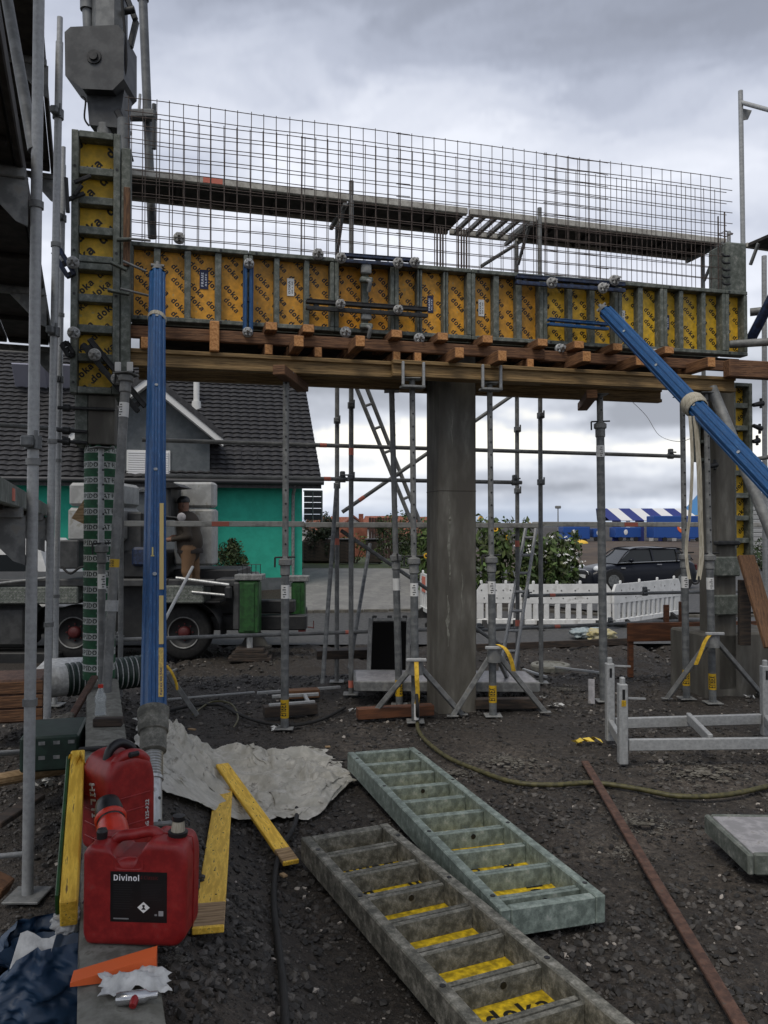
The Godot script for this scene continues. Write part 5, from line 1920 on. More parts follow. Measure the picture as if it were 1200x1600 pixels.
func build_scaffold() -> void:
	var A := P(183, 271, 7.25)
	var E := P(1140, 385, 9.1)
	E.y = A.y
	var at := func(px):          # where the front edge meets that column of the picture
		var u: float = (px - 600.0) / F
		var d := E - A
		var t := (-A.x - A.z * u) / (d.x + d.z * u)
		return A + d * t
	var d1 := deck("long scaffold deck seen from below at the upper left behind the mesh", at.call(150), at.call(547), .62)
	var mk := MB.new()
	mk.box(Vector3(.18, .05, .004), Vector3(1.02, .035, .003))
	part(d1, "red_mark", mk, M.mark)
	var d2 := deck("scaffold deck with pale edge in the middle behind the mesh", at.call(550), at.call(733), .62)
	deck("open scaffold deck frame with bare rungs between two closed decks", at.call(735), at.call(842), .62, true)
	deck("scaffold deck at the upper right behind the mesh", at.call(846), at.call(1140), .62)
	# standards
	var zf := func(px): return -at.call(px).z + .02
	var stds := [["front scaffold standard left of centre behind the beam", 549, 283, 556, 1106, 0.0, [.02, .47]], ["rear scaffold standard with red marks left of centre", 527, 340, 531, 1000, .66, [.3]], ["front scaffold standard right of the column with a thin shaft", 843, 325, 857, 1080, 0.0, []], ["rear scaffold standard right of the column behind the ladder", 807, 372, 811, 990, .66, [.12, .3]], ["short scaffold standard near the right formwork column", 1098, 398, 1102, 1005, .3, [.35]], ["scaffold standard hidden partly by the left formwork tower", 193, 200, 196, 1000, .3, []]]
	for s in stds:
		var z: float = zf.call(s[1]) + s[5]
		var top := P(s[1], s[2], z)
		var bot := Vector3(top.x, gh(top.x, z), top.z)
		var o := tube_thing("scaffold_standard", s[0], "scaffold pole", "scaffold standards behind the beam", bot, top, .024, M.galv_dull, s[6], [.42, .56])
		part(o, "base_plate", MB.new().box(Vector3(.15, .012, .15), Vector3(0, .006, 0), .003), M.galv_dull)
	# brackets under the decks
	for e in [[527, 345, .3], [808, 372, .3], [1098, 400, .3]]:
		var z: float = zf.call(e[0]) + .3
		var p := P(e[0], e[1], z)
		var o := thing("deck_bracket", "scaffold bracket under the deck %s" % {527: "left of centre", 808: "beside the open frame", 1098: "at its right end"}[e[0]], "bracket", "scaffold brackets", Transform3D(Basis(Vector3.UP, .28), p))
		part(o, "arm", MB.new().bar(Vector3(0, .03, -.3), Vector3(0, .03, .36), .04, .04, .004), M.galv_dull)
		part(o, "gusset", MB.new().bar(Vector3(0, -.3, .02), Vector3(0, .02, .28), .03, .03, .004), M.galv_dull)
	# rails
	var rails := [["upper guard rail tube crossing behind the column", 222, 687, 7.6, 1062, 713, 9.0, .021, [.3]], ["second guard rail tube crossing left of the column", 222, 743, 7.6, 815, 754, 8.5, .021, [.46]], ["low ledger tube near the ground left of the column", 175, 1000, 7.9, 690, 983, 8.6, .02, [.7]], ["upper ledger tube in front of the white barriers", 815, 931, 9.4, 1185, 923, 10.2, .02, [.12]], ["lower ledger tube at the foot of the white barriers", 740, 985, 9.2, 1150, 966, 10.0, .02, [.3]]]
	for r in rails:
		tube_thing("guard_rail", r[0], "scaffold tube", "horizontal scaffold tubes behind the beam", P(r[1], r[2], r[3]), P(r[4], r[5], r[6]), r[7], M.galv_dull, r[8], [.02, .5, .98])
	# boards edge on at eye level
	var d_away := Vector3(-.26, 0, -.96)
	for e in [[192, 475, 7.6, 8.2, 818, .68, "pale edge-on toe board with a red mark left of the scaffold standards"], [478, 845, 8.2, 8.9, 820, 9.0, "pale edge-on toe board passing behind the concrete column"], [850, 1240, 8.9, 9.7, 819, .33, "pale edge-on toe board with a red mark before the striped tent"]]:
		var a := P(e[0], e[4], e[2])
		var b := P(e[1], e[4] + 1, e[3])
		var o := thing("toe_board", e[6], "toe board", "edge-on boards at eye level", MB.along(a, b))
		var ln := (b - a).length()
		part(o, "board", MB.new().box(Vector3(.055, ln, .32), Vector3(0, ln / 2, .16), .006), M.deck_edge)
		if e[5] < 2.0:
			part(o, "red_mark", MB.new().box(Vector3(.045, .17, .003), Vector3(0, ln * (e[5] if e[5] < .5 else .52), -.002)), M.mark)
		var bk := Vector3(d_away.x, 0, d_away.z)
		bk = (bk - o.basis.y * bk.dot(o.basis.y)).normalized()
		o.basis = Basis(o.basis.y.cross(bk), o.basis.y, bk)
	# diagonals
	var dg := [["steep diagonal brace rising from the left standard towards the column", 535, 800, 8.3, 680, 700, 8.6, [.2]], ["diagonal brace rising right of the column under the beam", 742, 658, 8.8, 806, 614, 9.0, []], ["diagonal brace falling from the left standard to the barrier", 533, 829, 8.5, 692, 937, 8.9, []], ["diagonal brace running to the ground right of the column", 740, 980, 8.9, 790, 1013, 9.0, []], ["diagonal brace above the beam beside the open deck frame", 752, 416, 9.0, 838, 362, 9.2, []], ["slanting dark rod hooked to the rear standard with red marks", 526, 760, 8.0, 504, 1068, 7.6, []], ["slanting dark rod right of the scaffold standards", 527, 840, 8.9, 488, 1050, 8.0, []]]
	dg[6] = ["slanting dark pole crossing behind the front scaffold standard", 578, 850, 9.2, 546, 1045, 8.2, []]
	for r in dg:
		tube_thing("brace_tube", r[0], "brace", "diagonal scaffold braces", P(r[1], r[2], r[3]), P(r[4], r[5], r[6]), .021, M.galv_dull if r[1] > 530 and r[1] != 578 else M.prop_steel, r[7])
	# lattice girder leaning behind the beam
	var g0 := P(557, 606, 8.7)
	var g1 := P(647, 826, 8.9)
	var h0 := P(573, 606, 8.75)
	var h1 := P(660, 826, 8.95)
	var lt := thing("lattice_girder", "slim grey lattice girder leaning behind the props left of the column", "lattice girder", "")
	part(lt, "chord", MB.new().tube(g0, g1, .023), M.galv_dull)
	part(lt, "chord", MB.new().tube(h0, h1, .023), M.galv_dull)
	for t in [.12, .28, .45, .62, .78, .92]:
		part(lt, "rung", MB.new().tube(g0.lerp(g1, t + .01), h0.lerp(h1, t - .012), .016), M.galv_dull)
	# aluminium ladder
	var la := thing("ladder", "aluminium ladder leaning in front of the flowers and the white barriers", "ladder", "")
	var l0 := GR(778, 1052)
	l0 = P(779, 1062, 8.4)
	var l1 := P(822, 823, 9.5)
	var r0 := P(801, 1062, 8.4)
	var r1 := P(838, 823, 9.5)
	part(la, "stile", MB.new().bar(l0, l1, .026, .06, .005), M.galv)
	part(la, "stile", MB.new().bar(r0, r1, .026, .06, .005), M.galv)
	for i in 8:
		var t := (i + .35) / 8.0
		part(la, "rung", MB.new().tube(l0.lerp(l1, t), r0.lerp(r1, t), .017, -1, 8), M.galv)
	# the grey pipe and its collar behind the mesh at the upper left
	var pp := tube_thing("boom_pipe", "thick grey pipe rising out of the picture beside the crane boom", "pipe", "", P(238, 372, 8.0), P(221, -60, 8.0), .044, M.crane_pale, [], [])
	part(pp, "joint_sleeve", MB.new().tube(Vector3(0, 2.42, 0), Vector3(0, 2.9, 0), .058, -1, 14), M.crane_pale)
	var cl := thing("pipe_clamp", "grey clamp arm gripping the thick pipe behind the mesh", "clamp", "", Transform3D(Basis(), P(215, 180, 7.9)))
	part(cl, "arm", MB.new().box(Vector3(.3, .1, .1), Vector3(.04, 0, 0), .02), M.crane_pale)
	part(cl, "pin", MB.new().tube(Vector3(.02, .02, .02), Vector3(.03, .2, .02), .014), M.galv)
	part(cl, "pin", MB.new().tube(Vector3(.17, -.35, .02), Vector3(.17, .1, .02), .022), M.crane)

# ---------------------------------------------------------------- props
func prop(label: String, base: Vector3, top: Vector3, ro: float, ri: float, frac: float, mo: Material, mi: Material, o := {}) -> Node3D:
	var at := MB.along(base, top)
	var ln := (top - base).length()
	var n := thing("steel_prop", label, "prop", o.get("group", "steel props under the beam"), at)
	var k := ln * frac
	part(n, "outer_tube", MB.new().tube(Vector3(0, .006, 0), Vector3(0, k, 0), ro, -1, 18), mo)
	var it: Node = part(n, "inner_tube", MB.new().tube(Vector3(0, k - .05, 0), Vector3(0, ln - .005, 0), ri, -1, 16), mi)
	var ho := MB.new()
	var nh := int((ln - k) / .11)
	for i in nh:
		ho.tube(Vector3(.004, k + .14 + i * .11, ri - .006), Vector3(.004, k + .14 + i * .11, ri + .0015), .0085, -1, 8)
	stuff(part(it, "pin_hole", ho, M.black))
	var cl := MB.new()
	cl.xf = Transform3D(Basis(), Vector3(0, k - .02, 0))
	cl.lathe([Vector2(ro, -.1), Vector2(ro + .008, -.09), Vector2(ro + .008, -.02), Vector2(ro + .022, -.01), Vector2(ro + .022, .03), Vector2(ri + .006, .045), Vector2(ri, .06)], 18, false)
	part(n, "collar", cl, M.galv_dull)
	var hn := MB.new()
	hn.tube(Vector3(-ro - .05, k + .03, ro * .4), Vector3(ro + .05, k + .035, ro * .5), .008, -1, 6)
	hn.tube(Vector3(-ro - .05, k + .03, ro * .4), Vector3(-ro - .05, k - .05, ro * .5), .008, -1, 6)
	part(n, "handle", hn, M.black_steel)
	var wl := MB.new()
	wl.xf = Transform3D(Basis(), Vector3(0, k - .25, 0))
	wl.tube(Vector3(0, -.055, 0), Vector3(0, .055, 0), ro + .0015, -1, 18, false)
	part(n, "white_label", wl, M.white)
	for i in 5:
		part(n, "label_print", MB.new().box(Vector3(.016 + .012 * (i % 2), .007, .002), Vector3(.003 * (i % 3) - .004, k - .29 + i * .019, ro + .002)), M.black)
	part(n, "base_plate", MB.new().box(Vector3(.15, .008, .15), Vector3(0, .004, 0), .002), M.galv_dull)
	part(n, "head_plate", MB.new().box(Vector3(.14, .008, .14), Vector3(0, ln, 0), .002), M.galv_dull)
	if o.has("band"):
		var b: float = o.band
		var bd := MB.new()
		bd.box(Vector3(ro * 1.5, .15, .003), Vector3(0, b, ro + .001))
		part(n, "yellow_label", MB.new().tube(Vector3(0, b - .075, 0), Vector3(0, b + .075, 0), ro + .0015, -1, 16, false), M.sticker_yellow)
	return n

func tripod(label: String, c: Vector3, feet: Array) -> Node3D:
	var o := thing("prop_tripod", label, "tripod", "folding tripods round the props")
	for f in feet:
		var d: Vector3 = (f - c).normalized()
		part(o, "leg", MB.new().bar(c + d * .06, f, .034, .045, .005), M.galv_dull)
		part(o, "foot", MB.new().box(Vector3(.1, .01, .06), f + Vector3(0, .006, 0), .003), M.galv_dull)
	part(o, "clamp_ring", MB.new().tube(c - Vector3(0, .1, 0), c + Vector3(0, .03, 0), .062, -1, 14), M.galv_dull)
	part(o, "clamp_wing", MB.new().box(Vector3(.17, .028, .03), c + Vector3(0, .03, .06), .006), M.galv)
	return o

func build_props() -> void:
	var b := func(px, py): return GR(px, py)
	var top := func(px, zl, y := 2.9): return BF * Vector3(L(px, 610, zl, BF).x, y, zl)
	# front row: foot on the ground below the front beam
	var list := [["steel prop with pin holes at the left, its yellow label near the ground", 447, .1, 445, 0.0, .47, .16, .033, .026],
		["steel prop just left of the concrete column leaning slightly, between two brighter tubes", 612, -.5, 624, -.5, .47, .16, .033, .026],
		["steel prop with pin holes standing in the tripod left of the concrete column", 644, .14, 649, .14, .47, 0.0, .033, .025],
		["steel prop with pin holes standing in the tripod right of the concrete column", 765, .1, 770, .1, .47, .19, .033, .025],
		["thick dark prop in front of the white barriers right of the column", 937, -.2, 943, -.2, .9, 0.0, .038, .03],
		["steel prop at the right with a short yellow label, behind the tripod leg", 1066, -.1, 1072, -.1, .47, .2, .033, .025],
		["steel prop standing in the rightmost tripod beside the right formwork column", 1103, .12, 1113, .12, .47, .2, .033, .025]]
	for e in list:
		var t: Vector3 = top.call(e[1], e[2])
		var f := P(e[3], 1000, -t.z)
		var base := Vector3(f.x, 0, f.z)
		base = Vector3(f.x, gh(f.x, -f.z), f.z)
		prop(e[0], base, t, e[7], e[8], e[5], M.prop_steel, M.galv_dull, {band = e[6]} if e[6] > 0 else {})
	# tripods
	var c1: Vector3 = P(650, 1035, 6.72)
	tripod("tripod round the prop left of the concrete column, its hanging strap in front", c1, [GR(578, 1122), GR(722, 1118), GR(650, 1082)])
	var c2: Vector3 = P(772, 1016, 6.95)
	tripod("tripod right of the concrete column with its legs spread wide", c2, [GR(707, 1120), GR(852, 1114), GR(800, 1075)])
	var c3: Vector3 = P(1113, 994, 7.35)
	tripod("tripod beside the right formwork column", c3, [GR(1042, 1093), GR(1190, 1085), GR(1108, 1068)])
	# yellow tie straps on the tripods
	for e in [["yellow strap end hanging down the tripod left of the column", [c1 + Vector3(.0, .02, .07), c1 + Vector3(.004, -.12, .1), c1 + Vector3(.01, -.26, .08), c1 + Vector3(.0, -.34, .07)]], ["yellow strap draped over the tripod right of the column", [c2 + Vector3(.02, .06, .06), c2 + Vector3(.08, .03, .09), c2 + Vector3(.13, -.06, .09), c2 + Vector3(.16, -.17, .06)]], ["yellow strap hanging left of the rightmost tripod", [c3 + Vector3(-.02, .04, .06), c3 + Vector3(-.09, -.02, .08), c3 + Vector3(-.14, -.14, .08), c3 + Vector3(-.18, -.25, .07)]]]:
		var pts := curve(e[1], 5)
		var mb := MB.new()
		mb.sheet(1, pts.size() - 1, func(u, v): return pts[int(round(v * (pts.size() - 1)))] + Vector3((u - .5) * .036, 0, 0))
		mb.sheet(1, pts.size() - 1, func(u, v): return pts[int(round(v * (pts.size() - 1)))] + Vector3((.5 - u) * .036, 0, -.003))
		solo("tie_strap", e[0], "strap", mb, M.yellow_cloth, "yellow straps on the tripods")
	var wt := MB.new().tube(c1 + Vector3(0, -.33, .07), c1 + Vector3(0, -.46, .066), .02, -1, 10)
	solo("white_tag", "white tag hanging under the yellow strap left of the column", "tag", wt, M.white)
	# the two big blue props
	blue_prop("tall scuffed blue push-pull prop leaning from the foreground up to the left of the beam", P(238, 1302, 3.42), P(246, 412, 6.28), P(240, 1102, 3.72), .061, .04, true)
	blue_prop("blue push-pull prop leaning from the right edge up to the beam", Vector3(2.9, .0, -2.55), P(938, 478, 7.2), P(1260, 800, 4.75), .064, .04, false)
	# pale strap tied round the right blue prop
	var s0 := P(1084, 640, 5.98)
	var sw := thing("lifting_strap", "long pale strap tied round the right blue prop and hanging down", "strap", "")
	var ax := (P(938, 478, 7.2) - Vector3(2.9, 0, -2.55)).normalized()
	var pa := P(938, 478, 7.2)
	var knot := pa
	for i in 400:
		knot = pa.lerp(Vector3(2.9, 0, -2.55), i / 400.0)
		if 600.0 + F * (knot.x - EYE.x) / -knot.z > 1086.0:
			break
	var kz := -knot.z - .1
	var rg := MB.new()
	rg.xf = MB.along(knot, knot + ax)
	rg.lathe([Vector2(.072, -.05), Vector2(.08, -.045), Vector2(.082, .02), Vector2(.074, .03)], 16)
	rg.lathe([Vector2(.078, -.02), Vector2(.088, -.01), Vector2(.088, .04), Vector2(.08, .06)], 16)
	part(sw, "wrap", rg, M.strap)
	for e in [[[1078, 650], [1080, 720], [1078, 800], [1074, 860], [1078, 905]], [[1086, 650], [1090, 720], [1094, 800], [1098, 870], [1092, 906]]]:
		var pts := []
		for q in e:
			pts.append(P(q[0], q[1], kz))
		pts = curve(pts, 6)
		var mb := MB.new()
		var wdt := .022 if e[0][0] == 1078 else .034
		mb.sheet(1, pts.size() - 1, func(u, v): return pts[int(round(v * (pts.size() - 1)))] + Vector3((u - .5) * wdt, 0, .02 * sin(v * 6.0)))
		mb.sheet(1, pts.size() - 1, func(u, v): return pts[int(round(v * (pts.size() - 1)))] + Vector3((.5 - u) * wdt, 0, .02 * sin(v * 6.0) - .004))
		part(sw, "tail", mb, M.strap)
	var hk := MB.new().path(curve([P(1092, 900, kz), P(1091, 910, kz), P(1085, 912, kz), P(1081, 909, kz)], 5), .007)
	part(sw, "hook", hk, M.black_steel)
	var wi := MB.new().path(curve([P(985, 625, 7.4), P(1010, 650, 7.4), P(1030, 680, 7.2), P(1060, 690, 6.8), P(1084, 683, 6.2)], 6), .0025, 4)
	solo("thin_wire", "thin wire sagging between the beam and the pale strap", "wire", wi, M.galv_dull)

func blue_prop(label: String, base: Vector3, top: Vector3, seam: Vector3, ro: float, ri: float, left: bool) -> void:
	var at := MB.along(base, top)
	var ln := (top - base).length()
	var inv := at.affine_inverse()
	var k := (inv * seam).y
	var n := thing("push_pull_prop", label, "prop", "big blue raking props", at)
	# turn the section so that a flat side faces the viewer
	var tz := (inv.basis * (EYE - seam)).normalized()
	tz = Vector3(tz.x, 0, tz.z).normalized()
	var fr := Transform3D(Basis(Vector3.UP.cross(tz), Vector3.UP, tz), Vector3.ZERO)
	# fluted aluminium section: an octagon with grooves
	var sec := []
	for i in 8:
		var g := TAU * (i + .5) / 8
		var g2 := TAU * (i + 1.5) / 8
		var a := Vector2(cos(g), sin(g)) * ro * 1.06
		var b := Vector2(cos(g2), sin(g2)) * ro * 1.06
		var inw := -((a + b) / 2).normalized() * ro * .09
		sec.append(a)
		sec.append(a.lerp(b, .28))
		sec.append(a.lerp(b, .36) + inw)
		sec.append(a.lerp(b, .64) + inw)
		sec.append(a.lerp(b, .72))
	var mb := MB.new()
	mb.xf = fr * Transform3D(Basis(Vector3.RIGHT, -PI / 2), Vector3.ZERO)
	mb.prism(sec, k, ln - .16)
	part(n, "outer_tube", mb, M.blue)
	var tp := MB.new()
	tp.lathe([Vector2(ro * 1.06, ln - .16), Vector2(ro * .9, ln - .14), Vector2(ro * .5, ln - .05), Vector2(.018, ln - .04), Vector2(.018, ln + .01), Vector2(.001, ln + .01)], 16, false)
	part(n, "head", tp, M.galv_dull)
	part(n, "head_pin", MB.new().tube(fr * Vector3(-.05, ln - .03, 0), fr * Vector3(.05, ln - .03, 0), .014), M.galv_dull)
	var sl := MB.new()
	sl.lathe([Vector2(ri, k - .2), Vector2(ro * .98, k - .19), Vector2(ro * .98, k - .1), Vector2(ro * 1.12, k - .095), Vector2(ro * 1.16, k - .06), Vector2(ro * 1.12, k - .03), Vector2(ro * 1.2, k - .02), Vector2(ro * 1.2, k + .02), Vector2(ro * .9, k + .025)], 22, false)
	part(n, "adjusting_nut", sl, M.form_soiled)
	var th := MB.new()
	for i in 9:
		th.lathe([Vector2(ri, k - .31 + i * .013), Vector2(ri + .0055, k - .306 + i * .013), Vector2(ri, k - .3 + i * .013)], 20, false)
	th.lathe([Vector2(ri, k - .33), Vector2(ri + .007, k - .328), Vector2(ri + .007, k - .315), Vector2(ri, k - .313)], 20, false)
	part(n, "thread", th, M.galv_new)
	var it: Node = part(n, "inner_tube", MB.new().tube(Vector3(0, .01, 0), Vector3(0, k, 0), ri, -1, 22), M.galv_new)
	var ho := MB.new()
	for i in int(k / .1) - 3:
		var g := fr.basis * Vector3(.72, 0, .69)
		ho.tube(Vector3(0, .04 + i * .1, 0) + g * (ri - .006), Vector3(0, .04 + i * .1, 0) + g * (ri + .0015), .0075, -1, 8)
	stuff(part(it, "pin_hole", ho, M.black))
	part(n, "foot", MB.new().box(Vector3(.16, .02, .2), Vector3(0, .0, 0), .005), M.galv_dull)
	if left:
		# a yellow tape strip with print, two pale ties and a painted mark
		var e := fr * Vector3(.034, 0, ro * .965)
		var a0 := (inv * P(250, 1083, 3.75)).y
		var a1 := (inv * P(250, 1012, 3.95)).y
		var a2 := (inv * P(254, 812, 4.7)).y
		var q := MB.new()
		q.xf = fr
		q.face([Vector3(.022, a0, ro * .985), Vector3(.045, a0, ro * .985), Vector3(.045, a1, ro * .985), Vector3(.022, a1, ro * .985)], Vector3.BACK, [Vector2(0, 1), Vector2(1, 1), Vector2(1, 0), Vector2(0, 0)])
		part(n, "printed_strip", q, M.prop_print)
		var q2 := MB.new()
		q2.xf = fr
		q2.box(Vector3(.022, (a2 - a1) * .62, .002), Vector3(.035, a1 + (a2 - a1) * .67, ro * .985))
		q2.box(Vector3(.022, (a2 - a1) * .3, .002), Vector3(.034, a1 + (a2 - a1) * .17, ro * .985))
		part(n, "yellow_tape", q2, flat(lin(.62, .46, .17), .7))
		var yb := (inv * P(237, 880, 4.4)).y
		var mk := MB.new()
		mk.xf = fr
		mk.box(Vector3(.008, .06, .002), Vector3(-.012, yb, ro * .985))
		mk.box(Vector3(.018, .008, .002), Vector3(-.012, yb - .03, ro * .985))
		part(n, "painted_mark", mk, flat(lin(.62, .5, .16), .7))
		var tie := MB.new()
		for s in [496, 502]:
			var yy := (inv * P(245, s, 5.8)).y
			tie.xf = Transform3D(Basis(Vector3.BACK, -.2), Vector3(0, yy, 0))
			tie.lathe([Vector2(ro * 1.07, -.012), Vector2(ro * 1.12, -.008), Vector2(ro * 1.12, .008), Vector2(ro * 1.07, .012)], 16)
		part(n, "cord_tie", tie, M.strap)
	# bolts along the tube
	for i in 4:
		var y := k + (ln - k) * (.2 + .2 * i)
		part(n, "rivet", MB.new().tube(fr * Vector3(.0, y, ro * .9), fr * Vector3(.0, y, ro * .995), .012, -1, 8), M.galv)

# ---------------------------------------------------------------- near scaffold on the left
func build_left_scaffold() -> void:
	var a := GR(43, 1402)
	var d := Vector3(-.352, 0, -.936)
	var LF := Transform3D(Basis(d, Vector3.UP, d.cross(Vector3.UP)), Vector3(a.x, 0, a.z))
	var b := GR(72, 1206)
	var cpos := P(86, 1010, 7.4)
	cpos.y = gh(cpos.x, 7.4)
	for e in [["nearest galvanised scaffold pole at the left edge", a, P(62, -90, 3.6)], ["second galvanised scaffold pole at the left, ending in an open spigot", b, P(93, 66, 5.38)], ["third galvanised scaffold pole at the left, the shortest, close to the formwork tower", cpos, P(99, 258, 7.4)]]:
		var o := tube_thing("scaffold_pole", e[0], "scaffold pole", "galvanised poles of the left scaffold", e[1], e[2], .0245, M.galv, [], [.47] if e[1] == a else [.6, .9])
		var ln: float = (e[2] - e[1]).length()
		part(o, "base_plate", MB.new().box(Vector3(.16, .012, .16), Vector3(0, .006, 0), .003), M.galv_dull)
		part(o, "spindle", MB.new().tube(Vector3(0, .01, 0), Vector3(0, .2, 0), .019, -1, 10), M.rust)
		part(o, "spigot", MB.new().tube(Vector3(0, ln - .01, 0), Vector3(0, ln + .17, 0), .019, -1, 12), M.galv)
		for t in [.2, .45, .72]:
			var rs := MB.new()
			rs.tube(Vector3(0, ln * t - .015, 0), Vector3(0, ln * t + .015, 0), .034, -1, 8)
			part(o, "wedge_head", rs, M.galv_dull)
	# outer poles, mostly out of the picture
	for e in [[2.0, "outer scaffold pole behind the left decks, middle bay"], [4.0, "outer scaffold pole behind the left decks, far bay"]]:
		var q: Vector3 = LF * Vector3(e[0], 0, -.78)
		tube_thing("scaffold_pole", e[1], "scaffold pole", "galvanised poles of the left scaffold", q, q + Vector3(0, 5.6, 0), .0245, M.galv)
	# decks seen from below
	for e in [[3.27, "dark underside of the middle deck of the left scaffold"], [4.84, "dark underside of the upper deck of the left scaffold"], [1.745, "lowest deck of the left scaffold, edge on at eye level"]]:
		var o := thing("scaffold_deck", e[1], "scaffold deck", "decks of the left scaffold", LF * Transform3D(Basis(), Vector3(0, e[0], 0)))
		for k in 2:
			var z := -.24 - k * .34
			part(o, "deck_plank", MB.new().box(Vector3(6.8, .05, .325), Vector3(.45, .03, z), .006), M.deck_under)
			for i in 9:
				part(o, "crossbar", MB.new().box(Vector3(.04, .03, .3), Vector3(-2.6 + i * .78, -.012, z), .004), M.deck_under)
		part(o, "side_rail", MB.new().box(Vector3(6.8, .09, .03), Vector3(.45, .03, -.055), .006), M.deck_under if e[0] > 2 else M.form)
		for x in [.0, 1.95, 3.86]:
			var gs := MB.new()
			gs.xf = Transform3D(Basis(Vector3.UP, -PI / 2), Vector3(x, 0, 0))
			part(o, "transom", MB.new().box(Vector3(.045, .05, .74), Vector3(x, -.035, -.4), .006), M.galv_dull)
			gs.prism([Vector2(-.02, -.05), Vector2(-.26, -.05), Vector2(-.07, -.25), Vector2(-.02, -.27)], -.006, .006)
			part(o, "gusset", gs, M.galv_dull)
		if e[0] < 2:
			part(o, "red_mark", MB.new().box(Vector3(.1, .05, .004), Vector3(-.42, .03, -.038)), M.mark)
	tube_thing("brace_tube", "slanting brace rising to the left from the nearest galvanised pole", "brace", "braces of the left scaffold", P(53, 236, 3.6), P(6, -30, 3.85), .026, M.galv_dull)
	tube_thing("guard_rail", "thin rail of the left scaffold crossing the tiled roof", "scaffold tube", "rails of the left scaffold", P(-60, 660, 6.4), P(116, 672, 7.3), .02, M.galv_dull)
	tube_thing("guard_rail", "low pale tube lying across the left scaffold near the ground", "scaffold tube", "rails of the left scaffold", P(-40, 1180, 4.7), P(70, 1173, 5.3), .018, M.galv)
	tube_thing("guard_rail", "short pale tube end at the left edge beside the nearest pole's foot", "scaffold tube", "rails of the left scaffold", P(-40, 1342, 3.5), P(38, 1334, 3.62), .012, M.galv)

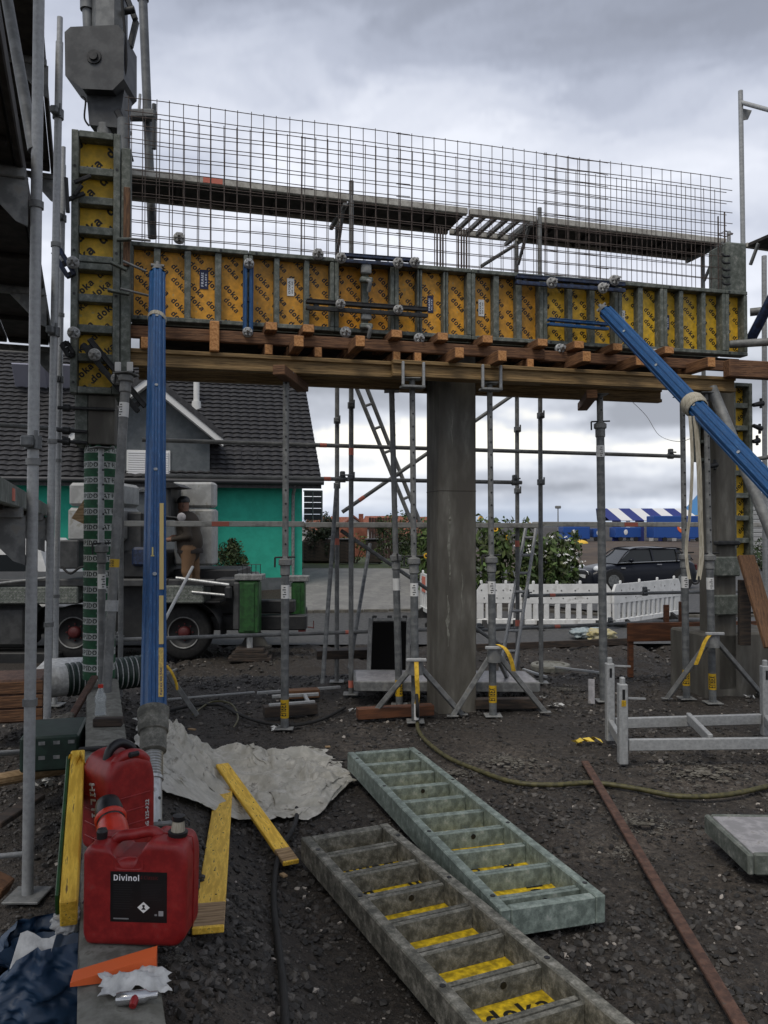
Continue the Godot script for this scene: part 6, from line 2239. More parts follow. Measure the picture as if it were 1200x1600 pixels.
# ---------------------------------------------------------------- formwork tower, tube column, crane head
func build_tower() -> void:
	var zl := .15
	var xr := L(187, 450, zl, BF).x
	var xl := L(110, 450, zl, BF).x
	var w := xr - xl
	var Y := func(py): return L(150, py, zl, BF).y
	var up := Basis(Vector3.UP, Vector3.LEFT, Vector3.BACK)
	for e in [[205, 410, [266, 312, 359], "upper yellow panel of the left formwork tower, its sheet printed with a level word", .46, Vector2(.31, .2)], [411, 615, [465, 513, 558], "lower yellow panel of the left formwork tower with slanting print and a dark brace", .33, Vector2(.1, .6)]]:
		var y1: float = Y.call(e[0])
		var y0: float = Y.call(e[1])
		var ribs := []
		for r in e[2]:
			ribs.append(Y.call(r) - y0)
		ribs.reverse()
		var tf := BF * Transform3D(up, Vector3(xr, y0 + .001, zl))
		form_panel(e[3], "yellow panels of the left formwork tower", tf, y1 - y0 - .002, w, ribs, M.sheet_yellow, M.form, {rail = .052, rib = .06, tile = e[4], off = e[5], depth = .13})
	var ty: float = Y.call(205)
	var by: float = Y.call(615)
	# the other three sides
	for e in [["left side shutter of the formwork tower", Vector3(xl + .05, (ty + by) / 2, zl - .33), Vector3(.1, ty - by, .38)], ["rear shutter of the formwork tower", Vector3((xl + xr) / 2, (ty + by) / 2, zl - .59), Vector3(w, ty - by, .1)]]:
		solo("side_shutter", e[0], "formwork", MB.new().box(e[2], e[1], .008), M.form, "plain shutters of the formwork tower", BF)
	var edge := MB.new().box(Vector3(.075, ty - by - .1, .12), Vector3(xr + .042, (ty + by) / 2 - .05, zl - .07), .008)
	solo("corner_profile", "grey steel corner profile between the tower and the beam panels", "formwork", edge, M.form, "", BF)
	var wb := L(190, 390, .18, BF)
	solo("edge_timber", "rust-brown timber strip beside the upper tower panel", "timber", MB.new().box(Vector3(.05, .62, .06), Vector3(xr + .05, Y.call(350), .13), .005), M.timber, "", BF)
	# tie nuts, clamps
	var tower: Node3D = get_node("formwork_panel10") if has_node("formwork_panel10") else null
	var hosts := []
	for c in get_children():
		if c.has_meta("group") and c.get_meta("group") == "yellow panels of the left formwork tower":
			hosts.append(c)
	for q in [[114, 410, 0], [115, 520, 1], [148, 554, 1], [183, 592, 1]]:
		var h: Node3D = hosts[q[2]]
		tie_nut(h, h.transform.affine_inverse() * (BF * L(q[0], q[1], zl + .09, BF)), .047, M.nut if q[1] != 520 else M.galv)
	waler("dark slanting brace bar across the lower tower panel", L(134, 534, zl + .045, BF), L(222, 640, zl + .045, BF), M.black_steel, .1)
	waler("dark slanting bar jutting up left of the tower at mid height", L(88, 392, zl + .02, BF), L(112, 432, zl + .02, BF), M.blue_dark, .08)
	waler("short dark slanting bar jutting left of the tower's lower panel", L(100, 536, zl + .02, BF), L(112, 556, zl + .02, BF), M.black_steel, .07)
	for e in [[103, 278, 106, 332, "dark clamp lever left of the upper tower panel"], [128, 290, 116, 305, "dark clamp arm over the second rib of the upper tower panel"]]:
		var o := thing("clamp_lever", e[4], "clamp", "clamps on the formwork tower", BF)
		part(o, "lever", MB.new().tube(L(e[0], e[1], zl + .05, BF), L(e[2], e[3], zl + .05, BF), .016), M.black_steel)
		part(o, "arm", MB.new().bar(L(e[2], e[3] - 20, zl + .03, BF), L(e[2] + 26, e[3] - 30, zl + .03, BF), .03, .03, .005), M.black_steel)
	for e in [[182, 375, 235, 376, "upper steel clip plate bridging the tower and the beam"], [172, 410, 228, 424, "middle steel clip plate with a long rod bridging tower and beam"], [168, 453, 232, 462, "lower bright steel clip bridging tower and beam"]]:
		var o := thing("corner_clip", e[4], "clamp", "clips between tower and beam", BF)
		part(o, "plate", MB.new().bar(L(e[0], e[1], zl + .05, BF), L(e[2] - 30, e[3] - 2, zl + .04, BF), .05, .02, .004), M.form)
		part(o, "rod", MB.new().tube(L(e[0] + 20, e[1] - 2, zl + .07, BF), L(e[2], e[3], zl + .02, BF), .01, -1, 6), M.galv_dull)
	# concrete stub under the tower
	var sy := Y.call(694)
	var s0 := L(138, 650, .1, BF).x
	var s1 := L(179, 650, .1, BF).x
	solo("upper_column_stub", "dark wet concrete column head between the tower and the printed tube", "column", MB.new().box(Vector3(s1 - s0, by - sy - .01, .3), Vector3((s0 + s1) / 2, (by + sy) / 2, -.05), .006), M.concrete, "", BF)
	solo("side_plate", "grey shutter plate hugging the left of the dark column head", "formwork", MB.new().box(Vector3(.1, by - sy + .04, .3), Vector3(s0 - .054, (by + sy) / 2 + .02, -.08), .008), M.form, "", BF)
	for y in [637, 672, 689]:
		var nm: String = {637: "upper", 672: "middle", 689: "lower"}[y]
		var o := tube_thing("clamp_rod", "%s dark tie rod with a nut left of the concrete column head" % nm, "tie rod", "tie rods at the column head", BF * L(90, y, .1, BF), BF * (L(180 if y == 637 else 136, y + 3, .12, BF)), .014, M.black_steel)
		part(o, "nut", MB.new().tube(Vector3(0, .04, 0), Vector3(0, .09, 0), .03, -1, 8), M.black_steel)
	# printed cardboard tube
	var tc := L(156, 850, -.04, BF)
	var top: float = L(156, 694, -.04, BF).y
	var foot := .45
	var at := BF * Transform3D(Basis(Vector3.UP, -.75), Vector3(tc.x, foot, -.04))
	var tube := thing("printed_tube", "green and white printed cardboard column tube with a ragged top", "tube", "", at)
	var r := .122
	var m: StandardMaterial3D = M.tube_print
	var ln: float = top - foot
	m.uv1_scale = Vector3(-1, -ln / .122, 1)
	var mb := MB.new()
	mb.sheet(48, 24, func(u, v):
		var g: float = TAU * u
		var h: float = ln * v
		if v > .99:
			h += .02 * sin(g * 3.0) + .025 * sin(g * 7.0 + 1.0) - .02
		return Vector3(cos(g) * r, h, -sin(g) * r))
	for i in mb.t.size():
		mb.t[i].x = 1.0 - mb.t[i].x
	part(tube, "printed_skin", mb, m)
	var inn := MB.new().tube(Vector3.ZERO, Vector3(0, ln - .06, 0), r - .004, -1, 32)
	part(tube, "core", inn, M.concrete)
	part(tube, "seam", MB.new().box(Vector3(.008, ln * .97, .004), Vector3(sin(.75) * (r + .001), ln * .485, cos(.75) * (r + .001)), 0.0, Basis(Vector3.UP, .75)), M.paper)
	var fl := MB.new()
	fl.face([Vector3.ZERO, Vector3(-.1, -.16, .02), Vector3(.02, -.22, .0)], Vector3.BACK)
	fl.face([Vector3(0, 0, -.004), Vector3(-.1, -.16, .016), Vector3(.02, -.22, -.004)], Vector3.FORWARD)
	solo("cardboard_flap", "torn brown cardboard flap sticking out left of the printed tube", "cardboard", fl, M.timber_pale, "", Transform3D(Basis(), P(133, 778, 6.3)))
	# slim props beside it
	var f0 := P(160, 1098, 5.95)
	f0.y = .45
	var p1 := prop("slim galvanised prop standing upright in front of the printed tube", P(160, 1092, 5.95), P(158, 700, 5.98), .027, .02, .6, M.galv_dull, M.galv, {group = "slim props in front of the printed tube"})
	part(p1, "yellow_band", MB.new().tube(Vector3(0, 1.04, 0), Vector3(0, 1.085, 0), .0285, -1, 14, false), M.sticker_yellow)
	var p2 := prop("galvanised prop leaning right in front of the printed tube up to the beam end", P(166, 1088, 5.8), P(197, 585, 6.0), .034, .026, .99, M.galv_dull, M.galv, {group = "slim props in front of the printed tube"})
	part(p2, "yellow_band", MB.new().tube(Vector3(0, .93, 0), Vector3(0, .99, 0), .0355, -1, 14, false), M.sticker_yellow)
	part(p2, "bright_clamp", MB.new().tube(Vector3(0, .61, 0), Vector3(0, .69, 0), .046, -1, 12), M.galv)
	var fh := P(197, 575, 6.0)
	var fk := thing("fork_head", "white-edged fork head on the leaning prop at the beam's left end", "fork head", "steel fork heads under the beam", Transform3D(Basis(), fh))
	part(fk, "plate", MB.new().box(Vector3(.13, .012, .11), Vector3(0, -.04, 0), .003), M.galv_dull)
	for s in [-1, 1]:
		part(fk, "prong", MB.new().box(Vector3(.045, .07, .014), Vector3(s * .045, .0, .05), .004), M.white)
	# ---- the crane head above the tower
	var cz := 6.95
	var CF := Transform3D(Basis(), P(160, 110, cz))
	var o := thing("crane_boom", "dark crane boom head with an octagonal plate hanging into the picture above the tower", "crane boom", "", CF)
	var q := func(px, py): 
		var v := P(px, py, cz) - CF.origin
		return Vector2(v.x, v.y)
	part(o, "head_plate", MB.new().prism([q.call(115, 72), q.call(124, 64), q.call(196, 61), q.call(205, 72), q.call(205, 143), q.call(188, 160), q.call(142, 158), q.call(116, 138)], -.16, .2), M.crane)
	var bs := MB.new()
	bs.xf = Transform3D(Basis(Vector3.RIGHT, PI / 2), Vector3(0, 0, .2))
	bs.lathe([Vector2(.001, .03), Vector2(.035, .03), Vector2(.04, .012), Vector2(.06, .012), Vector2(.066, -.01)], 20, false)
	part(o, "pin_boss", bs, M.black_steel)
	var c3 := func(px, py, z := 0.0):
		var v := P(px, py, cz) - CF.origin
		return Vector3(v.x, v.y, z)
	part(o, "boom", MB.new().bar(c3.call(172, 66), c3.call(172, -130), .26, .26, .05), M.crane_pale)
	part(o, "cylinder", MB.new().tube(c3.call(142, 62, .05), c3.call(140, 20, .05), .045, -1, 16), M.crane_pale)
	part(o, "cylinder_rod", MB.new().tube(c3.call(140, 22, .05), c3.call(139, -130, .05), .062, -1, 16), M.crane_pale)
	part(o, "link", MB.new().bar(c3.call(203, 75, .0), c3.call(213, 32, .0), .05, .05, .01), M.crane)
	part(o, "link", MB.new().bar(c3.call(213, 34, .02), c3.call(196, -10, .02), .04, .05, .01), M.crane)
	part(o, "link", MB.new().tube(c3.call(198, 30, .1), c3.call(216, 26, .1), .03), M.black_steel)
	part(o, "hydraulic_hose", MB.new().path(curve([c3.call(196, -40, .14), c3.call(200, 20, .16), c3.call(203, 60, .15), c3.call(206, 118, .16), c3.call(196, 150, .12)], 6), .013), M.rubber)
	part(o, "neck", MB.new().prism([q.call(142, 157), q.call(190, 158), q.call(200, 150), q.call(196, 178), q.call(188, 208), q.call(146, 204)], -.12, .1), M.crane)
	part(o, "hose_stub", MB.new().tube(c3.call(166, 200, .05), c3.call(166, 216, .05), .06, -1, 16), M.galv_dull)
	part(o, "bracket", MB.new().bar(c3.call(188, 180, .08), c3.call(206, 218, .08), .06, .06, .01), M.black_steel)
	part(o, "control_cable", MB.new().path(curve([c3.call(134, 160, .1), c3.call(143, 170, .14), c3.call(140, 195, .12), c3.call(146, 206, .1)], 5), .008), M.rubber)
	part(o, "release_rod", MB.new().tube(c3.call(202, 218, .1), c3.call(213, 260, .1), .011), M.black_steel)
	# distributing post between tower and mesh
	var ps := P(193, 300, 6.75)
	solo("mast_tube", "grey round mast standing behind the tower's right edge", "post", MB.new().tube(Vector3(0, -1.0, 0), Vector3(0, .62, 0), .055, -1, 16), M.crane_pale, "", Transform3D(Basis(), ps))

# ---------------------------------------------------------------- right end
func build_right() -> void:
	# grey post over the beam's end
	var zl := -.1
	var px0 := L(1136, 420, zl, BF)
	var px1 := L(1168, 420, zl, BF)
	var y0 := 3.9
	var y1: float = L(1150, 378, zl, BF).y
	var po := thing("end_post", "grey steel post rising above the right end of the beam with dark hooks", "formwork post", "", BF)
	part(po, "post", MB.new().box(Vector3(px1.x - px0.x, y1 - y0, .3), Vector3((px0.x + px1.x) / 2, (y0 + y1) / 2, zl - .15), .02), M.form)
	for i in 5:
		var y: float = L(1128, 400 + i * 11, zl, BF).y
		part(po, "hook", MB.new().path(curve([Vector3(px0.x - .07, y + .02, zl + .02), Vector3(px0.x - .05, y - .01, zl + .03), Vector3(px0.x + .02, y, zl + .02)], 4), .011), M.black_steel)
	part(po, "pin", MB.new().tube(Vector3(px0.x + .1, y1, zl - .1), Vector3(px0.x + .1, y1 + .14, zl - .1), .018), M.galv)
	# starter bars with a stirrup in the corner
	var sb := thing("corner_bars", "two upright bars with a square stirrup at the mesh's right end", "rebar", "", BF)
	var bp := L(1132, 345, -.2, BF)
	for e in [[1122, 338], [1132, 331]]:
		var p := L(e[0], e[1], -.2, BF)
		part(sb, "bar", MB.new().tube(Vector3(p.x, 3.8, -.2), Vector3(p.x, p.y, -.2), .008, -1, 6), M.rebar)
	part(sb, "stirrup", MB.new().path([L(1122, 366, -.15, BF), L(1134, 361, -.3, BF), L(1145, 365, -.15, BF), L(1133, 370, -.1, BF), L(1122, 366, -.15, BF)], .006, 6), M.rebar)
	# scaffold frame at the upper right
	var fz := 8.2
	tube_thing("scaffold_pole", "galvanised scaffold pole rising against the sky at the upper right", "scaffold pole", "scaffold at the right edge", P(1161, 385, fz), P(1157, 142, fz), .024, M.galv)
	tube_thing("guard_rail", "pale rail running out of the picture from the upper right pole", "scaffold tube", "scaffold at the right edge", P(1158, 160, fz), P(1260, 188, fz - .6), .022, M.galv)
	var gz := thing("gusset_plate", "small curved gusset under the rail of the upper right pole", "bracket", "scaffold at the right edge", Transform3D(Basis(), P(1161, 170, fz)))
	part(gz, "plate", MB.new().prism([Vector2(0, 0), Vector2(.09, -.02), Vector2(.05, -.11), Vector2(0, -.12)], -.006, .006), M.galv_dull)
	tube_thing("scaffold_pole", "galvanised scaffold pole at the right edge behind the column formwork", "scaffold pole", "scaffold at the right edge", Vector3(P(1193, 700, 9.0).x, -.1, -9.0), P(1194, 400, 9.0), .028, M.galv)
	var dk := thing("scaffold_deck", "dark scaffold deck corner cut off by the right edge below the tall pole", "scaffold deck", "scaffold at the right edge", Transform3D(Basis(Vector3.UP, .34), P(1164, 386, fz)))
	part(dk, "front_edge", MB.new().box(Vector3(1.3, .05, .04), Vector3(.66, .02, .0), .006), M.deck_edge)
	part(dk, "board", MB.new().box(Vector3(1.3, .04, .9), Vector3(.66, .015, .48), .006), M.deck_under)
	part(dk, "rear_edge", MB.new().box(Vector3(1.3, .05, .04), Vector3(.66, .02, .95), .006), M.deck_edge)
	var bkp := P(1170, 392, fz)
	part(dk, "bracket", MB.new().bar(Vector3(.02, -.2, .05), Vector3(.02, -.01, .16), .03, .03, .005), M.galv_dull)
	# dark brace and tubes at the right edge by the beam end
	tube_thing("brace_tube", "dark blue brace slanting up out of the right edge beside the beam end", "brace", "tubes at the right edge", P(1172, 532, 7.9), P(1225, 430, 7.5), .05, M.blue_dark)
	tube_thing("scaffold_tube", "grey tube pointing out of the right edge from the lower beam end", "scaffold tube", "tubes at the right edge", P(1141, 538, 7.75), P(1270, 530, 7.3), .038, M.galv_dull)
	tube_thing("scaffold_tube", "thin grey tube pointing out of the right edge from the beam's middle height", "scaffold tube", "tubes at the right edge", P(1172, 488, 8.0), P(1262, 478, 7.8), .04, M.galv_dull)
	tube_thing("scaffold_tube", "thin grey tube crossing the right column formwork at half height", "scaffold tube", "tubes at the right edge", P(1150, 722, 8.3), P(1270, 704, 8.0), .022, M.galv_dull)
	tube_thing("scaffold_tube", "grey tube slanting down behind the right blue prop from the ochre beam", "scaffold tube", "tubes at the right edge", P(1112, 606, 7.5), P(1222, 872, 6.9), .05, M.galv_dull)
	var jh := BF * Vector3(L(1140, 560, .3, BF).x, 3.14, .3)
	# timber ends at the right edge
	var tb := thing("timber_beam", "reddish timber end jutting right past the beam end", "timber beam", "timber beams under the joists", BF)
	var ta := L(1150, 572, .3, BF)
	part(tb, "timber", MB.new().box(Vector3(.85, .16, .1), Vector3(ta.x + .35, ta.y - .02, .26), .008), M.timber_x)
	part(tb, "sawn_end", MB.new().box(Vector3(.008, .14, .085), Vector3(ta.x + .778, ta.y - .02, .26), .002), M.timber_end)
	# column formwork
	var cz := -.12
	var c0 := L(1121, 800, cz, BF)
	var c1 := L(1150, 800, cz, BF)
	solo("right_column", "dark concrete column at the right end under the beam", "column", MB.new().box(Vector3(c1.x - c0.x, 3.0, .3), Vector3((c0.x + c1.x) / 2, 1.55, cz - .15), .012), M.concrete, "", BF)
	var pn_x1 := L(1177, 750, -.16, BF).x
	var top: float = L(1160, 598, -.16, BF).y
	var bot: float = L(1160, 880, -.16, BF).y
	var up := Basis(Vector3.UP, Vector3.LEFT, Vector3.BACK)
	var ribs := []
	for i in 7:
		ribs.append((i + 1) * (top - bot) / 8.0)
	form_panel("narrow formwork panel with orange-yellow cells on the right of the right column", "panels of the right column formwork", BF * Transform3D(up, Vector3(pn_x1, bot, -.16)), top - bot, pn_x1 - c1.x - .004, ribs, M.sheet_yellow, M.form, {rail = .036, rib = .05, holes = false})
	var ln0 := L(1088, 640, -.3, BF)
	var ln1 := L(1128, 722, -.3, BF)
	form_panel("short formwork panel left of the right column behind the blue prop", "panels of the right column formwork", BF * Transform3D(up, Vector3(L(1121, 700, -.28, BF).x, ln1.y, -.28)), 3.0 - ln1.y, L(1121, 700, -.28, BF).x - ln0.x, [.2, .42, .64], M.sheet_yellow, M.form, {rail = .036, holes = false})
	# dark walers and wedges on the column
	for e in [[870, 900, "upper dark clamp strap round the right column"], [845, 852, "thin dark band round the right column"], [930, 960, "lower dark clamp strap round the right column"]]:
		var a := L(1117, e[0], cz + .03, BF)
		var b := L(1154, e[1], cz + .03, BF)
		solo("column_clamp", e[2], "clamp", MB.new().box(Vector3(b.x - a.x, a.y - b.y, .07), (a + b) / 2, .012), M.form if e[0] != 845 else M.black_steel, "clamps round the right column", BF)
	for e in [[1177, 633, 1192, 630], [1177, 665, 1190, 670], [1177, 690, 1186, 688], [1100, 730, 1120, 726]]:
		var o := thing("wedge_bolt", "dark wedge bolt beside the right column formwork at %s" % {633: "its top", 665: "the second cell", 690: "the third cell", 730: "the left, under the short panel"}[e[1]], "bolt", "wedge bolts of the right column", BF)
		part(o, "bolt", MB.new().tube(L(e[0], e[1], -.14, BF), L(e[2], e[3], -.14, BF), .02, .028, 8), M.black_steel)
		part(o, "wing", MB.new().box(Vector3(.02, .1, .03), L(e[2] - 3, e[3], -.14, BF), .005), M.black_steel)
	# plinth and leaning boards
	var f0 := L(1128, 1000, .12, BF)
	solo("footing", "square dark concrete footing at the foot of the right column", "footing", MB.new().box(Vector3(1.0, .72, .6), Vector3(f0.x + .5, .24, -.42), .02), M.concrete, "", BF)
	var lb := MB.new()
	lb.bar(P(1165, 868, 7.5), P(1208, 1012, 7.15), .17, .04, .005)
	solo("leaning_plank", "dark brown plank leaning against the right column formwork", "plank", lb, M.timber, "boards at the right column")
	solo("leaning_plank", "near-black upright plank between the right column and the leaning brown one", "plank", MB.new().bar(P(1163, 906, 7.6), P(1163, 1008, 7.6), .11, .05, .005), M.board_dark, "boards at the right column")

# ---------------------------------------------------------------- things on the ground, middle distance
func lay(a: Vector3, d: Vector3, up := Vector3.UP) -> Transform3D:     # x along d, z upwards
	var x := d.normalized()
	var y := up.cross(x).normalized()
	return Transform3D(Basis(x, y, x.cross(y)), a)

func plank_thing(called: String, label: String, cat: String, group: String, a: Vector3, b: Vector3, w: float, h: float, m: Material, bevel := .005) -> MeshInstance3D:
	return solo(called, label, cat, MB.new().bar(Vector3.ZERO, b - a, w, h, bevel), m, group, Transform3D(Basis(), a))

func build_site() -> void:
	# black-faced panel leaning behind the props
	var a := P(572, 1090, 8.1)
	a.y = .0
	var tl := P(581, 966, 8.45)
	var br := P(640, 1088, 8.1)
	var xd := Vector3(br.x - a.x, 0, 0)
	var upv := (Vector3(a.x + .02, tl.y, tl.z) - a)
	var bp := thing("dark_panel", "formwork panel with a black face leaning upright behind the props left of the column", "formwork panel", "", Transform3D(Basis(Vector3.RIGHT, upv.normalized(), Vector3.RIGHT.cross(upv.normalized())), a))
	var h := upv.length()
	var w := xd.x
	part(bp, "face", MB.new().box(Vector3(w - .08, h - .1, .02), Vector3(w / 2, h / 2, .0), .003), M.matte)
	for x in [.02, w - .02]:
		part(bp, "side_rail", MB.new().box(Vector3(.045, h, .1), Vector3(x, h / 2, -.03), .006), M.galv_dull)
	part(bp, "top_rail", MB.new().box(Vector3(w - .09, .04, .1), Vector3(w / 2, h - .02, -.03), .006), M.galv_dull)
	for x in [.06, w * .5, w - .06]:
		part(bp, "lug", MB.new().box(Vector3(.05, .03, .08), Vector3(x, h + .015, -.03), .006), M.black_steel)
	# pale panel lying on timbers behind the column
	var q0 := P(556, 1068, 7.45)
	var q1 := P(842, 1092, 7.55)
	q0.y = .2
	q1.y = .17
	var lp := thing("lying_panel", "pale wet formwork panel lying face up across timbers behind the column", "formwork panel", "", lay(q0, q1 - q0, Vector3(0, 1, .0)))
	var ln := (q1 - q0).length()
	part(lp, "face", MB.new().box(Vector3(ln - .01, .56, .02), Vector3(ln / 2, .3, .0), .003), M.ply)
	part(lp, "frame", MB.new().box(Vector3(ln, .03, .09), Vector3(ln / 2, .0, -.035), .006), M.galv_dull)
	part(lp, "frame", MB.new().box(Vector3(ln, .03, .09), Vector3(ln / 2, .6, -.035), .006), M.galv_dull)
	for x in [.0, ln]:
		part(lp, "frame", MB.new().box(Vector3(.03, .6, .088), Vector3(x, .3, -.035), .006), M.galv_dull)
	plank_thing("timber", "brown timber under the pale lying panel left of the column", "timber", "timbers lying on the site", GR(558, 1116, .05), GR(676, 1108, .05), .1, .09, M.red_board)
	plank_thing("timber", "dark timber under the far end of the pale lying panel", "timber", "timbers lying on the site", GR(742, 1100, .05), GR(846, 1098, .05), .1, .09, M.board_dark)
	plank_thing("timber", "brown sawn timber lying left of the left front prop, upper one", "timber", "timbers lying on the site", GR(440, 1086, .05), GR(498, 1082, .05), .12, .08, M.timber_x)
	plank_thing("timber", "dark sawn timber lying left of the left front prop, lower one", "timber", "timbers lying on the site", GR(412, 1112, .05), GR(494, 1106, .05), .12, .09, M.board_dark)
	var mf := thing("frame_piece", "small pale metal frame lying between two timbers beside the left front prop", "metal frame", "")
	part(mf, "rail", MB.new().bar(GR(425, 1089, .08), GR(498, 1085, .09), .03, .03, .004), M.galv)
	part(mf, "rail", MB.new().bar(GR(420, 1103, .1), GR(492, 1097, .1), .03, .03, .004), M.galv)
	part(mf, "crossbar", MB.new().bar(GR(476, 1086, .09), GR(482, 1098, .1), .03, .03, .004), M.galv)
	plank_thing("pale_rod", "long pale rod lying on the ground left of the scaffold standards", "rod", "pale rods lying on the site", GR(402, 1083, .03), GR(532, 1074, .03), .03, .03, M.galv)
	plank_thing("pale_rod", "thin pale rod lying behind the left blue prop", "rod", "pale rods lying on the site", GR(262, 1094, .02), GR(398, 1082, .02), .02, .02, M.galv)
	plank_thing("pale_rod", "pale rod lying before the round concrete ring, right one", "rod", "pale rods lying on the site", GR(860, 1042, .02), GR(958, 1054, .02), .03, .03, M.galv)
	plank_thing("pale_rod", "short pale rod lying before the round concrete ring, left one", "rod", "pale rods lying on the site", GR(818, 1046, .02), GR(853, 1058, .02), .035, .03, M.galv)
	# dark timber stack behind on the asphalt edge
	for i in 3:
		plank_thing("stacked_timber", "dark weathered timber, %s in the low stack at the asphalt edge" % ["bottom", "middle", "top"][i], "timber", "timbers stacked at the asphalt edge", GR(494, 1022, .07 + .11 * i), GR(578 + i * 3, 1020, .07 + .11 * i), .3 - .05 * i, .09, M.board_dark)
	# ring, plank, boards
	var rg := GR(860, 1046)
	var ring := thing("concrete_ring", "round pale concrete ring cover lying on the ground right of the ladder", "manhole ring", "", Transform3D(Basis(), rg))
	part(ring, "ring", MB.new().lathe([Vector2(.3, 0), Vector2(.31, .06), Vector2(.3, .085), Vector2(.23, .09), Vector2(.225, .07)], 32, false), M.strip)
	part(ring, "lid", MB.new().lathe([Vector2(.225, .06), Vector2(.2, .078), Vector2(.001, .08)], 28, false), M.strip)
	var pk := GR(925, 1098)
	solo("pale_plank", "short pale plank standing upright in the dirt left of the galvanised frame", "plank", MB.new().box(Vector3(.06, .23, .025), Vector3(0, .1, 0), .004, Basis(Vector3.BACK, -.05)), M.ply, "", Transform3D(Basis(Vector3.RIGHT, -.2), pk))
	# reddish batter boards
	var bb := thing("batter_board", "reddish brown boards nailed to posts as a low rail left of the footing", "board", "")
	part(bb, "plank", MB.new().bar(P(980, 988, 8.6), P(1212, 984, 8.8), .03, .2, .005), M.red_board)
	for e in [[985, 980, 1058, 8.65], [1066, 990, 1036, 9.1], [1041, 945, 972, 9.2], [1065, 940, 975, 9.2], [1172, 975, 1030, 9.0]]:
		part(bb, "stake", MB.new().bar(P(e[0], e[1], e[3]), P(e[0], e[2], e[3]), .055, .055, .005), M.red_board)
	plank_thing("edge_board", "long grey kerb board lying below the white barriers", "plank", "boards at the road edge", GR(745, 1012, .06), GR(985, 1002, .06), .05, .12, M.board_dark)
	plank_thing("edge_board", "pale strip of edging lying behind the right tripod", "plank", "boards at the road edge", GR(1062, 1008, .05), GR(1200, 1003, .05), .08, .06, M.ply)
	plank_thing("edge_board", "thin pale lath lying left of the footing behind the tripod legs", "plank", "boards at the road edge", GR(1080, 1062, .02), GR(1130, 1064, .02), .06, .02, M.ply)
	# galvanised stacking frame at the right
	stack_frame()
	# scraps
	var sc := [[920, 1162, .09, M.circus_yellow, "crumpled yellow paper lying left of the galvanised frame"], [430, 1140, .06, M.paper, "white scrap lying on the ground beside the pale sheet's far edge"], [66, 1228, .1, M.paper, "crumpled white paper beside the second left scaffold pole"], [868, 1104, .07, M.paper, "pale scraps lying below the round concrete ring"], [848, 1092, .05, M.paper, "pale scrap beside the right foot of the middle tripod"], [552, 1110, .04, M.paper, "tiny white scrap at the brown timber before the black panel"], [668, 1119, .04, M.paper, "tiny white scrap at the foot of the concrete column"], [1171, 1090, .05, M.paper, "small white scrap right of the rightmost tripod"]]
	var k := 0
	for s in sc:
		var mb := MB.new()
		var q := RandomNumberGenerator.new()
		q.seed = 50 + k
		for i in 9:
			var c = Vector3(q.randf_range(-1, 1), q.randf_range(.05, .35), q.randf_range(-.5, .5)) * s[2]
			leaf_card(mb, c, Vector3(q.randfn() * .6, 1, q.randfn() * .6).normalized(), q.randf() * TAU, s[2] * .55)
		solo("paper_scrap", s[4], "scrap", mb, s[3], "scraps on the ground", Transform3D(Basis(), GR(s[0], s[1])))
		k += 1
	# pale dried spills of cement
	var spots := [[790, 1192, .5, .3], [1090, 1208, .62, .3], [1005, 1290, .36, .3], [705, 1210, .3, .2], [960, 1330, .26, .2], [880, 1078, .3, .14], [285, 1500, .12, .3]]
	var nz := FastNoiseLite.new()
	nz.frequency = 1.4
	k = 0
	for s in spots:
		var c := GR(s[0], s[1])
		var mb := MB.new()
		var kk := k * 13.0
		var q := RandomNumberGenerator.new()
		q.seed = 90 + k
		for blob in 620:
			var g := q.randf() * TAU
			var rr := pow(q.randf(), .62)
			var edge := .62 + .55 * nz.get_noise_2d(cos(g) * 1.6 + kk, sin(g) * 1.6)
			var o := c + Vector3(cos(g) * rr * s[2] * edge, 0, sin(g) * rr * s[2] * edge * .8)
			if nz.get_noise_2d(o.x * 3.0 + kk, o.z * 3.0) < -.12:
				continue
			var sz = s[2] * (.008 + .05 * pow(q.randf(), 3.0) * (1.1 - rr))
			var pts := []
			for i in 7:
				var e := TAU * i / 7
				var r3 = sz * q.randf_range(.5, 1.2)
				pts.append(Vector3(o.x + cos(e) * r3, gh(o.x, -o.z) + .0015 * (blob % 7), o.z + sin(e) * r3))
			mb.face(pts, Vector3.UP)
		var sp := solo("cement_spill", "pale dried cement spilt on the dark ground", "spill", mb, M.spill, "cement spills")
		stuff(sp)
		k += 1
	# heap of grey gravel behind the props at the asphalt edge
	var hp := GR(520, 1052)
	var hm := MB.new()
	var hn := FastNoiseLite.new()
	hn.seed = 8
	hn.frequency = 2.2
	hm.sheet(40, 26, func(u, v):
		var x = (u - .5) * 1.9
		var z = (v - .5) * 2.2
		var e := maxf(0.0, 1.0 - pow(absf(u * 2 - 1), 2.2)) * maxf(0.0, 1.0 - pow(absf(v * 2 - 1), 2.2))
		return hp + Vector3(x, e * .24 + .07 * hn.get_noise_2d(x * 2.5, z * 2.5) * e - .05, -z))
	var heap := solo("gravel_heap", "low heap of grey gravel at the asphalt edge behind the scaffold standards", "gravel", hm, M.ground, "")
	stuff(heap)

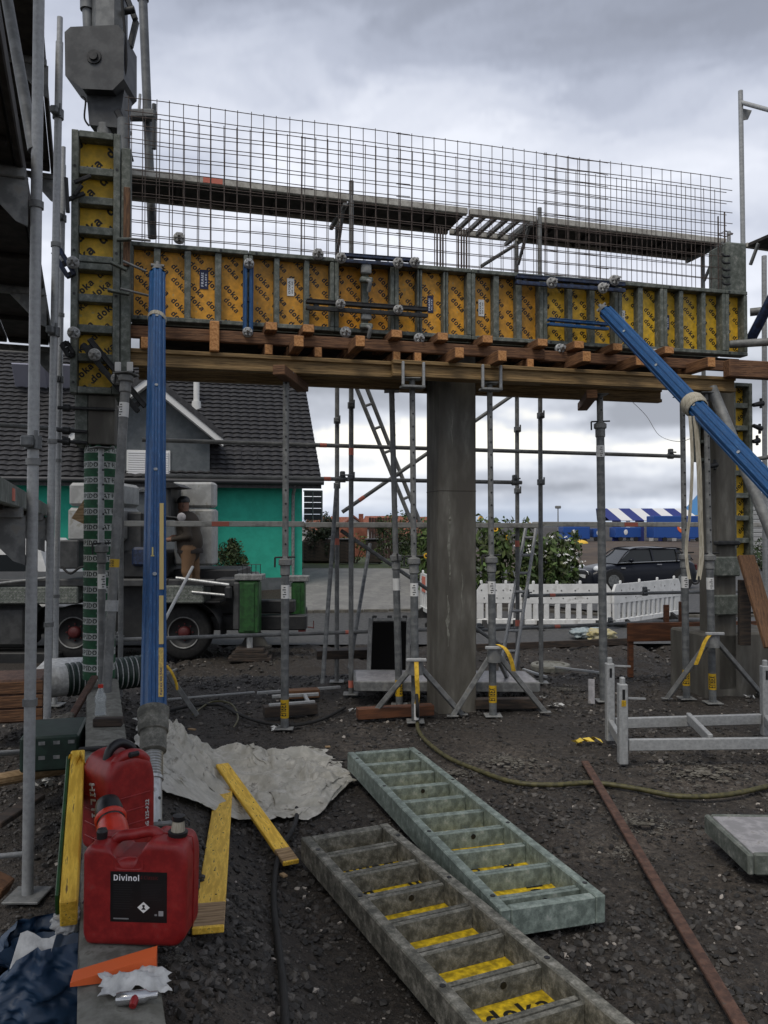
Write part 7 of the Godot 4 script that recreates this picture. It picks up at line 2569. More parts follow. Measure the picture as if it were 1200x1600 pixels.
func stack_frame() -> void:
	var o := thing("stacking_frame", "galvanised stacking frame with corner posts standing at the right before the footing", "metal frame", "")
	var g := .03
	var bl := P(953, 1140, 6.15)
	var fl := P(973, 1186, 5.55)
	var brr := P(1196, 1140, 6.3)
	var fr := P(1222, 1190, 5.6)
	for p in [bl, fl, brr, fr]:
		p.y = 0
	var pts := {"bl": [bl, P(953, 1036, 6.15)], "fl": [fl, P(973, 1068, 5.55)], "br": [brr, P(1195, 1040, 6.3)], "fr": [fr, P(1222, 1072, 5.6)]}
	for k in pts:
		var a: Vector3 = pts[k][0]
		var b: Vector3 = pts[k][1]
		a.y = .01
		b.x = a.x
		b.z = a.z
		part(o, "corner_post", MB.new().bar(a, b, .062, .062, .006), M.galv)
		part(o, "post_cap", MB.new().bar(b - Vector3(0, .02, 0), b + Vector3(0, .045, 0), .036, .036, .008), M.galv)
		part(o, "slot", MB.new().box(Vector3(.018, .07, .003), b + Vector3(0, -.07, .032)), M.black)
	var y := .14
	var E := func(p: Vector3, hh: float): return Vector3(p.x, hh, p.z)
	for e in [[bl, brr], [fl, fr], [bl, fl], [brr, fr]]:
		var d: Vector3 = (e[1] - e[0]).normalized()
		var inset := Vector3(d.x, 0, d.z) * .04
		part(o, "bottom_rail", MB.new().bar(E.call(e[0], y) + inset, E.call(e[1], y) - inset, .035, .08, .005), M.galv)
	var m0: Vector3 = E.call(bl.lerp(brr, .5), y + .03)
	var m1: Vector3 = E.call(fl.lerp(fr, .55), y + .03)
	part(o, "crossbar", MB.new().bar(m0, m1, .035, .07, .005), M.galv)
	part(o, "label", MB.new().box(Vector3(.03, .04, .003), Vector3(fl.x, pts.fl[1].y - .13, fl.z + .033)), M.sticker_yellow)
	for k in ["bl", "fl"]:
		var b: Vector3 = pts[k][1]
		var dy := -.02 if k == "bl" else -.1
		part(o, "latch", MB.new().bar(Vector3(pts[k][0].x + .03, b.y + dy, pts[k][0].z), Vector3(pts[k][0].x + .16, b.y + dy - .005, pts[k][0].z), .012, .012), M.galv)

# ---------------------------------------------------------------- foreground
func rounded_body(outline: Array, depth: float, inset: float, per := 3) -> MB:
	# a moulded body: a smooth outline, pulled in towards front and back
	var pts := []
	var n := outline.size()
	for i in n:
		var a: Vector2 = outline[i]
		var b: Vector2 = outline[(i + 1) % n]
		var z: Vector2 = outline[(i + n - 1) % n]
		var e := minf((b - a).length(), (z - a).length()) * .42
		var p0 := a + (z - a).normalized() * minf(e, .03)
		var p2 := a + (b - a).normalized() * minf(e, .03)
		for k in per + 1:
			var t := float(k) / per
			pts.append(p0.lerp(a, t).lerp(a.lerp(p2, t), t))
	var c := Vector2.ZERO
	for p in pts:
		c += p
	c /= pts.size()
	var sl := [[-.5, 1.0], [-.497, .6], [-.47, .25], [-.42, .06], [-.36, 0.0], [.36, 0.0], [.42, .06], [.47, .25], [.497, .6], [.5, 1.0]]
	var mb := MB.new()
	mb.sheet(pts.size(), sl.size() - 1, func(u, v):
		var i := int(round(u * pts.size())) % pts.size()
		var s: Array = sl[int(round(v * (sl.size() - 1)))]
		var p: Vector2 = pts[i]
		var q = p - (p - c).normalized() * inset * s[1]
		return Vector3(q.x, q.y, s[0] * depth))
	var area := 0.0
	for i in pts.size():
		area += pts[i].cross(pts[(i + 1) % pts.size()])
	if area < 0:
		for i in range(0, mb.ix.size(), 3):
			var k := mb.ix[i]
			mb.ix[i] = mb.ix[i + 1]
			mb.ix[i + 1] = k
		for i in mb.n.size():
			mb.n[i] = -mb.n[i]
	var fl := PackedVector2Array()
	for p in pts:
		fl.append(p - (p - c).normalized() * inset)
	var tr := Geometry2D.triangulate_polygon(fl)
	for s in [-.5, .5]:
		for i in range(0, tr.size(), 3):
			mb.face([Vector3(fl[tr[i]].x, fl[tr[i]].y, s * depth), Vector3(fl[tr[i + 1]].x, fl[tr[i + 1]].y, s * depth), Vector3(fl[tr[i + 2]].x, fl[tr[i + 2]].y, s * depth)], Vector3(0, 0, s))
	return mb

func build_foreground() -> void:
	# ---- two panels lying ribs up
	var H := .13
	var tl := G(470, 1308, H)
	var dl := Vector3(.413, 0, .911)
	var ribs := []
	for i in 10:
		ribs.append(.2 + i * .236)
	var p1 := form_panel("concrete-stained formwork panel lying ribs up nearest the viewer, its sheet showing yellow print", "panels lying ribs up in the foreground", lay(tl, dl).translated(Vector3(0, .0, 0)), 2.62, .467, ribs, M.sheet_dirty, M.form_soiled, {rail = .05, rib = .05, tile = .42, turn = true, groove = .012, off = Vector2(.1, .3)})
	# lay() puts y to the left of d, so mirror by starting from the other side
	p1.transform = Transform3D(Basis(dl.normalized(), Vector3(.911, 0, -.413), Vector3.UP), tl)
	var tl2 := G(543, 1175, H + .01)
	var dl2 := (G(940, 1395, H) - G(645, 1164, H + .01)).normalized()
	dl2.y = 0
	dl2 = dl2.normalized()
	ribs = []
	for i in 9:
		ribs.append(.235 + i * .242)
	var wdir := Vector3.UP.cross(dl2)
	var wr := Vector3(dl2.z, 0, -dl2.x)
	var ln2 := (G(940, 1395, H) - G(645, 1164, H + .01)).length()
	var p2 := form_panel("mint-grey formwork panel lying ribs up behind the stained one", "panels lying ribs up in the foreground", Transform3D(Basis(dl2, wr, Vector3.UP), tl2), ln2, .475, ribs, M.sheet_dirty, M.form_mint, {rail = .045, rib = .04, tile = .42, groove = .012, off = Vector2(.4, .2)})
	p2.rotate_object_local(Vector3.RIGHT, -.012)
	# flat panel at the right edge, face up
	var f := G(1175, 1332, .14)
	var fb := G(1113, 1276, .14)
	var wv := fb - f
	var rp := thing("lying_panel", "grey-faced formwork panel lying face up at the right edge", "formwork panel", "", Transform3D(Basis(Vector3(.995, 0, .03).normalized(), Vector3.UP.cross(Vector3(.995, 0, .03).normalized()) , Vector3.UP), f))
	var rpw := wv.length()
	part(rp, "face", MB.new().box(Vector3(1.3, rpw, .02), Vector3(.65, rpw / 2, -.008), .003), M.ply)
	part(rp, "frame", MB.new().box(Vector3(1.3, .03, .1), Vector3(.65, -.016, -.045), .008), M.form)
	part(rp, "frame", MB.new().box(Vector3(1.3, .03, .1), Vector3(.65, rpw + .016, -.045), .008), M.form)
	part(rp, "frame", MB.new().box(Vector3(.03, rpw + .062, .098), Vector3(-.016, rpw / 2, -.046), .008), M.form)
	rp.basis = Basis(rp.basis.x, (wv - rp.basis.x * wv.dot(rp.basis.x) * .0).normalized(), rp.basis.z)
	# ---- rusty bar
	var b0 := GR(914, 1192, .02)
	var b1 := GR(1162, 1612, .02)
	plank_thing("rusty_bar", "long rust-brown flat bar lying across the gravel at the right", "bar", "", b0, b1, .05, .02, M.rust, .004)
	# ---- yellow boards
	for e in [[350, 1236, 325, 1456, .052, "short wide yellow shuttering board lying on the gravel right of the red fuel can"], [347, 1196, 455, 1350, .045, "yellow shuttering board slanting from the pale sheet to the stained panel"]]:
		var a := GR(e[0], e[1], .025 if e[0] == 350 else .11)
		var b := GR(e[2], e[3], .025)
		var yb := thing("yellow_board", e[5], "board", "yellow shuttering boards", MB.along(a, b))
		var ln := (b - a).length()
		var wd: float = .1 if e[0] == 350 else .08
		part(yb, "board", MB.new().box(Vector3(wd, ln, .022), Vector3(0, ln / 2, 0), .003), M.yellow_board)
		part(yb, "bare_end", MB.new().box(Vector3(wd + .001, ln * .1, .0225), Vector3(0, ln * .945, 0), .003), M.timber_pale)
		var nl := MB.new()
		for i in 7:
			nl.tube(Vector3(((i * 37) % 10 - 5) * .005, ln * (.08 + i * .13), -.011), Vector3(((i * 37) % 10 - 5) * .005, ln * (.08 + i * .13), -.0125), .004, -1, 6)
			nl.tube(Vector3(((i * 37) % 10 - 5) * .005, ln * (.08 + i * .13), .011), Vector3(((i * 37) % 10 - 5) * .005, ln * (.08 + i * .13), .0125), .004, -1, 6)
		stuff(part(yb, "nail_hole", nl, M.black))
	var y3a := P(122, 1195, 3.1)
	var y3b := P(107, 1436, 2.45)
	var ylb := thing("yellow_board", "long yellow board standing on edge along the left of the concrete strip", "board", "yellow shuttering boards", MB.along(y3a, y3b))
	part(ylb, "board", MB.new().box(Vector3(.05, (y3b - y3a).length(), .1), Vector3(0, (y3b - y3a).length() / 2, .02), .004), M.yellow_board)
	part(ylb, "green_edge", MB.new().box(Vector3(.012, (y3b - y3a).length() * .92, .08), Vector3(.033, (y3b - y3a).length() * .5, .03), .003), M.green)
	var cl := MB.new()
	cl.sheet(14, 18, func(u, v):
		var p := P(lerpf(102, 132, u) + (1.0 - v) * 8.0 * (1.0 - u), lerpf(1180, 1248, v), 3.02 + .03 * sin(u * 9.0 + v * 4.0))
		return p + Vector3(0, .01 * sin(u * 14.0), .02 * cos(v * 9.0 + u * 6.0)))
	solo("yellow_cloth", "rumpled yellow cloth hung over the yellow board at the concrete strip", "cloth", cl, M.yellow_cloth)
	# ---- concrete strip
	var st := MB.new()
	var zs := [1.0, 6.35]
	var w := .212
	var A := Vector3(strip_x(.9) - w, 0, -.9)
	var B := Vector3(strip_x(6.35) - w * 1.1, 0, -6.35)
	var poly := [[strip_x(.9), .9], [strip_x(.9) - w, .9], [strip_x(6.35) - w * 1.15, 6.35], [strip_x(6.35), 6.35]]
	var topf := []
	var n := 40
	var nz := FastNoiseLite.new()
	nz.frequency = 3.0
	st.sheet(6, 90, func(u, v):
		var z: float = lerpf(.9, 6.35, v)
		var x: float = lerpf(strip_x(z) - w * (1.0 + .028 * (z - 1.0)), strip_x(z), u) + (.006 * nz.get_noise_2d(z * 5.0, u * 40.0) if u < .01 or u > .99 else 0.0)
		return Vector3(x, .45 + .004 * nz.get_noise_2d(x * 8.0, z * 8.0) - (.012 if u < .01 or u > .99 else 0.0), -z))
	for s in [0.0, 1.0]:
		st.sheet(1, 90, func(u, v):
			var z: float = lerpf(.9, 6.35, v)
			var x: float = lerpf(strip_x(z) - w * (1.0 + .028 * (z - 1.0)), strip_x(z), s) + .006 * nz.get_noise_2d(z * 5.0, s * 40.0)
			var t: float = u if s > .5 else 1.0 - u
			return Vector3(x, lerpf(.439, -.15, t), -z))
	struct("concrete_strip", st, M.strip)
	# ---- cans on the strip
	var jz := 2.30
	var jb := P(211, 1482, jz)
	jb.y = .451
	var s := (jz / F)
	var o := thing("red_can", "big red plastic fuel can with a black label nearest the viewer on the concrete strip", "fuel can", "red cans on the concrete strip", Transform3D(Basis(Vector3.UP, -.06), jb + Vector3(0, 0, -.07)))
	o.scale = Vector3(.93, .95, .95)
	var W := .164
	var body := rounded_body([Vector2(-W, .03), Vector2(-W + .012, .0), Vector2(W - .03, .0), Vector2(W - .004, .03), Vector2(W, .26), Vector2(W - .015, .305), Vector2(.05, .315), Vector2(.03, .3), Vector2(.015, .262), Vector2(-.06, .258), Vector2(-.075, .285), Vector2(-.095, .297), Vector2(-W + .02, .297), Vector2(-W, .275)], .15, .03, 4)
	part(o, "body", body, M.red)
	var sm := []
	for q in [[-.162, .03], [-.164, .15], [-.163, .27], [-.15, .294], [-.1, .2985]]:
		sm.append(Vector3(q[0] - .0005, q[1], 0))
	var s2 := []
	for q in [[.06, .3145], [.145, .307], [.161, .29], [.1635, .2], [.161, .03]]:
		s2.append(Vector3(q[0] + .0005, q[1], 0))
	part(o, "mould_seam", MB.new().path(curve(sm, 4), .0022, 6), M.red)
	part(o, "mould_seam", MB.new().path(curve(s2, 4), .0022, 6), M.red)
	var hd := MB.new()
	hd.path(curve([Vector3(-.095, .272, 0), Vector3(-.075, .299, 0), Vector3(-.02, .309, 0), Vector3(.03, .318, 0), Vector3(.06, .302, 0)], 6), .017, 12)
	part(o, "handle", hd, M.red)
	var rcs := MB.new()
	rcs.sheet(10, 4, func(u, v): return Vector3(lerpf(-.062, .03, u), lerpf(.23, .262, v), .0762 - .02 * v * sin(PI * u)))
	part(o, "hand_recess", rcs, M.red)
	var lb := MB.new()
	lb.face([Vector3(-.073, .075, .0757), Vector3(.104, .075, .0757), Vector3(.104, .225, .0757), Vector3(-.073, .225, .0757)], Vector3.BACK, [Vector2(0, 1), Vector2(1, 1), Vector2(1, 0), Vector2(0, 0)])
	var lbl := part(o, "label", lb, M.can_label)
	var cp := MB.new()
	cp.xf = Transform3D(Basis(), Vector3(-.128, .296, .01))
	cp.lathe([Vector2(.016, 0), Vector2(.017, .022), Vector2(.014, .03), Vector2(.001, .031)], 16, false)
	part(o, "vent_cap", cp, M.black)
	var sp := MB.new()
	sp.xf = Transform3D(Basis(Vector3.BACK, -.05), Vector3(.112, .308, 0))
	sp.lathe([Vector2(.03, 0), Vector2(.031, .012), Vector2(.022, .014)], 20, false)
	part(o, "spout_collar", sp, M.black)
	var sp2 := MB.new()
	sp2.xf = sp.xf
	sp2.lathe([Vector2(.022, .012), Vector2(.02, .03), Vector2(.017, .046)], 20)
	part(o, "spout", sp2, M.strap)
	var sp3 := MB.new()
	sp3.xf = sp.xf
	sp3.lathe([Vector2(.019, .045), Vector2(.02, .06), Vector2(.001, .061)], 20, false)
	sp3.path(curve([Vector3(.018, .052, 0), Vector3(.034, .044, 0), Vector3(.034, .03, 0)], 4), .003, 6)
	part(o, "spout_cap", sp3, M.black)
	# second red can, turned, with black handles
	var kb := P(176, 1318, 2.95)
	kb.y = .451
	var c2 := thing("red_can", "tall red plastic tool can with black handle and white lettering behind the fuel can", "can", "red cans on the concrete strip", Transform3D(Basis(Vector3.UP, .85), kb + Vector3(.0, 0, -.06)))
	part(c2, "body", rounded_body([Vector2(-.098, .02), Vector2(-.08, 0), Vector2(.08, 0), Vector2(.098, .02), Vector2(.102, .27), Vector2(.08, .335), Vector2(.04, .36), Vector2(-.03, .362), Vector2(-.075, .345), Vector2(-.1, .3)], .19, .032, 4), M.red)
	for i in 4:
		part(c2, "moulded_rib", MB.new().box(Vector3(.15, .006, .004), Vector3(0, .06 + .05 * i, .0955), .0015), M.red)
		part(c2, "moulded_rib", MB.new().box(Vector3(.004, .006, .12), Vector3(-.1005, .06 + .05 * i, 0), .0015), M.red)
	var hb := MB.new()
	hb.path(curve([Vector3(-.06, .335, .02), Vector3(-.045, .375, .02), Vector3(-.005, .392, .02), Vector3(.035, .372, .02), Vector3(.05, .345, .02)], 5), .017, 10)
	part(c2, "handle", hb, M.black)
	part(c2, "handle_bridge", MB.new().path(curve([Vector3(-.07, .31, .06), Vector3(-.03, .355, .075), Vector3(.03, .355, .08), Vector3(.075, .315, .07)], 5), .02, 10), M.red)
	part(c2, "latch", MB.new().box(Vector3(.045, .02, .03), Vector3(.005, .362, .09), .006), M.black)
	text_on(c2, "HILTI", .05, Transform3D(Basis(Vector3.UP, -PI / 2) * Basis(Vector3.BACK, -PI / 2 + .2), Vector3(-.1015, .2, .0)), M.white, "lettering")
	text_on(c2, "AG 125-A22", .02, Transform3D(Basis(Vector3.BACK, PI / 2), Vector3(.062, .13, .0962)), M.white, "lettering")
	# red bottle with a black cap lying against it
	var bt := thing("red_bottle", "round bright red bottle with a black domed cap leaning between the two red cans", "bottle", "", MB.along(P(180, 1318, 2.62), P(166, 1243, 2.8)))
	var bm := MB.new()
	bm.lathe([Vector2(.001, -.02), Vector2(.045, -.02), Vector2(.05, 0), Vector2(.05, .075), Vector2(.044, .092), Vector2(.04, .1)], 24)
	part(bt, "body", bm, M.red_new)
	var bc := MB.new()
	bc.lathe([Vector2(.041, .095), Vector2(.045, .1), Vector2(.046, .15), Vector2(.04, .185), Vector2(.022, .203), Vector2(.001, .206)], 24)
	part(bt, "cap", bc, M.black)
	var rn := MB.new()
	rn.lathe([Vector2(.046, .1), Vector2(.052, .104), Vector2(.052, .116), Vector2(.046, .12)], 24)
	part(bt, "ring", rn, M.red_new)
	# orange wedge, paper, chrome bottle, plastic bottle
	var ow := MB.new()
	ow.prism([Vector2(0, 0), Vector2(.215, 0), Vector2(.215, .052), Vector2(.0, .01)], -.03, .03)
	solo("orange_wedge", "orange plastic wedge lying across the strip at the fuel can's foot", "wedge", ow, M.orange, "", Transform3D(Basis(Vector3.UP, .22), Vector3(P(117, 1512, 2.15).x, .452, -2.13)))
	var wp := MB.new()
	var pn := FastNoiseLite.new()
	pn.frequency = 14.0
	wp.sheet(18, 14, func(u, v):
		var x = (u - .5) * .17
		var z = (v - .5) * .1
		var e := 1.0 - pow(absf(u * 2 - 1), 3.0) * .3
		return Vector3(x * (1 + .3 * pn.get_noise_2d(v * .3, 1.0)), .012 + .03 * maxf(0, pn.get_noise_2d(x, z) + .25) + .025 * (1.0 - Vector2(u * 2 - 1, v * 2 - 1).length()), z * (1 + .4 * pn.get_noise_2d(u * .3, 7.0)) + .02 * (u - .5)))
	solo("white_tissue", "crumpled white plastic tissue on the strip before the fuel can", "tissue", wp, M.paper, "", Transform3D(Basis(Vector3.UP, .3), Vector3(P(215, 1500, 2.12).x, .452, -2.1)))
	var mbt := MB.new()
	mbt.xf = Transform3D(Basis(Vector3.FORWARD, PI / 2), Vector3.ZERO)
	mbt.lathe([Vector2(.001, -.05), Vector2(.014, -.05), Vector2(.016, -.04), Vector2(.016, .02), Vector2(.009, .03), Vector2(.009, .05), Vector2(.001, .052)], 16)
	solo("metal_flask", "small shiny metal flask lying under the white tissue", "flask", mbt, M.chrome, "", Transform3D(Basis(Vector3.UP, .2), Vector3(P(218, 1530, 2.05).x, .468, -2.03)))
	var rk := MB.new().lathe([Vector2(.001, 0), Vector2(.009, 0), Vector2(.011, .02), Vector2(.008, .035), Vector2(.001, .036)], 12)
	solo("red_plug", "small red plug lying on the concrete below the metal flask", "plug", rk, M.red, "", Transform3D(Basis(Vector3.RIGHT, -1.2), Vector3(P(207, 1550, 2.0).x, .462, -2.0)))
	var pb := P(157, 1112, 5.1)
	var pet := thing("plastic_bottle", "clear plastic bottle with a red cap standing on the far end of the strip", "bottle", "", Transform3D(Basis(), Vector3(pb.x, .452, pb.z)))
	var bl := MB.new()
	bl.lathe([Vector2(.001, 0), Vector2(.034, .002), Vector2(.036, .03), Vector2(.03, .07), Vector2(.036, .09), Vector2(.036, .115), Vector2(.016, .16), Vector2(.013, .175)], 20)
	part(pet, "bottle", bl, M.pet)
	var bcp := MB.new()
	bcp.lathe([Vector2(.016, .172), Vector2(.016, .192), Vector2(.001, .193)], 14, false)
	part(pet, "cap", bcp, M.red_new)
	solo("timber_offcut", "dark squared offcut lying across the strip below the clear bottle", "timber", MB.new().box(Vector3(.17, .05, .06), Vector3(0, .025, 0), .005), M.board_dark, "", Transform3D(Basis(Vector3.UP, .1), Vector3(P(172, 1130, 4.85).x, .452, -4.82)))
	solo("black_strap", "black rubber strip lying across the concrete behind the red tool can", "strip", MB.new().box(Vector3(.23, .015, .05), Vector3(0, .01, 0), .005, Basis(Vector3.UP, .2)), M.rubber, "", Transform3D(Basis(), Vector3(P(158, 1148, 4.3).x, .452, -4.3)))
	# ---- the pale plastic sheet
	tarp()
	# ---- hoses and cables
	var yh := []
	for q in [[652, 1128], [654, 1142], [668, 1160], [700, 1184], [745, 1204], [800, 1222], [860, 1228], [925, 1224], [990, 1232], [1050, 1243], [1100, 1245], [1150, 1240], [1215, 1226]]:
		yh.append(GR(q[0], q[1], .012))
	var hs := thing("garden_hose", "olive-yellow hose snaking from the tripod across the ground to the right edge", "hose", "")
	part(hs, "hose", MB.new().path(curve(yh, 8), .016, 10), M.hose)
	part(hs, "standing_end", MB.new().path(curve([GR(652, 1128, .012), P(652, 1110, 6.6), P(651, 1080, 6.66)], 5), .014, 8), M.rubber)
	var bc1 := []
	for q in [[371, 1180], [385, 1203], [412, 1216], [440, 1232], [458, 1252], [464, 1270], [458, 1296], [440, 1326], [432, 1352], [428, 1390], [429, 1430], [434, 1470], [440, 1520], [444, 1570], [447, 1640]]:
		bc1.append(GR(q[0], q[1], .03 if q[1] > 1285 and q[1] < 1335 else .012))
	solo("black_cable", "thick black cable curling over the slanting yellow board to the bottom edge", "cable", MB.new().path(curve(bc1, 8), .013, 10), M.rubber, "cables on the ground")
	var bc2 := []
	for q in [[262, 1112], [300, 1104], [345, 1102], [372, 1116], [405, 1128], [450, 1134], [500, 1126], [540, 1106]]:
		bc2.append(GR(q[0], q[1], .014))
	solo("black_cable", "black cable looping on the ground behind the pale sheet", "cable", MB.new().path(curve(bc2, 8), .014, 8), M.rubber, "cables on the ground")
	var bc3 := []
	for q in [[300, 1118], [330, 1098], [360, 1100], [372, 1120], [365, 1138]]:
		bc3.append(GR(q[0], q[1], .016))
	solo("black_cable", "thin dark cable arched beside the tall blue prop", "cable", MB.new().path(curve(bc3, 8), .008, 8), M.hose, "cables on the ground")
	var tp0 := P(262, 1070, 6.6)
	var tpl := thing("prop_tripod", "half-hidden tripod leg and yellow strap just right of the tall blue prop", "tripod", "folding tripods round the props")
	part(tpl, "leg", MB.new().bar(P(262, 1052, 6.9), GR(308, 1118), .035, .045, .005), M.galv_dull)
	part(tpl, "leg", MB.new().bar(P(262, 1052, 6.9), GR(276, 1046), .03, .03, .005), M.galv_dull)
	part(tpl, "strap", MB.new().path(curve([P(260, 1040, 6.85), P(268, 1050, 6.8), P(275, 1066, 6.8), P(277, 1078, 6.8)], 5), .012, 6), M.yellow_cloth)
	tube_thing("leaning_rod", "grey rod leaning against the truck behind the tall blue prop", "rod", "", P(258, 968, 8.6), P(301, 886, 9.6), .018, M.galv)
	# chips of wood
	var chips := [[300, 1140, "brown wood chip at the top edge of the pale sheet by the blue prop"], [420, 1256, "tiny orange wood chip right of the slanting yellow board"], [443, 1368, "pale wood chip below the slanting yellow board"], [262, 1130, "flat pale wood scrap at the foot of the tall blue prop"], [512, 1168, "dark wood splinter beside the pale sheet's right corner"]]
	for c in chips:
		var p := GR(c[0], c[1], .012)
		solo("wood_chip", c[2], "wood chip", MB.new().box(Vector3(.07 if c[0] < 320 else .04, .012, .025), Vector3.ZERO, .003, Basis(Vector3.UP, c[0] * .7)), M.timber_pale, "wood chips on the ground", Transform3D(Basis(), p))
	# ---- blue bag and rubbish at the left
	bag()
	left_rubbish()

func text_on(parent: Node3D, s: String, size: float, at: Transform3D, m: Material, called: String) -> void:
	var tm := TextMesh.new()
	tm.text = s
	var f := SystemFont.new()
	f.font_names = ["Droid Sans"]
	f.font_weight = 700
	tm.font = f
	tm.font_size = 32
	tm.pixel_size = size / 32.0
	tm.depth = .002
	tm.curve_step = 2.0
	put_mesh(parent, called, tm, m, at)

func tarp() -> void:
	var nz := FastNoiseLite.new()
	nz.seed = 12
	nz.frequency = 2.1
	nz.fractal_octaves = 4
	nz.fractal_gain = .4
	var rd := FastNoiseLite.new()
	rd.seed = 4
	rd.frequency = 1.5
	rd.fractal_type = FastNoiseLite.FRACTAL_RIDGED
	rd.fractal_octaves = 2
	# outline corners on the ground: back left, back right, front right, front left
	var bl := GR(212, 1128)
	var br := GR(500, 1172)
	var fr := GR(562, 1222)
	var fl := GR(222, 1240)
	var mb := MB.new()
	mb.sheet(190, 130, func(u, v):
		var a := fl.lerp(fr, u)
		a += Vector3(0, 0, .32 * sin(clampf((u - .55) * 2.6, 0, 1) * PI))
		var b := bl.lerp(br, u)
		b += Vector3(0, 0, -.34 * sin(clampf((.62 - u) * 2.2, 0, 1) * PI))
		var p := a.lerp(b, v)
		p.x += .06 * nz.get_noise_2d(v * 3.0, u * 2.0 + 9.0)
		p.z += .09 * nz.get_noise_2d(u * 4.0, v * 2.0)
		var e := minf(minf(u, 1 - u) * 7.0, minf(v, 1 - v) * 5.0)
		e = clampf(e, .0, 1.0)
		var hh := .012 + .075 * e * pow(clampf(rd.get_noise_2d(p.x * .8 + .4 * p.z, p.z * 1.5) * .5 + .55, 0, 1), 2.0) + .03 * e * nz.get_noise_2d(p.x * 1.6, p.z * 1.6)
		hh += .05 * e * pow(1.0 - absf(nz.get_noise_2d(p.x * 1.1 + p.z * 1.9, p.z * .5 + 3.0)) * 2.2, 3.0) * (.4 + .6 * sin(p.x * 2.0 + 1.0))
		hh += .028 * e * sin(p.x * 16.0 + 7.0 * nz.get_noise_2d(p.x * .6, p.z * .8) * 3.0 + p.z * 9.0) * (.5 + nz.get_noise_2d(p.z * .9, p.x * .7))
		hh += .1 * exp(-pow((u - .16) / .14, 2.0) - pow((v - .72) / .25, 2.0)) * (1.0 + .6 * nz.get_noise_2d(u * 6.0, v * 6.0))
		hh += .07 * exp(-pow((u - .6) / .2, 2.0) - pow((v - .85) / .12, 2.0))
		return Vector3(p.x, gh(p.x, -p.z) + maxf(hh, .006), p.z))
	solo("plastic_sheet", "crumpled dirty pale plastic sheet lying on the ground behind the yellow boards", "plastic sheet", mb, M.tarp)

func bag() -> void:
	var c := P(48, 1530, 2.45)
	c.y = .1
	var nz := FastNoiseLite.new()
	nz.seed = 33
	nz.frequency = 5.0
	nz.fractal_octaves = 4
	var o := thing("blue_bag", "open dark blue plastic bag with white paper inside at the lower left corner", "bag", "", Transform3D(Basis(), c))
	var mb := MB.new()
	mb.sheet(64, 40, func(u, v):
		var g: float = TAU * u
		var r = .15 + .035 * sin(v * PI) - .02 * v
		var d := Vector3(cos(g), 0, -sin(g))
		var nn := nz.get_noise_3d(d.x * .5, v * .7, d.z * .5)
		r += .05 * nn + .018 * absf(nz.get_noise_3d(d.x * 1.6, v * 1.2, d.z * 1.6))
		var y = v * (.3 + .07 * sin(g + 1.2) + .03 * sin(g * 3.0))
		var lean := Vector3(.03 * v, 0, -.03 * v)
		return Vector3(d.x * r * 1.1, y, d.z * r) + lean)
	part(o, "outside", mb, M.bag)
	var ins := MB.new()
	ins.sheet(48, 12, func(u, v):
		var g: float = TAU * u
		var d := Vector3(cos(g), 0, sin(g))
		var r = (.12 + .03 * nz.get_noise_3d(d.x * .5, .6, d.z * .5)) * (1 - v)
		return Vector3(d.x * r * 1.1 + .03, .25 - .1 * v, d.z * r - .03))
	part(o, "inside", ins, M.bag)
	var pp := MB.new()
	pp.sheet(5, 6, func(u, v): return Vector3(lerpf(-.04, .075, u) + .03 * v, .2 + .14 * v + .01 * sin(u * 7.0), .09 - .04 * v + .02 * u))
	solo("white_paper", "folded white paper sticking out of the dark blue bag", "paper", pp, M.paper, "", Transform3D(Basis(), c))
	var ws := GR(104, 1440)
	var mb2 := MB.new().lump(Vector3(.04, .035, .035), 9, .7)
	solo("crumpled_packet", "crumpled white and red packet between the dark blue bag and the fuel can", "packet", mb2, M.paper, "", Transform3D(Basis(), P(106, 1438, 2.5)))

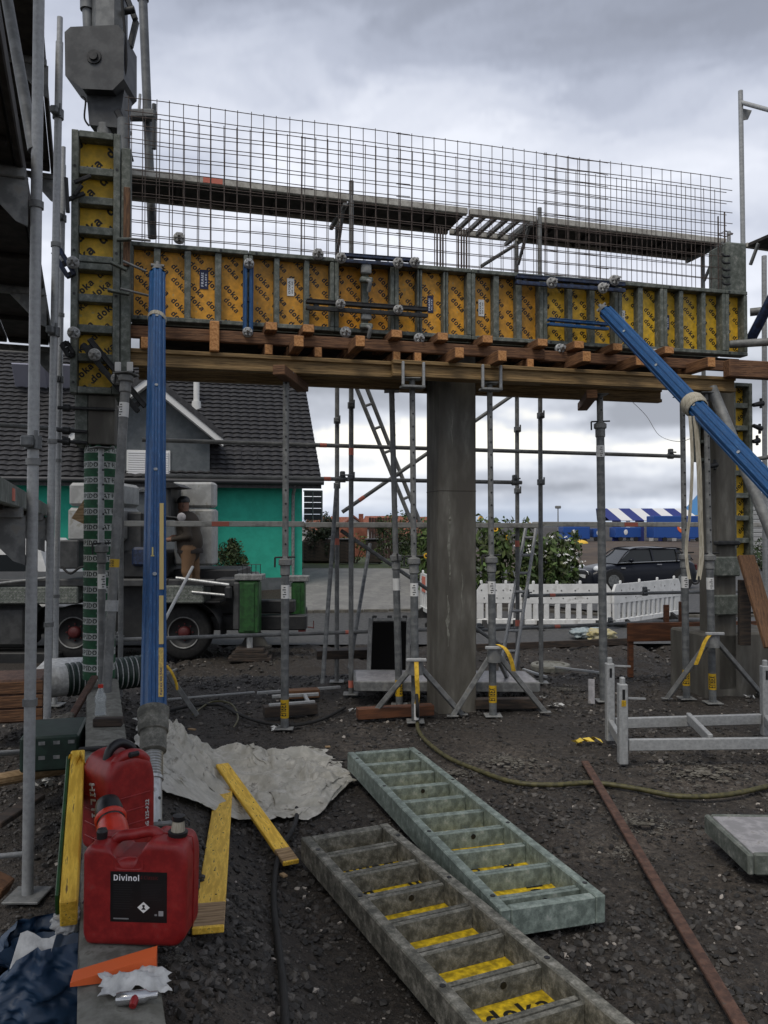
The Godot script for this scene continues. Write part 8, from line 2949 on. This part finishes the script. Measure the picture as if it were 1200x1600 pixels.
func left_rubbish() -> void:
	# open cardboard tube end and ribbed green tube lying behind the poles
	var a := P(42, 1070, 6.6)
	var d := Vector3(.82, .02, -.55).normalized()
	var t := thing("tube_offcut", "lying cardboard tube with a pale open end seen between the left poles", "tube", "", MB.along(a, a + d))
	var tb := MB.new()
	tb.lathe([Vector2(.115, 0), Vector2(.13, 0), Vector2(.13, .9), Vector2(.115, .9)], 28, false)
	part(t, "tube", tb, M.paper)
	part(t, "torn_lining", MB.new().lathe([Vector2(.001, .05), Vector2(.06, .03), Vector2(.113, .01)], 20), M.ply)
	var rb := MB.new()
	for i in 16:
		rb.lathe([Vector2(.128, .3 + i * .045), Vector2(.142, .312 + i * .045), Vector2(.142, .33 + i * .045), Vector2(.128, .34 + i * .045)], 24, false)
	part(t, "green_rib", rb, M.dark_green)
	var bx := [[-20, 1062, 62, 1130, 6.0, M.rust, "rust-brown crate at the left edge behind the near pole"], [34, 1150, 120, 1205, 4.6, M.board_dark, "dark carton printed with pale signs left of the strip"], [60, 1040, 122, 1056, 7.0, M.paper, "flat pale board lying behind the second left pole"]]
	for b in bx:
		var p0 := P(b[0], b[1], b[4])
		var p1 := P(b[2], b[3], b[4])
		var cr := solo("crate", b[6], "crate", MB.new().box(Vector3(p1.x - p0.x, p0.y - p1.y, .45), Vector3(0, 0, -.22), .012), b[5], "crates and cartons at the left", Transform3D(Basis(Vector3.UP, .25), (p0 + p1) / 2))
		var hw := (p1.x - p0.x) / 2
		var hh2 := (p0.y - p1.y) / 2
		if b[5] == M.board_dark:
			cr.material_override = M.dark_green
			for i in 7:
				part(cr, "printed_sign", MB.new().box(Vector3(hw * .22, hh2 * .2, .002), Vector3(hw * (-.75 + .5 * (i % 4)), hh2 * (.62 if i < 4 else -.2), .007)), M.galv_dull)
		elif b[5] == M.rust:
			for i in 3:
				part(cr, "slat", MB.new().box(Vector3(hw * 2 + .02, hh2 * .55, .02), Vector3(0, hh2 * (-.64 + .64 * i), .011), .004), M.timber_x)
	plank_thing("wood_log", "yellow-brown round timber lying behind the near pole at the left", "timber", "timbers at the left", P(-20, 1222, 4.6), P(108, 1198, 4.9), .07, .07, M.timber_pale, .02)
	plank_thing("rusty_angle", "slanting rust-brown flat bar leaning on the far end of the strip", "bar", "", P(72, 1188, 4.8), P(148, 1058, 6.1), .05, .03, M.rust)
	plank_thing("board_offcut", "grey-brown board lying slanted below the leaning rusty bar", "board", "timbers at the left", P(76, 1140, 5.0), P(128, 1126, 5.3), .16, .03, M.strip)
	plank_thing("board_offcut", "dark board lying across the ground left of the strip", "board", "timbers at the left", P(-10, 1290, 3.9), P(60, 1245, 4.4), .08, .03, M.board_dark)
	plank_thing("board_offcut", "reddish board corner at the left edge above the bag", "board", "timbers at the left", P(-30, 1372, 3.1), P(10, 1392, 3.1), .1, .06, M.timber_x)
	var sh := P(72, 1168, 4.7)
	solo("pale_rag", "pale crumpled rag lying between the left poles and the rusty bar", "rag", MB.new().lump(Vector3(.1, .05, .08), 3, .6), M.spill, "", Transform3D(Basis(Vector3.BACK, .3), P(92, 1132, 5.2)))
